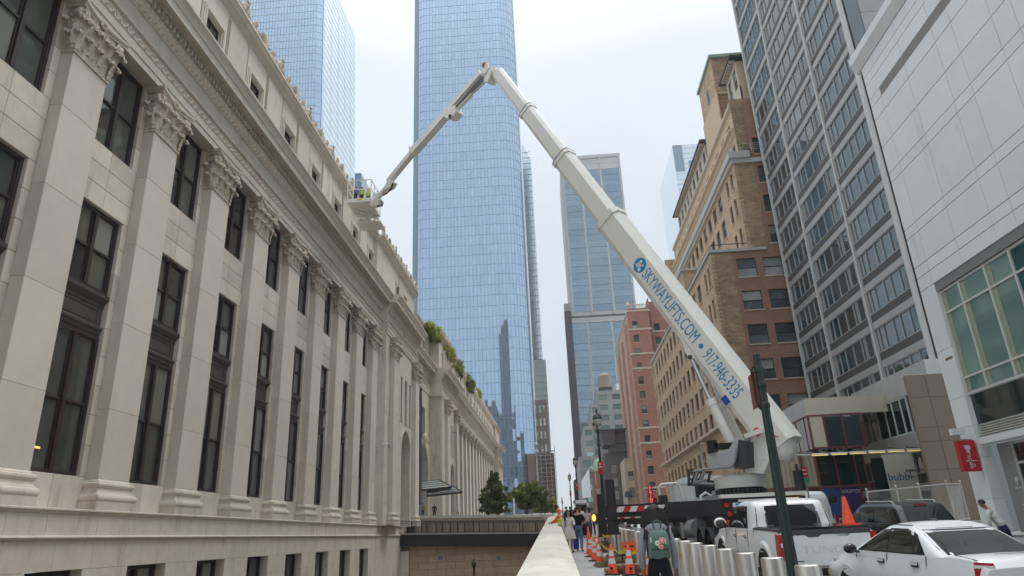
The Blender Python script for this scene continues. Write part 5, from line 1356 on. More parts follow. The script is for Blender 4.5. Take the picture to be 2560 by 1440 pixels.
for x in (-11,-9.7,-8.4,-7.1,-5.9): b.box(x-.1,x+.1,399.75,400,100,238)
b.use(mat('pale_green_glass',(.45,.52,.47),.3,.1,.2)).box(-30,-3.2,398,420,0,99); b.use(M['tmull_pale'])
for i in range(20): b.box(-30,-3.15,397.7,398,20+i*4.1,20.3+i*4.1)
for x in (-10,-8.4,-6.8,-5.2): b.box(x-.08,x+.08,397.7,398,20,99)
b.build('body',T8,world=True)
B1=thing('brown_sash_building','dark brown brick block with three pale sash windows per floor','building',(-6,305,gz(300)))
rws=[(54.3-3.5-5.75*i,54.3-5.75*i) for i in range(5)][::-1]
facade(B1,'y',300,-1,-20,-3.0,gz(300)-.5,56.5,[(-8.7,-7.5),(-6.7,-5.6),(-5.0,-3.9)],rws,M['brownb'],.3,M['sash'],pick(M['winpale']),'sash')
b=MB().use(M['brownb']); b.box(-3.2,-3.0,300.3,320,5,56.5); b.use(M['mullion']).box(-9.5,-6,299.9,305,56.5,57.1); b.build('flank',B1,world=True)
B2=thing('scaffolded_building','brown building wrapped in scaffold stages at end of the street','building',(-4,285,gz(280)))
b=MB().use(M['brownb']); b.box(-12,-1.2,280,300,gz(280)-.5,31); b.build('body',B2,world=True)
for i in range(15):
    s=MB().use(mat('scaffold_plank',(.30,.21,.17),.9,.2,2)); s.box(-9,-.7,278.6,279.8,8.5+i*1.65,8.72+i*1.65); s.build('scaffold_stage',B2,world=True)
b=MB().use(M['grey'])
for x in (-6.5,-4.5,-2.6,-.8): b.cyl((x,278.7,gz(279)),(x,278.7,34 if x>-3 else 31),.12,n=6)
b.box(-2.8,-.8,278.6,279.4,31.5,31.8); b.build('scaffold_pole',B2,world=True)
fl_=thing('floodlight_mast','tall grey mast with two round floodlights before brown building','mast',(-7.2,240,gz(240)))
b=MB().use(M['grey']); b.cyl((-7.0,240,gz(240)),(-7.0,240,30),.35,.25,8); b.ball((-7.0,239.4,29.5),.9,8,6); b.ball((-7.0,239.4,27.0),.9,8,6); b.build('mast',fl_,world=True)
# ---- buildings behind the camera that the glass mirrors
for i,(x0,x1,y0,y1,h,mm) in enumerate(((-52,-37,-150,-112,200,'dkbrick'),(26,60,-110,-60,110,'dkbrick'),(-33,-18,-150,-112,172,'brownb'),(-74,-53,-150,-112,112,'brownb'))):
    t=thing('rear_building',('slim dark tower behind the viewer, mirrored in the curved glass tower','dark block close behind the viewer on the right','brown tower behind the viewer, right of the slim dark one','low brown block behind the viewer, left of the slim dark tower')[i],'building',((x0+x1)/2,(y0+y1)/2,gz(y1)))
    b=MB().use(M[mm]); b.box(x0,x1,y0,y1,-8,h); b.box(x0+3,x1-4,y0,y1-3,h,h+9); b.box(x0+5,x1-6,y0,y1-6,h+9,h+15); b.use(M['windark'])
    nf=int(h/4)
    for f in range(nf): b.box(x0+1,x1-1,y1,y1+.1,f*4+1.2,f*4+3.2)
    b.build('body',t,world=True)
flush_rest()
# ================================================================== BRIDGE, TERRACE AND PARAPET
br=thing('footbridge','black steel footbridge with railing crossing the sunken yard to stone building','footbridge',(-8,72,.3))
BY=69.6
def lr(pyl,pyr,Y): a=onY(1018,pyl,Y); c=onY(1362,pyr,Y); return a,c
tl,tr=lr(1303,1301,BY); ml,mr=lr(1337,1334,BY); gl_,gr_=lr(1366,1366,BY)
xa,xb=-16.2,-1.0
def zat(A,B,x): return A.z+(B.z-A.z)*(x-A.x)/(B.x-A.x)
b=MB().use(M['darkpaint']); b.hexa([(xa,BY,zat(gl_,gr_,xa)),(xb,BY,zat(gl_,gr_,xb)),(xb,BY+.35,zat(gl_,gr_,xb)),(xa,BY+.35,zat(gl_,gr_,xa))],[(xa,BY,zat(ml,mr,xa)),(xb,BY,zat(ml,mr,xb)),(xb,BY+.35,zat(ml,mr,xb)),(xa,BY+.35,zat(ml,mr,xa))])
b.build('girder',br,world=True)
b=MB().use(M['kerb']); z0=zat(ml,mr,xa);z1=zat(ml,mr,xb)
b.hexa([(xa,BY-.08,z0),(xb,BY-.08,z1),(xb,BY+5.4,z1),(xa,BY+5.4,z0)],[(xa,BY-.08,z0+.14),(xb,BY-.08,z1+.14),(xb,BY+5.4,z1+.14),(xa,BY+5.4,z0+.14)]); b.build('deck',br,world=True)
def railing(Y):
    r=MB().use(M['blackmetal']); r.beam((xa,Y,zat(tl,tr,xa)),(xb,Y,zat(tl,tr,xb)),.09,.07); r.build('handrail',br,world=True)
    r=MB().use(M['blackmetal']); r.beam((xa,Y,zat(tl,tr,xa)-.16),(xb,Y,zat(tl,tr,xb)-.16),.05,.04); r.beam((xa,Y,zat(ml,mr,xa)+.22),(xb,Y,zat(ml,mr,xb)+.22),.05,.04); r.build('rail',br,world=True)
    n=10
    for i in range(n+1):
        x=xa+(xb-xa)*i/n; p=MB().use(M['blackmetal']); p.box(x-.045,x+.045,Y-.05,Y+.05,zat(ml,mr,x)+.0,zat(tl,tr,x)); p.box(x-.07,x+.07,Y-.1,Y+.05,zat(ml,mr,x)-.2,zat(ml,mr,x)+.05); p.build('post',br,world=True)
    n=150; q=MB().use(M['blackmetal'])
    for i in range(n): x=xa+(xb-xa)*(i+.5)/n; q.box(x-.012,x+.012,Y-.012,Y+.012,zat(ml,mr,x)+.22,zat(tl,tr,x)-.14)
    q.build('baluster',br,world=True,kind='stuff')
railing(BY+.1); railing(BY+5.2)
# end wall of the yard below the bridge
ew_=thing('yard_end_wall','tan brick end wall of sunken yard under the footbridge with two vents','wall',(-8,70.5,moat_z))
b=MB().use(M['joint']); b.box(-16.4,-1.0,70.45,70.8,moat_z,-.42); co_=b.build('wall_backing',ew_,world=True); WP[co_]=Vector()
zz=moat_z; i=0
while zz<-.5:
    x=-15.0-(.9 if i%2 else 0)
    while x<-1.0:
        piece(co_,ew_,'wall_block',max(x,-15.0)+.008,min(x+1.8,-1.0)-.008,70.35,70.6,zz+.008,min(zz+.62,-.40)-.008,M['tanwall'],.01); x+=1.8
    zz+=.62; i+=1
for px in (1102,1248):
    p=onY(px,1394,70.3); v=MB().use(M['mullion']); v.box(p.x-.32,p.x+.32,70.25,70.35,p.z-.25,p.z+.25)
    for k in range(4): v.use(M['blackmetal']).box(p.x-.25,p.x+.25,70.22,70.25,p.z-.18+k*.1,p.z-.13+k*.1)
    v.build('vent',ew_,world=True)
b=MB().use(M['stone']); b.box(-16.4,-15.05,70.2,70.7,moat_z,-.86); b.build('stone_return',ew_,world=True)
for zz in (-4.9,-3.9,-2.9,-1.9): 
    b=MB().use(M['stone']); b.box(-16.3,-15.0,70.05,70.2,zz+.01,zz+.99); b.build('return_block',ew_,world=True)
p=onY(1185,1425,66); yl_=thing('yard_lamp','short black lantern post standing in the sunken yard','lamp',(p.x,66,moat_z))
b=MB().use(M['blackmetal']); b.cyl((p.x,66,moat_z),(p.x,66,p.z+.2),.09,n=8); b.build('post',yl_,world=True)
b=MB().use(M['blackmetal']); b.lathe([(.06,0),(.2,.06),(.2,.35),(.25,.4),(.1,.6),(.03,.75)],10,(p.x,66,p.z+.2)); b.build('lantern',yl_,world=True)
# terrace wall behind the bridge
tw=thing('terrace_wall','low pale stone terrace wall behind the footbridge railing','wall',(-8,76.4,gz(76)))
TWY=76.2
A=onY(1046,1289,TWY); B=onY(1384,1286,TWY); A2=onY(1046,1296,TWY); B2=onY(1384,1293,TWY)
b=MB().use(M['tanwall']); b.hexa([(A.x-.5,TWY,-.4),(B.x,TWY,-.4),(B.x,TWY+.5,-.4),(A.x-.5,TWY+.5,-.4)],[(A.x-.5,TWY,A2.z),(B.x,TWY,B2.z),(B.x,TWY+.5,B2.z),(A.x-.5,TWY+.5,A2.z)]); b.build('wall_body',tw,world=True)
n=9
for i in range(n):
    f0,f1=i/n,(i+1)/n; c=MB().use(M['capstone']); x0=A.x-.5+(B.x-A.x+.5)*f0+.01; x1=A.x-.5+(B.x-A.x+.5)*f1-.01
    c.hexa([(x0,TWY-.12,A2.z+(B2.z-A2.z)*f0),(x1,TWY-.12,A2.z+(B2.z-A2.z)*f1),(x1,TWY+.6,A2.z+(B2.z-A2.z)*f1),(x0,TWY+.6,A2.z+(B2.z-A2.z)*f0)],[(x0,TWY-.12,A.z+(B.z-A.z)*f0),(x1,TWY-.12,A.z+(B.z-A.z)*f1),(x1,TWY+.6,A.z+(B.z-A.z)*f1),(x0,TWY+.6,A.z+(B.z-A.z)*f0)]); c.build('coping_stone',tw,world=True)
b=MB().use(M['leaf']); lawn=MB()
foliage(lawn,(-6,100,A.z-.2),(6,8,.25),2600,[M['leaf'],M['leaf3']],.13,True); o=lawn.build('terrace_grass'); tag(o,'green planting strip on the terrace','planting',None,'stuff')
b=MB().use(M['sidewalk']); b.quad((-60,77.4,gz(77.4)+.02),(.3,77.4,gz(77.4)+.02),(.3,420,gz(420)+.02),(-60,420,gz(420)+.02)); o=b.build('terrace_pavement'); o['kind']='structure'
for px,py in ((1190,1262),(1283,1268),(1288,1268)):
    pass
st_=onY(1286,1284,95); sl_=thing('white_marker_post','slim white post standing on the terrace before the bushy tree','post',(st_.x,95,st_.z-.5))
b=MB().use(M['white']); b.box(-.11,.11,-.08,.08,0,2.5); b.build('post_body',sl_)
# parapet with big capping stones
par=thing('stone_parapet','long pale stone parapet with curved capping stones running away beside the pavement','parapet',(-.3,30,gz(30)))
pcx=lambda y:-.13-.0092*y
pw=lambda y:.40+.0006*y
b=MB().use(M['capstone'])
Y0,Y1=3.0,69.5
b.hexa([(pcx(Y0)-.30,Y0,gz(Y0)-1),(pcx(Y0)+.30,Y0,gz(Y0)-1),(pcx(Y1)+.30,Y1,gz(Y1)-1),(pcx(Y1)-.30,Y1,gz(Y1)-1)],[(pcx(Y0)-.30,Y0,gz(Y0)+.80),(pcx(Y0)+.30,Y0,gz(Y0)+.80),(pcx(Y1)+.30,Y1,gz(Y1)+.80),(pcx(Y1)-.30,Y1,gz(Y1)+.80)]); b.build('parapet_body',par,world=True)
y=Y0
while y<Y1:
    L_=2.15; y2=min(Y1,y+L_)-.022; c=MB().use(M['capstone']); rows=[]
    for f in (0,.012,.5,.988,1):
        yy=y+(y2-y)*f; dz=-.012 if f in(0,1) else 0; row=[]
        for k in range(9):
            u=-1+k/4; row.append((pcx(yy)+u*pw(yy),yy,gz(yy)+.905+.055*(1-u*u)+dz))
        row=[(pcx(yy)-pw(yy),yy,gz(yy)+.78)]+row+[(pcx(yy)+pw(yy),yy,gz(yy)+.78)]
        rows.append(row)
    c.grid(rows); n=len(rows[0]); c.f.append(tuple(range(n))); c.mi.append(0); c.f.append(tuple(range(4*n,5*n))); c.mi.append(0)
    c.build('capping_stone',par,30,world=True); y+=L_
b=MB().use(M['capstone']); p=onY(1376,1296,70); b.box(p.x-.55,p.x+.4,69.6,70.6,gz(70)-1,p.z+.22); b.build('end_block',par,world=True)
# ================================================================== STREET FURNITURE
bl=thing('steel_bollard','nearest brushed steel bollard, cut off by the bottom edge beside the white sedan','bollard',(2.87,8.87,gz(8.87)),0,'steel bollards along the kerb')
b=MB().use(M['steel']); b.lathe([(.15,0),(.15,.925),(.146,.943),(.135,.952),(.0,.955)],28); b.build('sleeve',bl,40)
b=MB().use(M['grey']); b.lathe([(.19,0),(.19,.03),(.155,.035),(.155,.0)],20); b.build('base_ring',bl)
BYs=[(2.82,10.12,'steel bollard second from the lamp post side, between white pickup bumper and viewer'),(2.74,11.2,'steel bollard in front of the pickup rear wheel'),(2.68,12.29,'steel bollard in front of the pickup driver door'),(2.66,13.46,'steel bollard in front of the pickup front door mirror'),(2.59,14.42,'steel bollard before the pickup hood corner and dark truck mudflap'),(2.54,15.31,'steel bollard just right of the grey hooded walker')]
for x,y,l in BYs: copy_tree(bl,(x,y,gz(y)),None,l)
ORD='first second third fourth fifth sixth seventh eighth ninth tenth eleventh twelfth thirteenth fourteenth fifteenth sixteenth seventeenth'.split()
y=16.35; i=0
while y<33: 
    copy_tree(bl,(2.50-.047*(y-16),y,gz(y)),None,'steel bollard in the far run, %s beyond the grey hooded walker'%ORD[i]); i+=1; y+=1.06
# cones
def cone(label,x,y,style='band',h=.74,group='traffic cones around the outrigger feet'):
    t=thing('traffic_cone',label,'cone',(x,y,gz(y)),random.uniform(-.4,.4),group)
    b=MB().use(M['rubber'] if style!='plain' else M['orange']); b.box(-.19,.19,-.19,.19,0,.035); b.build('base',t)
    r=lambda z:.135-.105*(z/h)
    b=MB().use(M['orange']); 
    if style=='plain': b.lathe([(r(0),.035),(r(h*.97),h*.97),(r(h)*.8,h),(0,h)],16)
    else:
        for a,c in ((0.035,.27),(.40,.46),(.60,.71)): b.lathe([(r(a),a),(r(c),c)],16,caps=False)
        b.lathe([(r(.71),.71),(.024,.74),(.0,.742)],16)
    b.build('cone_body',t,40)
    if style!='plain':
        b=MB().use(M['reflective']); b.lathe([(r(.27)+.001,.27),(r(.40)+.001,.40)],16,caps=False); b.lathe([(r(.46)+.001,.46),(r(.60)+.001,.60)],16,caps=False); b.build('reflective_band',t,40)
        if style=='mark':
            d=MB().use(M['rubber']); d.box(-.035,.035,-.137,-.128,.13,.19); d.box(-.06,.06,-.140,-.131,.085,.095); d.build('stencil',t)
    return t
cone('banded cone with stencil, left of the pair in front of the timber blocks',1.26,19.29,'mark')
cone('banded cone with stencil, right of the pair in front of the timber blocks',1.68,19.0,'mark')
cone('banded cone half hidden behind the left hip of the grey hooded walker',2.05,18.62)
cone('banded cone peeping out right of the grey hooded walker, by her right hand',2.63,18.35)
cone('brightest pink red banded cone standing nearer than the leftmost ones',1.10,22.3)
cone('orange banded cone half hidden behind the pink red banded one',1.04,24.2)
cone('pale orange banded cone, second from the left',.98,26.3)
cone('plain unbanded tall orange cone, leftmost of the cones',1.02,28.1,'plain',.98)
# caution tape
def ribbon(name,label,pts):
    b=MB().use(M['yellow']); P=[Vector(p) for p in pts]; 
    for p,q in zip(P[:-1],P[1:]):
        n=6
        for i in range(n):
            a=p.lerp(q,i/n); c=p.lerp(q,(i+1)/n); s=lambda t:-.10*(1-(2*t-1)**2)
            a=a+Vector((0,0,s(i/n)));c=c+Vector((0,0,s((i+1)/n))); tw=.03*math.sin(i*1.7)
            b.add([a+Vector((0,tw,-.035)),c+Vector((0,-tw,-.035)),c+Vector((0,-tw,.035)),a+Vector((0,tw,.035)),a+Vector((0,tw+.003,-.035)),c+Vector((0,-tw+.003,-.035)),c+Vector((0,-tw+.003,.035)),a+Vector((0,tw+.003,.035))],[(0,1,2,3),(7,6,5,4)])
    o=b.build(name); tag(o,label,'tape')
w=lambda px,py,Y: tuple(onY(px,py,Y))
ribbon('caution_tape','yellow caution tape sagging from cone to cone across the pavement',[w(1487,1350,26.2),w(1502,1358,23.4),w(1536,1372,20.8),w(1562,1373,20.2),w(1597,1373,19.4),w(1640,1376,18.6)])
ribbon('caution_tape','short yellow tape tied between two outrigger legs further back',[w(1478,1341,29),w(1505,1335,28.6),w(1528,1332,22.2)])
ribbon('caution_tape','scrap of yellow tape round a bollard right of the grey hooded walker',[w(1676,1386,15.8),w(1697,1385,15.2)])
# orange arrow sign
p=onY(1573,1366,20.6); sg=thing('arrow_sign','small orange sign with a black arrow pointing left, above caution tape','sign',(p.x,20.6,gz(20.6)))
b=MB().use(mat('sign_orange',(.80,.13,.03),.5,.05,4)); b.hexa([(p.x-.19,20.6,p.z-.15),(p.x+.19,20.6,p.z-.13),(p.x+.19,20.62,p.z-.13),(p.x-.19,20.62,p.z-.15)],[(p.x-.20,20.6,p.z+.12),(p.x+.18,20.6,p.z+.15),(p.x+.18,20.62,p.z+.15),(p.x-.20,20.62,p.z+.12)]); b.build('sign_panel',sg,world=True)
b=MB().use(M['blackmetal']); y=20.59
b.add([(p.x-.14,y,p.z),(p.x-.05,y,p.z+.055),(p.x-.05,y,p.z-.055)],[(0,1,2)]); b.quad((p.x-.07,y,p.z-.016),(p.x+.13,y,p.z-.01),(p.x+.13,y,p.z+.022),(p.x-.07,y,p.z+.016)); b.build('arrow',sg,world=True)
b=MB().use(M['grey']); b.cyl((p.x,20.64,gz(20.6)),(p.x,20.64,p.z+.1),.02,n=6); b.box(p.x-.2,p.x+.2,20.5,20.8,gz(20.6),gz(20.6)+.03); b.build('stand',sg,world=True)
# foreground lamp post
lx=onY(1985,1440,9.3); lt=onY(1897,908,9.3); zb=gz(9.3)
lp=thing('green_lamp_post','dark green foreground lamp post with an edge-on red banner at top','lamp post',(lx.x,9.3,zb))
b=MB().use(M['green']); b.lathe([(.13,0),(.13,.25),(.10,.32),(.082,.6),(.068,1.2),(.057,2.6),(.048,3.6),(.042,lt.z-zb-.14),(.06,lt.z-zb-.13),(.06,lt.z-zb-.05),(.03,lt.z-zb)],20); b.build('pole',lp,40)
H=lt.z-zb
b=MB().use(M['green'])
for zz in (H-.34,H-.62): b.lathe([(.058,0),(.068,.02),(.068,.06),(.058,.08)],16,(0,0,zz))
b.build('collar',lp,40)
b=MB().use(M['green']); b.tube([(-.02,0,H-.10),(-.07,0,H-.04),(-.10,0,H-.10),(-.10,0,H-.50),(-.08,0,H-.60),(-.02,0,H-.66)],.018,8); b.build('banner_frame',lp,40)
b=MB().use(mat('faded_red_banner',(.24,.045,.035),.8,.3,6)); b.hexa([(-.075,-.01,H-.58),(-.055,-.01,H-.58),(-.055,.30,H-.58),(-.075,.30,H-.58)],[(-.075,-.01,H-.12),(-.055,-.01,H-.12),(-.055,.30,H-.12),(-.075,.30,H-.12)]); b.build('banner',lp)
# ornate twin lamps down the pavement
def twin(label,x,y,h=8.9,sc=1):
    t=thing('ornate_street_lamp',label,'street lamp',(x,y,gz(y)),0,'ornate street lamps along the pavement')
    b=MB().use(M['green']); b.lathe([(.30,0),(.30,.25),(.22,.4),(.20,1.0),(.14,1.15),(.115,2.5),(.095,5),(.07,h-2.4),(.11,h-2.35),(.13,h-2.25),(.08,h-2.15),(.065,h-1.5),(.10,h-1.45),(.12,h-1.35),(.06,h-1.25),(.05,h-.9),(.05,h-.4),(.02,h)],12); b.build('pole',t,35)
    b=MB().use(M['green']); b.tube([(0,-.1,h-1.3),(0,-.45,h-1.1),(0,-.62,h-.75),(0,-.62,h-.35)],.035,6); b.tube([(0,.1,h-1.3),(0,.45,h-1.2),(0,.62,h-1.0),(0,.62,h-.8)],.035,6); b.ball((0,0,h-1.3),.13,8,6); b.build('crossarm',t,35)
    for yy,zz in ((-.62,h-.95),(.62,h-1.2)):
        b=MB().use(M['green']); b.lathe([(.30,0),(.33,.05),(.24,.28),(.08,.42),(.05,.55),(.09,.6),(.02,.75)],12,(0,yy,zz+.34)); b.build('lamp_hood',t,35)
        b=MB().use(mat('opal_globe',(.55,.54,.47),.25,.05,3)); b.lathe([(.02,-.08),(.17,-.02),(.26,.14),(.28,.34)],12,(0,yy,zz)); b.build('globe',t,40)
    b=MB().use(M['redpaint']); b.box(-.20,.16,-.22,-.16,3.75,4.6); b.build('red_banner',t)
    b=MB().use(decal); b.box(-.12,.02,-.235,-.222,4.38,4.47); b.box(-.15,.11,-.235,-.222,4.2,4.28); b.build('banner_lettering',t)
    return t
for px,py,Y,l in ((1490,1030,48,'nearest ornate street lamp, in front of the grey stepped hotel'),(1437,1140,87,'second ornate street lamp, against the dark slim tower'),(1423,1184,130,'third ornate street lamp, standing against open sky'),(1405,1250,235,'tiny farthest ornate street lamp low in the sky gap')):
    q=onY(px,py,Y); g_=onY(px+ (12 if Y<60 else 6),1335,Y); twin(l,q.x,Y,q.z-gz(Y))
q=onY(968,1113,73); 
cm=thing('wall_camera','small grey dome camera on a bracket fixed to the stone pier','camera',(PX,q.y,q.z))
p=onX(955,1112,PX); b=MB().use(M['wpanel']); b.tube([(p.x,p.y,p.z+.1),(p.x+.5,p.y,p.z+.12),(p.x+.62,p.y,p.z)],.05,6); b.build('arm',cm,world=True); b=MB().use(M['grey']); b.ball((p.x+.62,p.y,p.z-.1),(.16,.16,.2),8,6); b.build('dome',cm,world=True)
# banners at the building entrance and the glass canopy
for px0,px1,py0_,py1_,Y,l in ((1045,1056,972,1291,77.6,'tall narrow blue grey banner at the near corner of the stone entrance bay'),(1140,1145,1080,1288,93.2,'tall narrow blue grey banner on far entrance pavilion')):
    a=onY(px0,py0_,Y); c=onY(px1,py1_,Y); t=thing('entrance_banner',l,'banner',(a.x,Y,c.z))
    b=MB().use(mat('banner_cloth',(.10,.12,.14),.8,.35,2.2,stretch=(1,1,.6))); b.box(min(a.x,c.x)-.05,max(a.x,c.x)-.1,Y,Y+.08,c.z+1.2,a.z); b.use(mat('banner_blue',(.16,.24,.32),.8,.1,2)).box(min(a.x,c.x)-.05,max(a.x,c.x)-.1,Y,Y+.08,c.z+.02,c.z+1.2); b.build('cloth',t,world=True)
    b=MB().use(M['grey']); b.box(min(a.x,c.x)-.6,max(a.x,c.x),Y+.08,Y+.14,a.z-.1,a.z+.02); b.build('bracket',t,world=True)
ca=thing('entrance_canopy','black framed glass entrance canopy of two sloping tiers on stone building','canopy',(-16,86,4.6))
for k,(l0,r0,l1,r1,Ya,Yb) in enumerate((((1053,1206),(1098,1201),(1053,1226),(1128,1218),87,82.0),((1068,1230),(1135,1218),(1068,1240),(1154,1231),84,79))):
    A_=onY(*l0,Ya);B_=onY(*r0,Ya);C_=onY(*r1,Yb);D_=onY(*l1,Yb)
    b=MB().use(M['blackmetal'])
    for i in range(5):
        f=i/4; p_=A_.lerp(D_,f); q_=B_.lerp(C_,f); b.beam(p_,q_,.16,.22)
    b.beam(B_,C_,.16,.26); b.beam(A_,D_,.16,.22); b.build('canopy_frame',ca,world=True)
    b=MB().use(mat('canopy_pane',(.33,.36,.36),.15,.08,1)); u=Vector((0,0,.08)); b.hexa([A_+u*.3,B_+u*.3,C_+u*.3,D_+u*.3],[A_+u,B_+u,C_+u,D_+u]); b.build('canopy_pane',ca,world=True)

# small red and green parking sign by the truck
p=onY(2012,1185,24.5); t=thing('parking_sign','small red over green parking sign on a post behind the rear outrigger jack','sign',(p.x,24.5,gz(24.5)))
b=MB().use(M['grey']); b.cyl((p.x,24.52,gz(24.5)),(p.x,24.52,p.z+.2),.025,n=6); b.build('post',t,world=True)
b=MB().use(M['redpaint']); b.box(p.x-.11,p.x+.11,24.48,24.5,p.z-.12,p.z+.22); b.use(mat('sign_green',(.02,.30,.18),.5,0)).box(p.x-.11,p.x+.11,24.48,24.5,p.z-.30,p.z-.125); b.build('sign_panel',t,world=True)
b=MB().use(decal); b.box(p.x-.07,p.x+.07,24.47,24.48,p.z+.10,p.z+.15); b.box(p.x-.07,p.x+.07,24.47,24.48,p.z-.02,p.z+.02); b.build('sign_lettering',t,world=True)
# ================================================================== BOOM LIFT TRUCK
tk=thing('boom_lift_truck','white articulated boom lift truck with black outriggers and blue lettering along its boom','truck',(6.1,24,gz(24)+RD))
def tb(name,b,smooth=None,**k): return b.build(name,tk,smooth,world=True,**k)
RY=gz(24)+RD
# chassis, deck and rear
b=MB().use(M['darkpaint']); b.box(5.35,6.85,22.2,35,-.15,.45); tb('chassis_frame',b)
b=MB().use(M['darkpaint']); b.box(4.86,7.42,22.0,22.5,.24,.80); b.box(4.95,7.35,22.5,24.0,.3,.80); tb('rear_body',b)
b=MB().use(M['cream']); b.box(4.88,7.45,21.93,22.3,.82,.93); b.box(5.4,7.2,21.95,22.3,.70,.76); tb('deck_edge',b)
b=MB().use(M['grey']); b.box(4.9,7.4,22.3,30,.80,.90); tb('deck',b)
b=MB().use(M['redpaint']); 
for i in range(6): x=4.86+i*.43; b.use(M['redpaint'] if i%2==0 else M['white']).box(x,x+.43,21.94,22.0,.03,.20)
tb('bumper_stripes',b)
for x,z in ((5.02,.62),(5.08,.36),(5.28,.36),(7.1,.36)):
    b=MB().use(M['red']); b.cyl((x,21.99,z),(x,21.94,z),.075,n=12); tb('tail_lamp',b)
b=MB().use(M['white']); b.box(5.22,5.40,21.97,21.99,.55,.68); b.use(M['blue']).box(5.30,5.40,21.96,21.97,.60,.66); tb('rear_sticker',b)
b=MB().use(M['yellow']); b.box(6.02,6.36,21.95,21.99,.60,.74); b.use(M['wframe']).box(6.00,6.38,21.975,21.99,.58,.76); tb('yellow_plate',b)
b=MB().use(M['amber']); b.box(6.6,7.3,21.9,22.0,.62,.68); tb('amber_strip',b)
# wheels and mudguards
wm=MB().use(M['rubber']); wm.lathe([(.30,-.14),(.46,-.15),(.52,-.11),(.53,0),(.52,.11),(.46,.15),(.30,.14)],22); wm.use(M['grey']).lathe([(.0,-.10),(.12,-.12),(.28,-.07),(.30,-.14)],16); wm.lathe([(.30,.14),(.28,.07),(.12,.12),(.0,.1)],16)
wme=wm.mesh('wheel',35)
for y in (24.4,25.8,30.9,32.3):
    for x in (5.02,5.36,7.1,7.44):
        if y>30 and x in (5.36,7.1): continue
        obj('wheel',wme,tk,True,(x,y,gz(y)+RD+.53),(0,R(90),0))
for y in (24.4,25.8):
    b=MB().use(M['dgrey']); rows=[]
    for i in range(13):
        a=math.pi*i/12; rows.append([(4.82,y-.66*math.cos(a),gz(y)+RD+.5+.68*math.sin(a)),(5.55,y-.66*math.cos(a),gz(y)+RD+.5+.68*math.sin(a))])
    b.grid(rows); tb('mudguard',b,40)
b=MB().use(M['dgrey']); b.box(4.9,5.55,23.55,23.58,gz(24)+.02,.25); tb('mudflap',b)
b=MB().use(M['grey']); b.cyl((5.1,27.0,.0),(5.1,28.6,.0),.34,n=18); tb('fuel_tank',b,40)
b=MB().use(M['grey']); b.box(4.88,4.94,26.5,26.62,gz(27)+.1,.35); b.box(4.88,5.5,29.2,30.0,-.35,.35); tb('side_box',b)
# outriggers: nearer pair and farther pair, box beams with jacks on timber
def outrigger(Y,zc,xend,stripe,foot,leg=None):
    b=MB().use(M['darkpaint']); b.box(2.60,4.92,Y-.05,Y+.55,zc-.25,zc+.21); tb('outrigger_housing',b)
    b=MB().use(M['darkpaint']); b.box(1.35,2.64,Y+.02,Y+.45,zc-.16,zc+.20); tb('outrigger_beam',b)
    b=MB(); n=8; x0,x1=1.48,3.1; L_=(x1-x0)/n
    for i in range(n):
        b.use(M['redpaint'] if i%2==0 else M['reflective'])
        xa_=x0+i*L_; b.hexa([(xa_,Y-.075,zc-.02),(xa_+L_,Y-.075,zc-.02),(xa_+L_,Y-.06,zc-.02),(xa_,Y-.06,zc-.02)],[(xa_+.09,Y-.075,zc+.14),(xa_+L_+.09,Y-.075,zc+.14),(xa_+L_+.09,Y-.06,zc+.14),(xa_+.09,Y-.06,zc+.14)])
    tb('warning_stripes',b)
    x=leg or 1.57
    b=MB().use(M['darkpaint']); b.box(x-.14,x+.14,Y-.08,Y+.22,zc-.22,zc+.95); tb('jack_tube',b)
    b=MB().use(M['darkpaint']); b.box(x-.16,x+.16,Y-.04,Y+.20,zc-.62,zc-.16); b.box(x-.21,x+.21,Y-.08,Y+.25,zc-.66,zc-.60); tb('jack_sleeve',b)
    b=MB().use(M['chrome']); b.cyl((x,Y+.08,foot+.12),(x,Y+.08,zc-.62),.085,n=14); tb('jack_ram',b,40)
    b=MB().use(M['dgrey']); b.lathe([(.30,0),(.30,.04),(.14,.10),(.12,.14)],16,(x,Y+.08,foot)); tb('jack_foot',b,40)
outrigger(22.0,.58,1.4,True,gz(22)+.27)
outrigger(28.5,.50,1.4,True,gz(28.5)+.27,1.62)
b=MB().use(M['amber']); b.ball((1.30,28.4,.56),(.07,.07,.13),10,6); tb('amber_lamp',b,40)
b=MB().use(M['darkpaint']); b.cyl((7.42,22.3,.85),(7.42,22.3,1.55),.15,n=14); b.cyl((7.42,22.3,1.55),(7.42,22.3,1.75),.04,n=6); tb('rear_jack',b,40)
b=MB().use(M['darkpaint']); b.box(3.05,3.3,22.0,22.3,.78,1.0); tb('jack_stub',b)
# timber cribbing (top level: it only lies under the feet)
def crib(label,x,y,nx,dz=0):
    t=thing('timber_cribbing',label,'timber',(x,y,gz(y)),0,'timber blocks under the outrigger feet')
    for k in range(2):
        for i in range(nx):
            b=MB().use(M['wood'])
            if k==0: b.box(-.62,.62,-.42+i*.30,-.42+i*.30+.26,0,.13)
            else: b.box(-.42+i*.30,-.42+i*.30+.26,-.5,.5,.132,.26)
            b.build('timber',t)
    return t
crib('stack of timber blocks under the nearer outrigger foot on the pavement',1.57,22.08,3)
crib('stack of timber blocks under the farther outrigger foot',1.62,28.6,3)
t=crib('timber beams lying flat on the pavement right behind the two stencilled cones',1.72,19.9,3); t.scale=(1,1,.75)
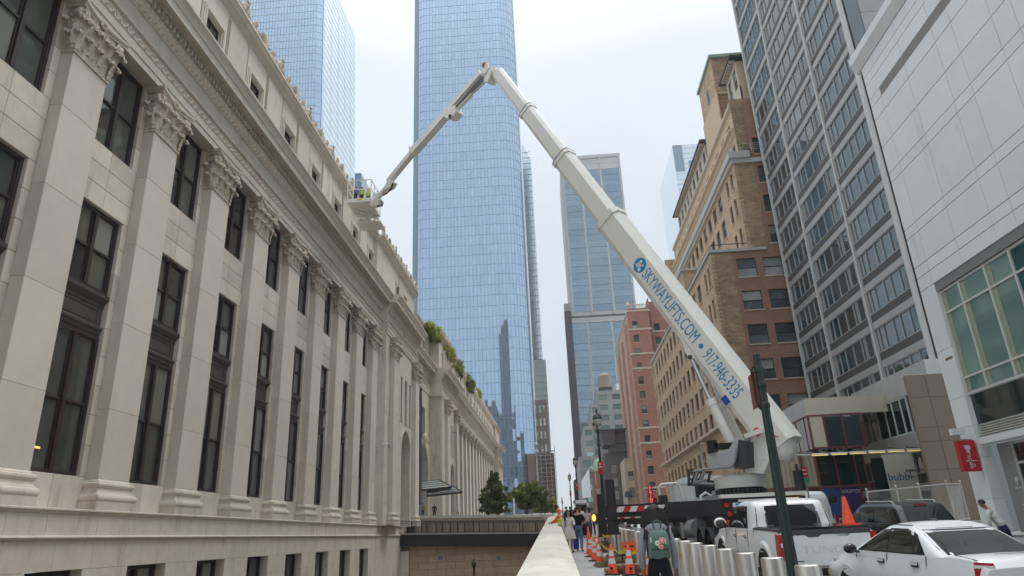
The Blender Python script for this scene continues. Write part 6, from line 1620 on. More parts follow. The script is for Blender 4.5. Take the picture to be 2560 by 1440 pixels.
# cab with mirror hoop, exhaust and rack
b=MB().use(M['white']); b.hexa([(5.0,31.2,.6),(7.4,31.2,.6),(7.4,33.2,.6),(5.0,33.2,.6)],[(5.05,31.25,1.85),(7.35,31.25,1.85),(7.3,32.9,1.85),(5.1,32.9,1.85)]); rows=[]
for i in range(9):
    a=math.pi*i/8; rows.append([(6.2-1.18*math.cos(a),31.2,1.85+.34*math.sin(a)),(6.2-1.18*math.cos(a),32.6,1.85+.30*math.sin(a))])
b.grid(rows); c=len(rows); b.add([r[0] for r in rows],[tuple(range(c))]); b.box(5.2,7.2,33.2,35.2,.3,1.25); tb('cab',b,35)
b=MB().use(M['cargl']); b.box(5.9,7.1,31.17,31.2,1.25,1.75); tb('cab_window',b)
b=MB().use(M['cream']); b.tube([(4.35,31.0,.7),(4.33,31.0,1.75),(4.45,31.0,1.86),(5.05,31.0,1.88),(5.2,31.0,1.78),(5.35,31.0,.8)],.055,8); tb('mirror_hoop',b,40)
b=MB().use(M['white']); b.tube([(5.55,28.6,.8),(5.6,28.6,1.2),(5.8,28.6,1.32),(6.0,28.6,1.2),(6.05,28.6,.8)],.05,8); b.box(5.55,6.05,28.55,28.65,.95,1.02); tb('grab_rail',b,40)
b=MB().use(M['grey']); b.box(6.0,6.6,27.8,28.4,.9,1.35); b.box(5.6,5.95,27.5,28.0,.9,1.15); tb('hydraulic_box',b)
# turret: slewing ring, skirt, cheek plates
TC=onY(1851,1215,25)
b=MB().use(M['darkpaint']); b.lathe([(.74,.88),(.74,1.05),(.80,1.06),(.80,1.16),(.76,1.18),(.76,1.24)],36,(TC.x,25,0)); tb('slewing_ring',b,30)
for i in range(36):
    a=2*math.pi*i/36; b=MB().use(M['dgrey']); b.cyl((TC.x+.83*math.cos(a),25+.83*math.sin(a),1.06),(TC.x+.83*math.cos(a),25+.83*math.sin(a),1.20),.03,n=6); tb('ring_bolt',b)
b=MB().use(M['cream']); b.lathe([(.0,1.24),(.86,1.24),(.87,1.27),(.86,1.62),(.80,1.70),(.0,1.72)],36,(TC.x,25,0)); tb('turret_skirt',b,30)
U=Vector((-.72,.69,0)).normalized(); NN=Vector((-U.y,U.x,0)); NN=NN if NN.y<0 else -NN     # NN points to the viewer
ZV=Vector((0,0,1))
O=Vector((TC.x,25,0))
def onpl(px,py,off):
    """pixel -> point on the vertical boom plane shifted off metres towards the viewer"""
    d=ray(px,py); k=NN.dot(O)+off; return d*(k/NN.dot(d))
def plate(pix,off0,th,m,name,smooth=None):
    P=[onpl(x,y,off0) for x,y in pix]; n=len(P); b=MB().use(m)
    b.add(P+[p-NN*th for p in P],[tuple(range(n)),tuple(range(2*n-1,n-1,-1))]+[(i,n+i,n+(i+1)%n,(i+1)%n) for i in range(n)]); return tb(name,b,smooth)
plate([(1862,1180),(1868,1122),(1880,1092),(1905,1062),(1922,1070),(1938,1090),(1928,1140),(1908,1185)],.50,.07,M['cream'],'turret_cheek')
plate([(1862,1180),(1868,1122),(1880,1092),(1905,1062),(1922,1070),(1938,1090),(1928,1140),(1908,1185)],-.45,.07,M['cream'],'turret_cheek')
plate([(1868,1178),(1874,1125),(1905,1085),(1930,1095),(1920,1140),(1900,1180)],.43,.86,M['grey'],'turret_core')
b=MB().use(M['cream']); p=onpl(1896,1160,.52); b.cyl(p,p-NN*.03,.07,n=14); tb('access_hole',b,40)
p=onpl(1896,1080,.58); b=MB().use(M['cream']); b.beam(p+U*.45-ZV*.1,p-U*.22+ZV*.02,.16,.34,upv=NN); tb('pivot_cover',b)
b=MB().use(M['redpaint']); b.cyl(p+NN*.10,p+NN*.07,.16,n=6); b.use(M['yellow']).cyl(p+NN*.11,p+NN*.10,.11,n=4); tb('warning_label',b)
# operator station
b=MB().use(mat('tub_grey',(.44,.45,.46),.5,.1,3)); 
P=[onpl(x,y,1.05) for x,y in ((1766,1137),(1822,1122),(1840,1096),(1845,1098),(1842,1140),(1832,1166),(1778,1172))]
n=len(P); b.add(P+[p-NN*.75 for p in P],[tuple(range(n))]+[(i,n+i,n+(i+1)%n,(i+1)%n) for i in range(n) if i not in (0,1)]+[tuple(range(2*n-1,n-1,-1))]); tb('operator_tub',b)
plate([(1842,1098),(1864,1104),(1866,1168),(1836,1172),(1843,1138)],1.02,.8,M['dgrey'],'control_cabinet')
b=MB().use(M['grey']); P=[onpl(x,y,1.1) for x,y in ((1735,1178),(1766,1173),(1830,1166),(1838,1150),(1842,1120))]; b.tube(P,.045,8)
P=[onpl(x,y,1.0) for x,y in ((1752,1110),(1766,1107),(1771,1135))]; b.tube(P,.03,6); P=[onpl(x,y,1.0) for x,y in ((1752,1110),(1757,1150),(1766,1155))]; b.tube(P,.03,6); tb('station_rail',b,40)
b=MB().use(M['rubber']); P=onpl(1805,1115,.75); b.box(P.x-.3,P.x+.3,P.y-.2,P.y+.2,P.z-.1,P.z+.08); b.box(P.x-.5,P.x-.2,P.y-.2,P.y+.2,P.z-.2,P.z+.2); tb('operator_seat',b)
b=MB().use(M['dgrey']); 
for a,c in (((1722,1180),(1722,1215)),((1740,1180),(1728,1212)),((1758,1180),(1744,1208)),((1776,1178),(1770,1206)),((1722,1212),(1786,1214)),((1724,1198),(1784,1204)),((1718,1177),(1735,1174)),((1722,1182),(1780,1180))):
    b.beam(onpl(*a,.8),onpl(*c,.8),.07,.07)
tb('boom_rack',b)
b=MB().use(M['grey']); 
for a,c in (((1744,1182),(1736,1206)),((1760,1180),(1750,1206)),((1736,1207),(1765,1200))): b.tube([onpl(*a,.9),onpl(*c,.9)],.055,8)
tb('rack_pipe',b,40)
# ---- main boom
PB=onpl(1937,1085,0); PT=onpl(1240,175,0)
D=(PT-PB).normalized(); V=NN.cross(D).normalized(); V=V if V.z>0 else -V     # V: upward normal of the boom in its plane
LB=(PT-PB).length
def sect(t0,t1,h,w,m,name,ch=.16,parent=None):
    a=PB+D*t0; c=PB+D*t1; pr=[(w/2,-h/2+ch),(w/2,h/2-ch),(w/2-ch,h/2),(-w/2+ch,h/2),(-w/2,h/2-ch),(-w/2,-h/2+ch),(-w/2+ch*.6,-h/2),(w/2-ch*.6,-h/2)]
    b=MB().use(m); n=len(pr); b.add([a+NN*x+V*y for x,y in pr]+[c+NN*x+V*y for x,y in pr],[(i,(i+1)%n,n+(i+1)%n,n+i) for i in range(n)]+[tuple(range(n-1,-1,-1)),tuple(range(n,2*n))])
    return tb(name,b)
def t_at(px,py): 
    p=onpl(px,py,0); return (p-PB).dot(D)
tc3,tc2,tc1=t_at(1524,552),t_at(1410,398),t_at(1320,280)
base_=sect(-.55,tc3,1.22,.92,M['cream'],'boom_base_section',.20)
sect(tc3-.3,tc2,1.02,.76,M['cream'],'boom_section',.17); sect(tc2-.3,tc1,.86,.64,M['cream'],'boom_section',.15); sect(tc1-.3,LB-.4,.70,.52,M['cream'],'boom_section',.13)
sect(tc3-.25,tc3+.06,1.34,1.0,M['cream'],'boom_collar',.2); 
sect(tc2-.18,tc2+.05,1.12,.84,M['cream'],'boom_collar',.17); sect(tc2+.05,tc2+.09,1.14,.86,M['spandark'],'wear_pad',.17)
sect(tc1-.15,tc1+.05,.96,.72,M['cream'],'boom_collar',.15); sect(tc1+.05,tc1+.09,.98,.74,M['spandark'],'wear_pad',.15)
# long creases in the boom sides
b=MB().use(M['cream'])
for t0,t1,h,w in ((.6,tc3-.3,1.22,.92),(tc3+.2,tc2-.2,1.02,.76),(tc2+.2,tc1-.2,.86,.64)):
    for f in (.20,-.30): b.beam(PB+D*t0+NN*(w/2)+V*(h*f),PB+D*t1+NN*(w/2)+V*(h*f),.012,.03,upv=V)
tb('boom_rib',b)
# rear fairing
b=MB().use(M['cream']); p=PB-D*.5; b.ball(p,(.42,.42,.55),14,9); tb('boom_tail',b,40)
plate([(1898,1130),(1930,1100),(1950,1085),(1948,1112),(1925,1165),(1905,1180)],.35,.7,M['cream'],'tail_fairing')
b=MB().use(M['redpaint']); p=onpl(1945,1090,.3); b.beam(onpl(1918,1086,.52),onpl(1947,1092,.52),.03,.03); tb('red_trim',b)
# lettering along the boom flank
rx=(-D); zn=NN; yy=zn.cross(rx)
def onboom(body,t,size,name,m=M['blue'],off=0.0,sx=1.0):
    pos=PB+D*t+NN*(.463)+V*off
    o=text(body,size,m,tk,(0,0,0),None,name,ext=.003)
    Mx=Matrix((rx*sx,yy,zn)).transposed().to_4x4(); Mx.translation=pos-WP[tk]; o.matrix_local=Mx; return o
ta,tb1=t_at(1625,690),t_at(1750,862); tt=(ta+tb1)/2
o=onboom('SKYWAYLIFTS.COM',tt,.74,'boom_lettering',off=-.03); wd=o.dimensions.x
o2=onboom('917-946-3335',(t_at(1772,895)+t_at(1850,1005))/2,.74,'boom_phone_number',off=-.03)
bpy.context.view_layer.update()
L1=abs(tb1-ta); xs_=[v.co.x for v in o.data.vertices]; k=L1/(max(xs_)-min(xs_)); o.matrix_local=o.matrix_local@Matrix.Diagonal((k,1,1,1))
L2=abs(t_at(1850,1005)-t_at(1772,895)); xs_=[v.co.x for v in o2.data.vertices]; k=L2/(max(xs_)-min(xs_)); o2.matrix_local=o2.matrix_local@Matrix.Diagonal((k,1,1,1))
b=MB().use(M['blue']); p=PB+D*t_at(1761,878)+NN*.463-V*.03; b.cyl(p,p+NN*.004,.10,n=18); tb('lettering_dot',b)
b=MB().use(M['blue']); p=PB+D*t_at(1613,673)+NN*.463-V*.03; b.cyl(p,p+NN*.004,.33,n=24); tb('boom_emblem',b)
b=MB().use(M['cream'])
def eq(x,y): return p+NN*.006+(-D)*x+V*y
for c_,r_ in (((-.08,.14),.075),((.13,.10),.05),((.12,-.14),.085),((-.15,-.10),.05)): b.cyl(eq(*c_),eq(*c_)+NN*.003,r_,n=12)
b.beam(eq(-.16,.02),eq(.10,-.02),.07,.004,upv=NN); b.beam(eq(.02,.08),eq(-.06,-.16),.06,.004,upv=NN); tb('emblem_marks',b)
b=MB().use(mat('blue_label',(.02,.07,.35),.5,0)); p=PB+D*t_at(1832,1003)+NN*.463-V*.52; b.beam(p-D*.16,p+D*.16,.006,.24,upv=V); tb('blue_label',b)
# lifting cylinders
for off,e0,e1,e2 in ((.34,(1829,1108),(1776,1000),(1727,893)),(-.34,(1852,1108),(1803,1008),(1768,935))):
    b=MB().use(M['cream']); b.cyl(onpl(*e0,off),onpl(*e1,off),.175,n=18); p=onpl(*e1,off); q=onpl(*e0,off); dd=(q-p).normalized(); b.cyl(p,p+dd*.25,.20,n=18); b.cyl(p+dd*1.05,p+dd*1.12,.185,n=18); tb('lift_cylinder',b,40)
    b=MB().use(M['chrome']); b.cyl(onpl(*e1,off),onpl(*e2,off),.085,n=14); tb('lift_rod',b,40)
plate([(1690,828),(1706,832),(1720,865),(1742,885),(1738,897),(1722,893),(1712,880),(1706,856)],.42,.84,M['cream'],'cylinder_bracket')
b=MB().use(M['dgrey']); b.cyl(onpl(1725,893,.46),onpl(1725,893,-.46),.09,n=12); tb('bracket_pin',b,40)
# ---- knuckle and jib
def jb(pts,w,h,m,name):
    b=MB().use(m)
    for a,c in zip(pts[:-1],pts[1:]): b.beam(onpl(*a,0),onpl(*c,0),w,h)
    return tb(name,b)
plate([(1204,162),(1211,154),(1219,157),(1221,170),(1214,182),(1203,186)],.30,.10,M['cream'],'knuckle_cheek'); plate([(1204,162),(1211,154),(1219,157),(1221,170),(1214,182),(1203,186)],-.2,.10,M['cream'],'knuckle_cheek')
b=MB().use(mat('faded_red',(.50,.20,.14),.7,.3,20)); b.cyl(onpl(1211,163,.31),onpl(1211,163,.305),.17,n=16); tb('knuckle_label',b)
plate([(1214,160),(1236,168),(1246,178),(1236,190),(1228,180),(1216,206),(1209,203),(1214,178)],.2,.4,M['cream'],'knuckle_link')
plate([(1222,172),(1229,176),(1219,205),(1211,203)],.30,.6,M['cream'],'knuckle_arm')
jb([(1206,184),(1128,272)],.5,.42,M['cream'],'jib_section'); jb([(1209,190),(1136,276)],.42,.22,M['grey'],'jib_channel')
plate([(1124,270),(1136,262),(1140,278),(1130,293),(1118,296),(1110,292)],.28,.56,M['cream'],'jib_bracket')
jb([(1128,272),(1032,382)],.46,.50,M['cream'],'jib_section'); jb([(1034,379),(972,455)],.36,.36,M['cream'],'jib_section')
b=MB().use(M['cream']); b.beam(onpl(1031,379,0),onpl(1034,376,0),.56,.60); tb('jib_collar',b)
b=MB().use(M['cream']); b.cyl(onpl(1129,288,0),onpl(1180,236,0),.12,n=14); tb('jib_cylinder',b,40)
b=MB().use(M['chrome']); b.cyl(onpl(1180,236,0),onpl(1214,204,0),.055,n=10); tb('jib_rod',b,40)
b=MB().use(M['dgrey']); b.cyl(onpl(1126,291,.32),onpl(1126,291,-.32),.13,n=12); tb('jib_pin',b,40)
plate([(975,448),(982,455),(974,468),(964,474),(960,468),(966,456)],.2,.4,M['cream'],'fly_knuckle')
jb([(966,470),(938,502)],.26,.26,M['cream'],'fly_arm')
plate([(938,492),(948,500),(944,512),(928,516),(924,508)],.2,.4,M['cream'],'basket_mount')
b=MB().use(M['green']); b.tube([onpl(x,y,.2) for x,y in ((982,458),(979,470),(968,482),(958,488))],.06,6); b.tube([onpl(x,y,.2) for x,y in ((952,500),(956,508),(955,515),(948,513),(944,516))],.06,6); tb('hydraulic_hose',b,40)
# ---- basket
bk=MB().use(M['cream']); X0,X1,Y0b,Y1b,Z0b,Z1b=-14.2,-12.45,43.75,46.45,23.55,25.35
bk.box(X0,X1,Y0b,Y1b,Z0b,Z0b+.10); bo=tb('basket_floor',bk); 
b=MB().use(M['cream']); b.box(X0,X1,Y0b-.03,Y0b,Z0b,Z0b+.30); b.box(X0,X1,Y1b,Y1b+.03,Z0b,Z0b+.3); b.box(X1,X1+.03,Y0b,Y1b,Z0b,Z0b+.3); b.box(X0-.03,X0,Y0b,Y1b,Z0b,Z0b+.3); tb('toe_board',b)
b=MB().use(M['cream'])
for z in (Z1b,Z0b+1.05):
    b.beam((X0,Y0b,z),(X1,Y0b,z),.06,.06); b.beam((X1,Y0b,z),(X1,Y1b,z),.06,.06); b.beam((X0,Y1b,z),(X1,Y1b,z),.06,.06); b.beam((X0,Y0b,z),(X0,Y1b,z),.06,.06)
tb('basket_rail',b)
for x in (X0,X0+.42,X1-.42,X1):
    b=MB().use(M['cream']); b.box(x-.035,x+.035,Y0b-.035,Y0b+.035,Z0b+.1,Z1b); tb('basket_post',b)
for y in (Y0b+.9,Y0b+1.8,Y1b):
    b=MB().use(M['cream']); b.box(X1-.035,X1+.035,y-.035,y+.035,Z0b+.1,Z1b); tb('basket_post',b)
b=MB().use(M['cream']); b.box(X0-.1,X1+.05,Y1b+.1,Y1b+1.5,Z0b-.35,Z0b-.2); tb('platform_extension',b)
b=MB().use(M['cream']); 
for a,c in (((X0+.2,Y0b+1,Z0b-.12),(X1-.1,Y1b,Z0b-.15)),((X1-.2,Y0b+1.6,Z0b-.12),(X0+.2,Y1b+.4,Z0b-.18)),((X0+.1,Y0b+1.9,Z0b-.1),(X1,Y0b+1.9,Z0b-.1))): b.beam(a,c,.14,.12)
for i in range(4): b.box(X0,X1,Y0b+.5+i*.6,Y0b+.56+i*.6,Z0b-.06,Z0b)
tb('basket_underframe',b)
b=MB().use(M['yellow']); b.box(X0+.75,X0+1.15,Y0b-.05,Y0b-.03,Z0b+.16,Z0b+.26); tb('basket_label',b)
b=MB().use(M['white']); b.box(X1-.1,X1+.45,Y0b+.8,Y0b+1.4,Z0b+.5,Z0b+1.1); b.cyl((X1+.3,Y0b+1.1,Z0b+1.1),(X1+.3,Y0b+1.1,Z0b+1.6),.02,n=5); tb('control_box',b)
# ================================================================== VEHICLES
def interp(tab,z):
    if z<=tab[0][0]: return tab[0][1:]
    for a,c in zip(tab[:-1],tab[1:]):
        if z<=c[0]:
            f=(z-a[0])/(c[0]-a[0]); return tuple(p+(q-p)*f for p,q in zip(a[1:],c[1:]))
    return tab[-1][1:]
class Cab:
    """glasshouse: rings (z, rear y, front y, half width), superelliptic in plan"""
    def __init__(s,rings,n=5.0): s.r=rings; s.n=n
    def ring(s,z): 
        y0,y1,hw=interp(s.r,z); return (y0+y1)/2,(y1-y0)/2,hw
    def side(s,sg,y,z,off=0):
        yc,a,hw=s.ring(z); t=min(.995,abs(y-yc)/a); return (sg*(hw*(1-t**s.n)**(1/s.n)+off),y,z)
    def end(s,sg,x,z,off=0):
        yc,a,hw=s.ring(z); t=min(.995,abs(x)/hw); return (x,yc+sg*(a*(1-t**s.n)**(1/s.n)+off),z)
    def mesh(s,b,crown=.05,N=144):
        rows=[]; zs=[]
        for p,q in zip(s.r[:-1],s.r[1:]): zs+=[p[0]+(q[0]-p[0])*k/3 for k in range(3)]
        zs.append(s.r[-1][0]); nr=len(zs)
        for z in zs:
            yc,a,hw=s.ring(z); row=[]
            for i in range(N):
                t=2*math.pi*i/N; c,q=math.cos(t),math.sin(t); e=2/s.n
                row.append((hw*math.copysign(abs(c)**e,c),yc+a*math.copysign(abs(q)**e,q),z))
            rows.append(row)
        z,y0,y1,hw=s.r[-1]; yc=(y0+y1)/2
        for f,dz in ((.85,.45),(.55,.85),(.2,1.0),(.01,1.0)):
            rows.append([(p[0]*f,yc+(p[1]-yc)*f,z+crown*dz) for p in rows[nr-1]])
        b.grid(rows,True)
def patch(b,fn,bot,top,off,nv=5,nu=4):
    B=[];T=[]
    def dens(L_):
        o=[]
        for a,c in zip(L_[:-1],L_[1:]):
            for k in range(nu): o.append((a[0]+(c[0]-a[0])*k/nu,a[1]+(c[1]-a[1])*k/nu))
        return o+[L_[-1]]
    B=dens(bot);T=dens(top); rows=[]
    for j in range(nv+1):
        f=j/nv; rows.append([fn(p[0]+(q[0]-p[0])*f,p[1]+(q[1]-p[1])*f,off) for p,q in zip(B,T)])
    b.grid(rows)
def lower(b,st):
    """st: (y, half bottom, half max, half belt, z bottom, z mid, z belt, z top centre)"""
    rows=[]
    for y,hb,hm,ht,z0,zm,zb,zt in st:
        half=[(0,z0),(hb*.9,z0),(hb,z0+.05),(hm-.01,zm-.18),(hm,zm),(hm-.015,zm+.12),(ht+.015,zb-.06),(ht,zb),(ht-.05,zb+(zt-zb)*.45),(ht*.6,zb+(zt-zb)*.85),(0,zt)]
        rows.append([(x,y,z) for x,z in half]+[(-x,y,z) for x,z in half[-2:0:-1]])
    b.grid(rows,True); n=len(rows[0]); b.add(rows[0],[tuple(range(n))]); b.add(rows[-1],[tuple(range(n-1,-1,-1))])
def car_wheel(root,x,y,r,w=.2):
    k=('cw',r)
    if k not in CACHE:
        b=MB().use(M['rubber']); b.lathe([(r*.62,-w/2),(r*.93,-w/2),(r,-w/2+.03),(r,w/2-.03),(r*.93,w/2),(r*.62,w/2)],24)
        b.use(M['grey'])
        for s in (-1,1):
            b.lathe([(0,s*w*.32),(r*.15,s*w*.36),(r*.2,s*w*.30)],12,caps=False)
            for i in range(6):
                a=i*math.pi/3; b.beam((r*.1*math.cos(a),r*.1*math.sin(a),s*w*.33),(r*.62*math.cos(a),r*.62*math.sin(a),s*w*.38),.06,.03)
        CACHE[k]=b.mesh('wheel',35)
    obj('wheel',CACHE[k],root,loc=(x,y,r),rot=(0,R(90),0))
def arch(root,sg,x,y,r,m):
    b=MB().use(m); rows=[]
    for i in range(15):
        a=math.pi*i/14; rows.append([(sg*(x-.10),y-(r+.05)*math.cos(a),r+(r+.05)*math.sin(a)),(sg*(x+.012),y-(r+.05)*math.cos(a),r+(r+.05)*math.sin(a)),(sg*(x+.012),y-(r-.02)*math.cos(a),r+(r-.02)*math.sin(a)),(sg*(x-.1),y-(r-.02)*math.cos(a),r+(r-.02)*math.sin(a))])
    b.grid(rows); b.build('wheel_arch',root,40)
    d=MB().use(M['rubber']); d.prism([(y+(r+.0)*math.cos(math.pi*i/12),r+(r)*math.sin(math.pi*i/12)) for i in range(13)],'x',sg*(x-.02),sg*(x+.006)); d.build('wheel_well',root)
def mirror(root,sg,x,y,z,m=None):
    b=MB().use(m or M['black']); b.ball((sg*(x+.14),y,z),(.12,.07,.085),10,7); b.beam((sg*x,y,z-.06),(sg*(x+.08),y,z-.04),.06,.04); b.build('mirror',root,40)
def handle(root,sg,x,y,z,m):
    b=MB().use(M['dgrey']); b.box(min(sg*(x-.01),sg*(x+.006)),max(sg*(x-.01),sg*(x+.006)),y-.09,y+.09,z-.035,z+.035); b.use(m).box(min(sg*(x+.006),sg*(x+.035)),max(sg*(x+.006),sg*(x+.035)),y-.085,y+.085,z-.002,z+.03); b.build('door_handle',root)
def seams(root,pts):
    for a,c in pts: b=MB().use(M['rubber']); b.beam(a,c,.010,.010); b.build('panel_gap',root)
def sedan(label,loc,rz,paint,group=None,detail=True):
    t=thing('white_sedan' if paint is M['white'] else 'parked_sedan',label,'car',loc,rz,group); p=paint
    b=MB().use(p)
    lower(b,[(0.0,.60,.70,.66,.38,.62,.86,.90),(.06,.66,.78,.70,.28,.62,.94,.985),(.20,.70,.82,.72,.26,.62,.985,1.03),(.55,.74,.845,.745,.24,.62,1.0,1.045),(1.0,.76,.855,.775,.22,.62,.985,1.0),(2.0,.77,.86,.79,.20,.62,.955,.97),(3.0,.77,.86,.785,.20,.62,.935,.96),(3.45,.76,.855,.755,.22,.62,.91,.97),(3.95,.72,.84,.70,.24,.60,.82,.88),(4.25,.64,.78,.62,.28,.56,.70,.76),(4.38,.52,.66,.50,.34,.52,.60,.64)])
    b.build('body',t,45)
    cab=Cab([(.90,.62,3.50,.800),(.985,.66,3.38,.785),(1.10,.93,3.02,.742),(1.22,1.16,2.72,.690),(1.32,1.38,2.48,.640),(1.385,1.58,2.30,.590),(1.405,1.68,2.20,.555)],9)
    b=MB().use(p); cab.mesh(b,.045); b.build('roof',t,50)
    for sg in (-1,1):
        f=lambda y,z,o:cab.side(sg,y,z,o)
        b=MB().use(M['rubber']); patch(b,f,[(1.12,1.0),(3.06,.985)],[(1.50,1.355),(2.28,1.36)],.004); b.build('window_surround',t)
        g=MB().use(M['cargl']); patch(g,f,[(2.16,1.01),(2.96,1.0)],[(2.10,1.345),(2.34,1.335)],.009); g.build('front_side_window',t,40)
        g=MB().use(M['cargl']); patch(g,f,[(1.42,1.02),(2.10,1.01)],[(1.58,1.335),(2.05,1.345)],.009); g.build('rear_side_window',t,40)
        g=MB().use(M['cargl']); patch(g,f,[(1.17,1.06),(1.37,1.02)],[(1.40,1.28),(1.50,1.32)],.009); g.build('quarter_window',t,40)
        mirror(t,sg,.84,2.92,1.02); 
        for y in (1.36,2.28): handle(t,sg,.835,y,.86,M['white'] if paint is M['white'] else p)
        car_wheel(t,sg*.75,.86,.31); car_wheel(t,sg*.75,3.42,.31); arch(t,sg,.845,.86,.34,p); arch(t,sg,.845,3.42,.34,p)
        b=MB().use(M['red']); patch(b,lambda x,z,o:(sg*x,.02+.55*max(0,x-.62)**1.0+.10*(z-.8)-o,z),[(.50,.74),(.80,.76)],[(.56,.96),(.77,.975)],.02); b.build('tail_lamp',t,40)
        b=MB().use(M['white']); patch(b,lambda x,z,o:(sg*x,.02+.55*max(0,x-.62)+.10*(z-.8)-o,z),[(.55,.89),(.78,.90)],[(.56,.925),(.775,.94)],.026); b.build('reverse_lamp',t)
        b=MB().use(M['grey']); patch(b,lambda x,z,o:(sg*x,4.30-.5*max(0,x-.45),z),[(.40,.60),(.70,.62)],[(.40,.72),(.70,.78)],0); b.build('headlamp',t)
        seams(t,[((sg*.862,2.14,.32),(sg*.80,2.13,.98)),((sg*.86,1.12,.5),(sg*.79,1.10,.99)),((sg*.862,3.05,.35),(sg*.79,3.1,.95)),((sg*.57,1.62,1.405),(sg*.57,2.2,1.412))])
    f=lambda x,z,o:cab.end(-1,x,z,o)
    b=MB().use(M['rubber']); patch(b,f,[(-.70,1.0),(.70,1.0)],[(-.57,1.36),(.57,1.36)],.003); b.build('rear_surround',t)
    g=MB().use(M['cargl']); patch(g,f,[(-.66,1.02),(.66,1.02)],[(-.54,1.345),(.54,1.345)],.010,6,8); g.build('rear_window',t,40)
    f2=lambda x,z,o:cab.end(1,x,z,o); g=MB().use(M['cargl']); patch(g,f2,[(-.70,1.0),(.70,1.0)],[(-.54,1.36),(.54,1.36)],.008,6,8); g.build('windscreen',t,40)
    seams(t,[((-.66,.62,1.035),(.66,.62,1.035)),((-.70,.12,.99),(-.66,.62,1.03)),((.70,.12,.99),(.66,.62,1.03))])
    b=MB().use(M['dgrey']); b.ball((0,1.95,1.455),(.05,.09,.03),10,6); b.tube([(0,1.93,1.46),(0,1.75,1.72)],.006,5); b.build('aerial',t)
    b=MB().use(M['chrome']); b.ball((0,.03,.86),(.11,.03,.07),12,6); b.build('badge',t,40); b=MB().use(M['grey']); b.box(-.26,.26,-.02,0,.62,.76); b.build('number_plate',t); b=MB().use(M['dgrey']); b.box(-.30,.30,.30,.31,1.045,1.05); b.build('deck_slot',t)
    # inside: seats and rear shelf seen through the glass
    b=MB().use(M['rubber']); b.box(-.72,.72,-.01,.03,.36,.42); b.build('bumper_strip',t)
    return t
sedan('white compact sedan in the near right corner, roof aerial and rear window toward the viewer',(6.24,10.2,rz(10.2)-.03),R(6),M['white'])
sedan('white car parked beyond the bollards under the outrigger beam, nearer of two',(4.35,33.5,gz(33.5)+RD),0,M['white'])
sedan('silver grey car parked beyond the bollards, farther of the two under the outrigger beam',(4.35,40.5,gz(40.5)+RD),0,mat('silver_paint',(.42,.43,.44),.3,.05,2,metal=.4,coat=.4))
# ---- pickup
pk=thing('white_pickup','white crew cab pickup with black bed cover and red tail lamps by the bollards','pickup truck',(5.40,15.2,rz(15.2)),R(1.5))
W_=M['white']; b=MB().use(W_)
lower(b,[(.02,.86,.98,.95,.52,.85,1.20,1.20),(.12,.90,1.0,.96,.50,.85,1.27,1.27),(1.7,.92,1.01,.96,.48,.85,1.29,1.29),(1.9,.92,1.01,.97,.48,.85,1.27,1.27),(3.5,.92,1.01,.965,.48,.85,1.24,1.25),(4.3,.92,1.01,.93,.48,.85,1.24,1.29),(5.3,.90,1.0,.88,.48,.85,1.18,1.24),(5.75,.84,.95,.80,.50,.80,1.05,1.10),(5.88,.72,.86,.70,.52,.75,.92,.95)])
b.build('body',pk,45)
cab=Cab([(1.15,1.78,4.55,.965),(1.27,1.80,4.42,.955),(1.45,1.86,4.05,.92),(1.64,1.91,3.75,.88),(1.78,1.98,3.50,.845),(1.86,2.06,3.32,.80),(1.89,2.14,3.22,.76)],10)
b=MB().use(W_); cab.mesh(b,.045); b.build('cab',pk,50)
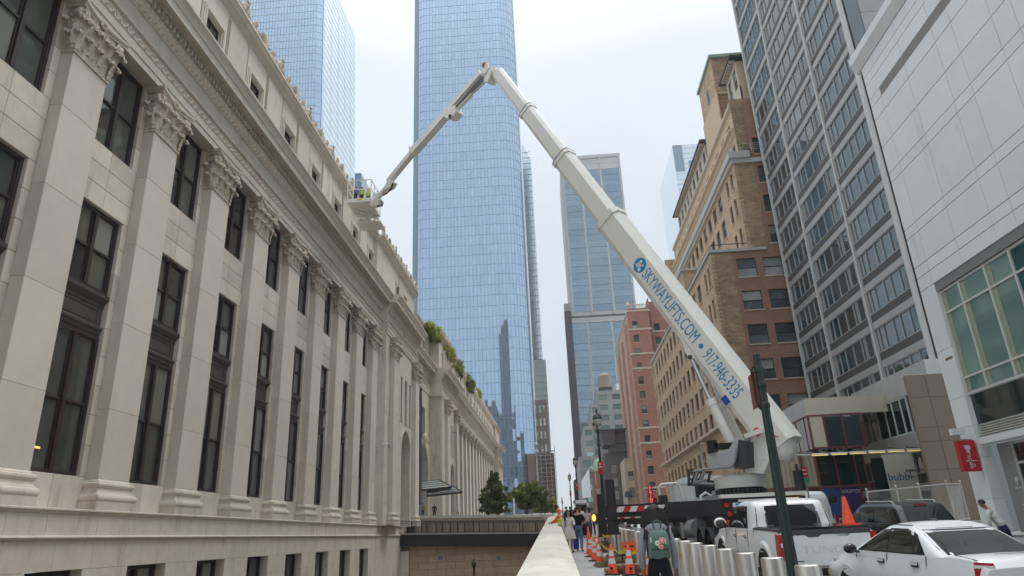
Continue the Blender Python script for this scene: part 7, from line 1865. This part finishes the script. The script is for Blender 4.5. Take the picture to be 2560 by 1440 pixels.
for sg in (-1,1):
    f=lambda y,z,o:cab.side(sg,y,z,o)
    b=MB().use(M['rubber']); patch(b,f,[(2.22,1.29),(4.12,1.28)],[(2.42,1.79),(3.36,1.78)],.004); b.build('window_surround',pk)
    g=MB().use(M['cargl']); patch(g,f,[(3.24,1.31),(4.02,1.30)],[(3.15,1.74),(3.38,1.735)],.010); g.build('front_side_window',pk,40)
    g=MB().use(M['cargl']); patch(g,f,[(2.32,1.32),(3.16,1.31)],[(2.48,1.74),(3.07,1.74)],.010); g.build('rear_side_window',pk,40)
    b=MB().use(M['dgrey']); patch(b,f,[(2.40,1.765),(3.50,1.70)],[(2.44,1.80),(3.42,1.79)],.045); b.build('rain_deflector',pk,40)
    b=MB().use(W_); b.ball((sg*1.17,3.92,1.40),(.16,.09,.13),10,7); b.use(M['dgrey']).ball((sg*1.17,3.86,1.38),(.13,.06,.11),10,7); b.beam((sg*.97,3.92,1.30),(sg*1.1,3.92,1.36),.08,.06); b.build('mirror',pk,40)
    for y in (2.42,3.28): handle(pk,sg,.985,y,1.10,M['chrome'])
    car_wheel(pk,sg*.88,1.05,.40,.27); car_wheel(pk,sg*.88,4.75,.40,.27); arch(pk,sg,1.0,1.05,.50,W_); arch(pk,sg,1.0,4.75,.50,W_)
    b=MB().use(M['red']); b.hexa([(min(sg*.80,sg*1.0),-.03,.74),(max(sg*.80,sg*1.0),-.03,.74),(max(sg*.86,sg*1.005),.22,.74),(min(sg*.86,sg*1.005),.22,.74)],[(min(sg*.84,sg*.985),-.02,1.22),(max(sg*.84,sg*.985),-.02,1.22),(max(sg*.86,sg*.99),.22,1.24),(min(sg*.86,sg*.99),.22,1.24)]); b.build('tail_lamp',pk)
    b=MB().use(W_); b.box(min(sg*.86,sg*.97),max(sg*.86,sg*.97),-.035,-.028,.98,1.06); b.build('reverse_lamp',pk)
    b=MB().use(W_); rows=[]
    for i in range(13): a=math.pi*(.06+.88*i/12); rows.append([(sg*.97,1.05-.62*math.cos(a),.40+.70*math.sin(a)),(sg*1.045,1.05-.57*math.cos(a),.40+.62*math.sin(a)),(sg*1.03,1.05-.50*math.cos(a),.40+.52*math.sin(a))])
    b.grid(rows); b.build('flared_fender',pk,50)
    seams(pk,[((sg*1.018,3.2,.55),(sg*.985,3.2,1.28)),((sg*1.018,2.2,.55),(sg*.985,2.2,1.28)),((sg*1.018,4.18,.55),(sg*.975,4.2,1.26)),((sg*1.01,1.74,.55),(sg*.97,1.74,1.29))])
f=lambda x,z,o:cab.end(-1,x,z,o)
b=MB().use(M['rubber']); patch(b,f,[(-.87,1.33),(.87,1.33)],[(-.80,1.80),(.80,1.80)],.003); b.build('rear_surround',pk)
g=MB().use(M['cargl']); patch(g,f,[(-.845,1.35),(.845,1.35)],[(-.78,1.785),(.78,1.785)],.010,5,6); g.build('rear_window',pk,40)
g=MB().use(M['cargl']); patch(g,lambda x,z,o:cab.end(1,x,z,o),[(-.84,1.3),(.84,1.3)],[(-.70,1.77),(.70,1.77)],.010,5,6); g.build('windscreen',pk,40)
b=MB().use(M['dgrey']); b.hexa([(-.42,2.05,1.80),(.42,2.05,1.80),(.42,2.07,1.80),(-.42,2.07,1.80)],[(-.36,2.13,1.845),(.36,2.13,1.845),(.36,2.16,1.845),(-.36,2.16,1.845)]); b.build('high_brake_lamp',pk)
b=MB().use(M['black']); b.box(-.90,.90,.10,1.74,1.28,1.345); b.build('bed_cover',pk); b=MB().use(M['dgrey']); b.box(-.97,-.90,.05,1.76,1.28,1.325); b.box(.90,.97,.05,1.76,1.28,1.325); b.build('bed_rail_cap',pk)
b=MB().use(W_); pts=[(-.84,.62),(.84,.62),(.84,1.20),(.46,1.20),(.40,1.155),(.20,1.155),(.14,1.20),(-.14,1.20),(-.20,1.155),(-.40,1.155),(-.46,1.20),(-.84,1.20)]
b.prism(pts,'y',-.055,.04); b.build('tailgate',pk); b=MB().use(M['dgrey']); b.box(-.86,.86,-.05,.06,1.21,1.295); b.hexa([(-.42,-.052,1.12),(-.18,-.052,1.12),(-.18,0,1.12),(-.42,0,1.12)],[(-.46,-.052,1.21),(-.14,-.052,1.21),(-.14,0,1.21),(-.46,0,1.21)]); b.build('tailgate_trim',pk)
text('TUNDRA',.20,mat('white_emboss',(.66,.67,.67),.35,0,coat=.4),pk,(.05,-.058,.92),(R(90),0,0),'tailgate_lettering',.004,world=False,sx=1.5)
b=MB().use(M['rubber']); b.box(-.72,-.56,-.066,-.055,.705,.72); b.build('model_badge',pk)
b=MB().use(M['chrome']); b.box(-.95,.95,-.16,.05,.42,.60); b.build('rear_bumper',pk); b=MB().use(M['rubber']); b.box(-.5,.5,-.165,-.155,.44,.58); b.box(-.85,.85,.1,1.6,.35,.5); b.build('bumper_step',pk); b=MB().use(M['yellow']); b.box(-.16,.16,-.172,-.166,.46,.56); b.build('number_plate',pk)
# cone on the bed cover
px_=onY(2125,1311,15.75); cz_=rz(15.75)+1.345
t=thing('orange_cone','plain bright orange cone standing on pickup bed cover','cone',(px_.x-.02,15.75,cz_))
b=MB().use(M['orange']); b.box(-.19,.19,-.19,.19,0,.03); b.build('base',t); b=MB().use(M['orange']); b.lathe([(.125,.03),(.042,.55),(.035,.58),(.0,.582)],18); b.build('cone_body',t,40)
# ---- black estate car / SUV
sv=thing('black_suv','black SUV with roof rails and tinted rear glass parked beneath the mesh fence','car',(10.95,22.0,gz(22)+RD),R(3)); K=M['black']
b=MB().use(K); lower(b,[(0,.84,.93,.88,.45,.80,1.08,1.10),(.12,.88,.98,.91,.38,.80,1.14,1.14),(1.5,.9,1.0,.93,.34,.8,1.13,1.13),(3.4,.9,1.0,.93,.34,.8,1.10,1.12),(3.8,.88,.99,.90,.36,.8,1.10,1.16),(4.7,.82,.95,.80,.40,.75,.98,1.04),(5.0,.66,.8,.62,.46,.7,.82,.86)]); b.build('body',sv,45)
cab=Cab([(1.02,.10,4.05,.93),(1.12,.12,3.92,.915),(1.35,.28,3.50,.86),(1.55,.42,3.15,.80),(1.66,.55,2.95,.75),(1.70,.65,2.85,.72)],9)
b=MB().use(K); cab.mesh(b,.04); b.build('roof',sv,50)
for sg in (-1,1):
    f=lambda y,z,o:cab.side(sg,y,z,o)
    for nm,bo_,tp_ in (('front_side_window',[(2.75,1.15),(3.55,1.14)],[(2.68,1.60),(2.92,1.60)]),('rear_side_window',[(1.75,1.15),(2.66,1.15)],[(1.78,1.60),(2.58,1.60)]),('cargo_window',[(.62,1.15),(1.62,1.15)],[(.78,1.58),(1.64,1.60)])):
        g=MB().use(M['cargl']); patch(g,f,bo_,tp_,.008); g.build(nm,sv,40)
    b=MB().use(M['chrome']); patch(b,f,[(.6,1.125),(3.6,1.115)],[(.6,1.14),(3.6,1.13)],.012); b.build('window_trim',sv)
    mirror(sv,sg,.98,3.45,1.18); car_wheel(sv,sg*.88,.95,.37,.25); car_wheel(sv,sg*.88,3.95,.37,.25); arch(sv,sg,.985,.95,.42,K); arch(sv,sg,.985,3.95,.42,K)
    b=MB().use(M['red']); b.box(min(sg*.72,sg*.94),max(sg*.72,sg*.94),-.03,.10,.88,1.12); b.build('tail_lamp',sv)
    b=MB().use(M['mullion']); b.tube([(sg*.64,.8,1.70),(sg*.66,.9,1.77),(sg*.66,2.5,1.77),(sg*.64,2.6,1.70)],.025,6); b.build('roof_rail',sv,40)
    for y in (1.75,2.7): handle(sv,sg,.985,y,1.0,K)
f=lambda x,z,o:cab.end(-1,x,z,o)
g=MB().use(M['cargl']); patch(g,f,[(-.80,1.16),(.80,1.16)],[(-.66,1.60),(.66,1.60)],.008,5,6); g.build('rear_window',sv,40); g=MB().use(M['cargl']); patch(g,lambda x,z,o:cab.end(1,x,z,o),[(-.82,1.15),(.82,1.15)],[(-.7,1.62),(.7,1.62)],.008,5,6); g.build('windscreen',sv,40)
b=MB().use(M['red']); b.box(-.2,.2,.46,.50,1.64,1.675); b.build('high_brake_lamp',sv); b=MB().use(M['mullion']); b.box(-.6,.6,-.03,0,.92,.97); b.build('chrome_strip',sv); b=MB().use(M['white']); b.box(-.17,.17,-.04,-.02,.74,.86); b.build('number_plate',sv)
# ---- white van
vn=thing('white_van','white panel van partly hidden behind the pickup and boom truck','van',(9.15,27,gz(27)+RD),0)
b=MB().use(W_); lower(b,[(0,.85,.96,.93,.45,.8,1.2,1.2),(.1,.9,1.0,.96,.36,.8,1.2,1.2),(4.2,.9,1.0,.95,.36,.8,1.15,1.2),(5.3,.75,.9,.75,.45,.7,.9,.95)]); b.build('body',vn,45)
cab=Cab([(1.1,.03,4.5,.97),(1.6,.05,4.2,.945),(1.95,.10,3.9,.90),(2.12,.18,3.75,.84),(2.19,.28,3.6,.78)],7); b=MB().use(W_); cab.mesh(b,.06); b.build('roof',vn,50)
for sg in (-1,1):
    b=MB().use(M['red']); b.box(min(sg*.86,sg*.97),max(sg*.86,sg*.97),-.03,.06,.95,1.35); b.build('tail_lamp',vn); car_wheel(vn,sg*.88,.95,.34,.24); car_wheel(vn,sg*.88,4.1,.34,.24); arch(vn,sg,.99,.95,.39,W_); arch(vn,sg,.99,4.1,.39,W_)
    g=MB().use(M['cargl']); patch(g,lambda y,z,o:cab.side(sg,y,z,o),[(3.0,1.25),(4.2,1.22)],[(3.0,1.85),(3.7,1.85)],.01); g.build('cab_window',vn,40)
g=MB().use(M['cargl']); patch(g,lambda x,z,o:cab.end(1,x,z,o),[(-.85,1.25),(.85,1.25)],[(-.75,1.9),(.75,1.9)],.01); g.build('windscreen',vn,40)
b=MB().use(M['rubber']); 
for z in (1.55,1.95): b.beam(cab.end(-1,-.75,z,.004),cab.end(-1,.75,z,.004),.008,.012)
b.beam((0,.02,.6),(0,.11,2.0),.012,.012); b.build('door_seam',vn); b=MB().use(M['dgrey']); b.ball((-.2,1.2,2.28),(.06,.1,.06),8,5); b.build('roof_fin',vn)

for o_ in list(bpy.data.objects):
    if o_.get('category') in ('car','pickup truck','van'): o_.rotation_euler=(math.atan(GS),0,o_.rotation_euler[2])
# ================================================================== PEOPLE
TMP=bpy.data.scenes.new('skin_tmp')
def skin(verts,edges,rad,root=0,sub=2):
    me=bpy.data.meshes.new('sk'); me.from_pydata([tuple(v) for v in verts],edges,[]); o=bpy.data.objects.new('sk',me); TMP.collection.objects.link(o)
    m=o.modifiers.new('s','SKIN'); m.use_smooth_shade=True; m.branch_smoothing=.4
    if not me.skin_vertices: 
        me.attributes
    sv=me.skin_vertices[0].data
    for i,r in enumerate(rad):
        sv[i].radius=(r if hasattr(r,'__len__') else (r,r)); sv[i].use_root=(i==root)
    if sub: q=o.modifiers.new('u','SUBSURF'); q.levels=sub; q.render_levels=sub
    vl=TMP.view_layers[0]; vl.update(); dg=vl.depsgraph
    out=bpy.data.meshes.new_from_object(o.evaluated_get(dg)); V_=[v.co.copy() for v in out.vertices]; F_=[tuple(p.vertices) for p in out.polygons]
    bpy.data.objects.remove(o); bpy.data.meshes.remove(me); bpy.data.meshes.remove(out); return V_,F_
def person(label,loc,yaw,h=1.72,top=(.2,.2,.2),bottom=(.05,.05,.06),sk='skin',hair='short',stride=.12,armL=None,armR=None,dress=False,sleeve=True,lean=0,hairm=None,shoes=(.03,.03,.03),vest=None,hat=None,group=None,look=0,sub=2,bare=False,wide=1.0):
    t=thing('person',label,'person',loc,yaw,group); k=h/1.72
    S=lambda x,y,z:Vector((x,y+lean*max(0,z-.9),z))*k
    hipz=.90; sh=1.42
    aL=armL or [(-.24,-.02,1.13),(-.25,.05,.87)]; aR=armR or [(.24,.02,1.13),(.25,.0,.87)]
    J=[S(0,0,.93),S(0,.0,1.08),S(0,.01,1.24),S(0,0,1.38),S(0,.0,1.47),S(0,.01,1.53),S(0,.03,1.57),S(0,.02,1.635),S(0,.01,1.69)]
    Rr=[(.145*wide,.105),(.125*wide,.095),(.145*wide,.105),(.115,.08),(.055,.055),(.052,.055),(.066,.078),(.074,.092),(.045,.06)]
    E=[(i,i+1) for i in range(8)]
    legs=[]
    for s,ph in ((-1,1),(1,-1)):
        f=stride*ph; i0=len(J)
        J+= [S(s*.095,0,.86),S(s*.10,f*.55+.02,.49),S(s*.10,f-(.10 if f<0 else 0),.10),S(s*.105,f+.02,.045),S(s*.115,f+.15,.03)]
        Rr+=[(.088*wide,.092),(.058,.062),(.04,.043),(.042,.04),(.038,.025)]
        E+=[(0,i0),(i0,i0+1),(i0+1,i0+2),(i0+2,i0+3),(i0+3,i0+4)]; legs.append(i0)
    arms=[]
    for s,a in ((-1,aL),(1,aR)):
        i0=len(J); e,w_=Vector(a[0]),Vector(a[1]); d=(w_-e).normalized(); hd=w_+d*.075
        J+=[S(s*.165,0,1.405),S(*e),S(*w_),S(*hd)]; Rr+=[(.056,.058),(.040,.042),(.027,.028),(.034,.018)]
        E+=[(3,i0),(i0,i0+1),(i0+1,i0+2),(i0+2,i0+3)]; arms.append((i0,d,s))
    Rr=[tuple(q*k for q in (r if hasattr(r,'__len__') else (r,r))) for r in Rr]
    V_,F_=skin(J,E,Rr,0,sub)
    b=MB().use(M[sk]); b.add(V_,F_)
    # fingers: four curled and a thumb leaving the side of the palm
    for i0,d,s in arms:
        pal=J[i0+3]; d=(J[i0+3]-J[i0+2]).normalized(); side=Vector((0,1,0)); side=(side-d*side.dot(d)).normalized(); inn=d.cross(side)*(1 if s<0 else -1)
        for q,(o_,l) in enumerate(((-.026,.072),(-.009,.085),(.009,.080),(.026,.062))):
            p0=pal+side*o_*k-d*.01*k; p1=p0+d*(l*.55*k)+inn*.006*k; p2=p1+d*(l*.42*k)+inn*.03*k; b.tube([p0,p1,p2],.0085*k,6,rs=[.0095*k,.0088*k,.0065*k])
        p0=J[i0+2]+d*.03*k+side*.028*k; b.tube([p0,p0+d*.035*k+side*.022*k,p0+d*.068*k+side*.02*k+inn*.016*k],.01*k,6,rs=[.012*k,.0105*k,.007*k])
    # features of the face
    hd=J[7]; yv=Vector((0,1,0)); 
    fx=Matrix.Rotation(look,3,'Z'); Q=lambda x,y,z:hd+fx@(Vector((x,y,z))*k)
    b.tube([Q(0,.083,.012),Q(0,.098,-.012),Q(0,.104,-.026),Q(0,.09,-.034)],.01*k,6,rs=[.006*k,.009*k,.013*k,.008*k])
    for s in (-1,1): b.ball(Q(s*.077,-.005,-.015),(.012*k,.02*k,.032*k),8,5)
    b.tube([Q(-.022,.085,-.056),Q(0,.092,-.054),Q(.022,.085,-.056)],.006*k,5)
    b.build('body',t,60)
    b=MB().use(M['eye']); 
    for s in (-1,1): b.ball(Q(s*.031,.083,.008),(.011*k,.007*k,.007*k),8,5)
    b.build('eyes',t)
    # clothes: a slightly larger skin over the same joints
    def wrap(idx,edges,grow,m,name,root=0,extra=None):
        mp={j:n for n,j in enumerate(idx)}; V2,F2=skin([J[j] for j in idx],[(mp[a],mp[c]) for a,c in edges],[tuple(q+grow*k for q in Rr[j]) for j in idx],mp[root],sub)
        bb=MB().use(m); bb.add(V2,F2)
        if extra: extra(bb)
        return bb.build(name,t,60)
    mt=cloth('%02d%02d%02d'%tuple(int(c*99) for c in top),top); mb_=cloth('%02d%02d%02d'%tuple(int(c*99) for c in bottom),bottom)
    up=[0,1,2,3]+[q for i0,_,_ in arms for q in ((i0,i0+1,i0+2) if sleeve else (i0,i0+1))]
    ue=[(0,1),(1,2),(2,3)]+[e for i0,_,_ in arms for e in (((3,i0),(i0,i0+1),(i0+1,i0+2)) if sleeve else ((3,i0),(i0,i0+1)))]
    wrap(up,ue,.020 if not dress else .016,mt,'dress_top' if dress else 'shirt')
    if dress:
        bb=MB().use(mt); rows=[]
        for z,r in ((1.06,.150),(.98,.165),(.86,.205),(.72,.235),(.56,.265),(.54,.262)):
            rows.append([S(r*1.08*math.cos(2*math.pi*i/28)*(1+.035*math.sin(i*3.1)),r*.86*math.sin(2*math.pi*i/28)*(1+.03*math.cos(i*2.7)),z) for i in range(28)])
        bb.grid(rows,True); bb.build('dress_skirt',t,60)
    else:
        li=[0,1]+[q for i0 in legs for q in (i0,i0+1,i0+2)]; le=[(0,1)]+[e for i0 in legs for e in ((0,i0),(i0,i0+1),(i0+1,i0+2))]
        wrap(li,le,.016,mb_,'trousers')
    ms=cloth('shoe%02d'%int(shoes[0]*99),shoes)
    for i0 in legs: wrap([i0+3,i0+4],[(i0+3,i0+4)],.012,ms,'shoe',i0+3)
    hm=hairm or M['hair']
    if hair:
        bb=MB().use(hm); yo=-.012
        if hair in('short','long','bun'):
            rows=[]
            for j in range(7):
                ph=math.pi/2*(1-j/6*1.12); row=[]
                for i in range(20):
                    a=2*math.pi*i/20; fr=max(0,math.sin(a)); zz=.105*math.sin(ph)*(1.0); 
                    if ph<.35: zz+= fr*.06*(1-ph/.35 if ph>0 else 1)
                    hl=1.22 if hair=='long' else 1.0; row.append(Q(.090*hl*math.cos(ph)*math.cos(a),yo-(.012 if hair=='long' else 0)+.103*(1.08 if hair=='long' else 1)*math.cos(ph)*math.sin(a),zz+.012))
                rows.append(row)
            bb.grid(rows,True)
        if hair=='long':
            rows=[]
            for j in range(10):
                f=j/9; row=[]
                for i in range(15):
                    a=math.pi*(1.0+ (i-7)/7*.62-.5+.5); a=math.pi*1.5+(i-7)/7*1.9
                    rr=.118+.075*f+.014*math.sin(i*2.3+j*.9); row.append(Q(rr*1.12*math.cos(a),yo-.01+rr*.88*math.sin(a)-.015*f,.05-.40*f-.03*abs(math.sin(i*1.9))*f))
                rows.append(row)
            bb.grid(rows)
            for i in range(150):
                a=math.pi*1.5+random.uniform(-2.0,2.0); rr=.118; L_=random.uniform(.22,.44); bb.tube([Q(rr*math.cos(a)*1.05,yo+rr*.92*math.sin(a),.05),Q(rr*1.45*math.cos(a),yo+rr*1.22*math.sin(a),.04-L_*.5),Q(rr*1.65*math.cos(a)+random.uniform(-.02,.02),yo+rr*1.35*math.sin(a),.04-L_)],.014*k,5,rs=[.02*k,.022*k,.006*k])
        if hair=='bun': bb.ball(Q(0,-.12,.04),.045*k,10,7)
        if hair=='hood':
            rows=[]
            for j in range(7):
                ph=math.pi/2-j/6*2.3; rows.append([Q(.108*math.cos(ph)*math.cos(a_),-.02+.118*math.cos(ph)*math.sin(a_),.125*math.sin(ph)+.005) for a_ in [math.pi*.62+math.pi*1.76*i/17 for i in range(18)]])
            bb.grid(rows)
        bb.build('hood' if hair=='hood' else 'hair',t,70)
    if hat is not None:
        bb=MB().use(mat('hat%02d%02d%02d'%tuple(int(c*99) for c in hat),hat,.5,.05,5)); rows=[]
        for j in range(6):
            ph=math.pi/2*(1-j/5); rows.append([Q(.104*math.cos(ph)*math.cos(2*math.pi*i/20),.122*math.cos(ph)*math.sin(2*math.pi*i/20)+(.035 if j==5 and math.sin(2*math.pi*i/20)>.3 else 0),.035+.09*math.sin(ph)) for i in range(20)])
        bb.grid(rows,True); bb.build('helmet',t,60)
    if vest is not None:
        vm_=cloth('vest%02d'%int(vest[0]*99),vest); wrap([0,1,2,3],[(0,1),(1,2),(2,3)],.036,vm_,'safety_vest')
        bb=MB().use(M['reflective'])
        for z,r in ((1.10,(.172*wide,.145)),(1.26,(.190*wide,.150))):
            rows=[[S(r[0]*math.cos(2*math.pi*i/24),r[1]*math.sin(2*math.pi*i/24),z+dz) for i in range(24)] for dz in (-.025,.025)]
            bb.grid(rows,True)
        bb.build('reflective_stripe',t,60)
    return t,J,S
G=lambda x,y:(x,y,gz(y))
# the walker with the backpack
wx=onY(1638,1320,10.6).x
t,J,S=person('woman seen from behind in grey hooded sweatshirt, dark trousers and long dark hair',G(wx,10.6),R(1),1.68,(.27,.28,.30),(.010,.011,.018),'skin','long',.16,[(-.245,-.02,1.06),(-.225,.06,.84)],[(.245,.0,1.06),(.245,.08,.83)],wide=1.05,sub=2)
b=MB().use(cloth('272830',(.27,.28,.30))); rows=[]
for i in range(9):
    a=math.pi*(1.08+.84*i/8); rows.append([(.15*math.cos(a),-.02+.13*math.sin(a),1.45),(.17*math.cos(a),-.05+.15*math.sin(a),1.38),(.12*math.cos(a),-.07+.13*math.sin(a),1.30)])
b.grid(rows); b.build('hood',t,60)
b=MB().use(M['wpanel']); b.tube([Vector((.128*math.cos(a),.0,1.61+.122*math.sin(a)))*.977 for a in [math.pi*i/12 for i in range(13)]],.009,6); b.build('headband',t,60)
bp=thing('backpack','sage green backpack with pink flower patch worn by the grey hooded walker','backpack',G(wx,10.6))
gm=cloth('sage',(.115,.185,.16)); gm2=cloth('sage_dark',(.08,.135,.115))
b=MB().use(gm); rows=[]
for z,w_,d0 in ((.985,.125,.09),(1.0,.145,.13),(1.10,.150,.155),(1.22,.147,.15),(1.30,.132,.13),(1.335,.105,.10),(1.35,.06,.07)):
    rows.append([(w_*math.copysign(abs(math.cos(2*math.pi*i/28))**.5,math.cos(2*math.pi*i/28)),-.155-d0*.5+d0*.5*math.copysign(abs(math.sin(2*math.pi*i/28))**.5,math.sin(2*math.pi*i/28)),z) for i in range(28)])
b.grid(rows,True); b.add(rows[0],[tuple(range(27,-1,-1))]); b.add(rows[-1],[tuple(range(28))]); b.build('bag_body',bp,45)
b=MB().use(gm2); b.box(-.12,.12,-.335,-.305,1.005,1.11); b.build('front_pocket',bp); b=MB().use(M['eye']); b.box(-.122,.122,-.339,-.334,1.09,1.10); b.build('zip',bp)
b=MB().use(gm2); b.tube([(-.05,-.2,1.375),(-.055,-.21,1.46),(0,-.22,1.48),(.055,-.21,1.46),(.05,-.2,1.375)],.011,6); 
for s in (-1,1): b.tube([(s*.09,-.17,1.36),(s*.12,-.06,1.455),(s*.125,.09,1.40),(s*.125,.135,1.2),(s*.145,-.02,1.0),(s*.13,-.16,.98)],.016,6)
b.build('strap',bp,45)
pink=mat('patch_pink',(.75,.34,.33),.8,.1,20); pw_=mat('patch_pale',(.75,.66,.64),.8,.1,20)
b=MB().use(pink); 
for k_ in range(6): a=k_*math.pi/3; b.ball((.03+.028*math.cos(a),-.330,1.205+.028*math.sin(a)),(.02,.012,.02),8,5)
b.use(pw_).ball((.03,-.335,1.205),(.016,.012,.016),8,5)
for k_ in range(6): a=k_*math.pi/3; b.ball((-.035+.022*math.cos(a),-.330,1.175+.022*math.sin(a)),(.016,.012,.016),8,5)
b.use(pink); 
for k_ in range(6): a=k_*math.pi/3; b.ball((.01+.024*math.cos(a),-.333,1.125+.02*math.sin(a)),(.018,.012,.016),8,5)
b.build('flower_patch',bp,45)
b=MB().use(pw_); b.box(-.128,-.112,-.32,-.312,1.19,1.255); b.box(.075,.088,-.333,-.325,1.16,1.24); b.build('side_tag',bp)
ph_=thing('phone','dark phone held low in the right hand of the grey hooded walker','phone',(wx+.265,10.72,gz(10.7)+.77))
b=MB().use(M['blackmetal']); b.box(-.006,.006,-.04,.04,-.07,.07); b.build('phone_body',ph_)
# the pair on the pavement
person('woman in white knee length dress with dark shoulder hair walking toward the viewer',G(.30,29.3),R(186),1.60,(.66,.64,.60),(.3,.16,.1),'skin2','long',.10,[(-.24,.06,1.15),(-.16,.22,1.12)],None,True,look=.3)
person('man in black t-shirt and faded blue jeans walking away beside white dress',G(.70,29.8),R(-6),1.72,(.008,.008,.014),(.11,.17,.26),'skin2','short',.20,None,[(.26,.02,1.15),(.30,.06,.92)],sleeve=False)
b_=thing('blue_bag','bright blue carrier bag hanging between white dress and black shirt','bag',(.48,29.5,gz(29.5)+.10))
b=MB().use(cloth('blue_bag',(.01,.05,.36))); b.hexa([(-.14,-.07,0),(.14,-.07,0),(.14,.07,0),(-.14,.07,0)],[(-.16,-.05,.52),(.16,-.05,.52),(.16,.05,.52),(-.16,.05,.52)]); b.tube([(-.08,0,.52),(-.05,0,.74),(.05,0,.74),(.08,0,.52)],.012,6); b.build('bag_body',b_)
b_=thing('shoulder_bag','black shoulder bag slung at right side of black t-shirt man','bag',(1.0,29.75,gz(29.7)+.62))
b=MB().use(cloth('black_bag',(.008,.008,.012))); b.ball((0,0,.2),(.17,.11,.24),12,8); b.tube([(-.05,0,.40),(-.2,0,.8),(-.05,0,.42)],.015,6); b.build('bag_body',b_,45)
person('worker in orange hood and yellow safety vest leaning at the far parapet',G(-.02,33.2),R(70),1.66,(.80,.16,.02),(.03,.035,.05),'skin2','hood',.05,[(-.22,.2,1.2),(-.2,.42,1.12)],[(.22,.2,1.2),(.2,.42,1.12)],lean=.10,vest=(.72,.72,.03),hairm=cloth('orange_hood',(.85,.17,.03)))
crowd=[(.55,36,.30,.28,.25,'man in pale shirt in the pavement crowd, behind white dress'),(.9,40,.02,.02,.03,'man in dark suit in the pavement crowd, left of white shirted man'),(1.15,42,.62,.62,.62,'white shirted man in the pavement crowd'),(1.42,39,.55,.40,.38,'woman in pale pink top in the pavement crowd'),(1.75,47,.02,.022,.03,'walker in dark clothes with pale backpack beyond the white dressed woman'),(.35,44,.35,.33,.30,'grey haired man in the pavement crowd beside the parapet'),(1.9,44,.06,.06,.07,'person in dark jacket in the crowd by the far outrigger leg'),(1.3,52,.5,.5,.5,'distant pale shirted figure in the crowd beneath the white marquee'),(.75,56,.10,.10,.12,'distant dark figure on the pavement before the marquee'),(2.1,36,.012,.012,.016,'person in black standing behind the nearer outrigger jack')]
for i,(x,y,r_,g_,b__,l) in enumerate(crowd):
    person(l,G(x,y),R(180 if i%3 else 0)+random.uniform(-.2,.2),1.62+.14*((i*7)%3)/2,(r_,g_,b__),(.04+.03*(i%3),.045+.03*(i%3),.07+.02*(i%2)),('skin','skin2')[i%2],('short','long','short')[i%3],.10+.06*(i%2),sub=1)
# worker by the white building and people at the stone entrance
wp=onY(2500,1310,20.5)
person('worker in white shirt and yellow trimmed vest bending beside the white building pier',(wp.x+.1,20.5,gz(20.5)-.20),R(50),1.60,(.60,.60,.56),(.018,.022,.06),'skin','short',.16,[(-.26,.18,1.12),(-.22,.30,.92)],[(.26,.1,1.12),(.26,.18,.92)],lean=.55,vest=(.62,.66,.60))
for px,py,Y,l,c in ((1056,1283,81,'person in mustard yellow jacket standing under the entrance banner',(.50,.30,.03)),(1086,1283,85,'person in dark clothes standing in the stone archway beneath canopy',(.015,.015,.018)),(1146,1284,86,'person whose pale head shows above the terrace wall near the far banner',(.4,.42,.45)),(1235,1284,90,'person in pale cap behind the terrace wall below the conical tree',(.55,.5,.42)),(1329,1284,92,'person in dark top behind the terrace wall beneath the broad tree',(.06,.06,.10))):
    q=onY(px,py,Y); hgt=1.25 if Y<86 else .40
    person(l,(q.x,Y,q.z-(.62 if px<1100 else 1.52)),R(200),1.7,c,(.03,.03,.04),'skin','short',.05,sub=1)
for x,y,l,hc in ((-13.75,44.3,'lift worker in blue shirt and white helmet at the left of the basket',(.6,.6,.58)),(-13.35,44.5,'lift worker in yellow green vest with white helmet in middle of the basket',(.62,.62,.6)),(-12.95,44.8,'lift worker in yellow green vest and lime helmet at the right of the basket',(.45,.6,.05))):
    person(l,(x,y,Z0b+.10),R(160),1.55,(.10,.16,.26) if 'blue' in l else (.45,.55,.08),(.04,.05,.09),'skin2','short',.05,hat=hc,vest=None if 'blue' in l else (.55,.70,.05),sub=1)
# white marquee at the far end of the pavement
mq=thing('white_marquee','small white framed kiosk canopy standing over the pavement crowd','kiosk',(1.6,62,gz(62)))
a=onY(1434,1251,62); c=onY(1464,1285,62)
b=MB().use(M['white']); b.box(a.x,c.x+.3,62,64.5,a.z-.25,a.z); b.box(a.x,a.x+.12,62,62.12,gz(62),a.z); b.box(c.x+.2,c.x+.32,62,62.12,gz(62),a.z); b.build('kiosk_frame',mq,world=True); b=MB().use(M['blackmetal']); b.box(a.x+.15,c.x+.2,64.3,64.5,gz(64),a.z-.3); b.build('kiosk_back',mq,world=True)
bpy.data.scenes.remove(TMP)
flush_rest()

b=MB().use(hz); b.box(-260,220,-320,560,-14,380); o=b.build('haze'); o['kind']='stuff'
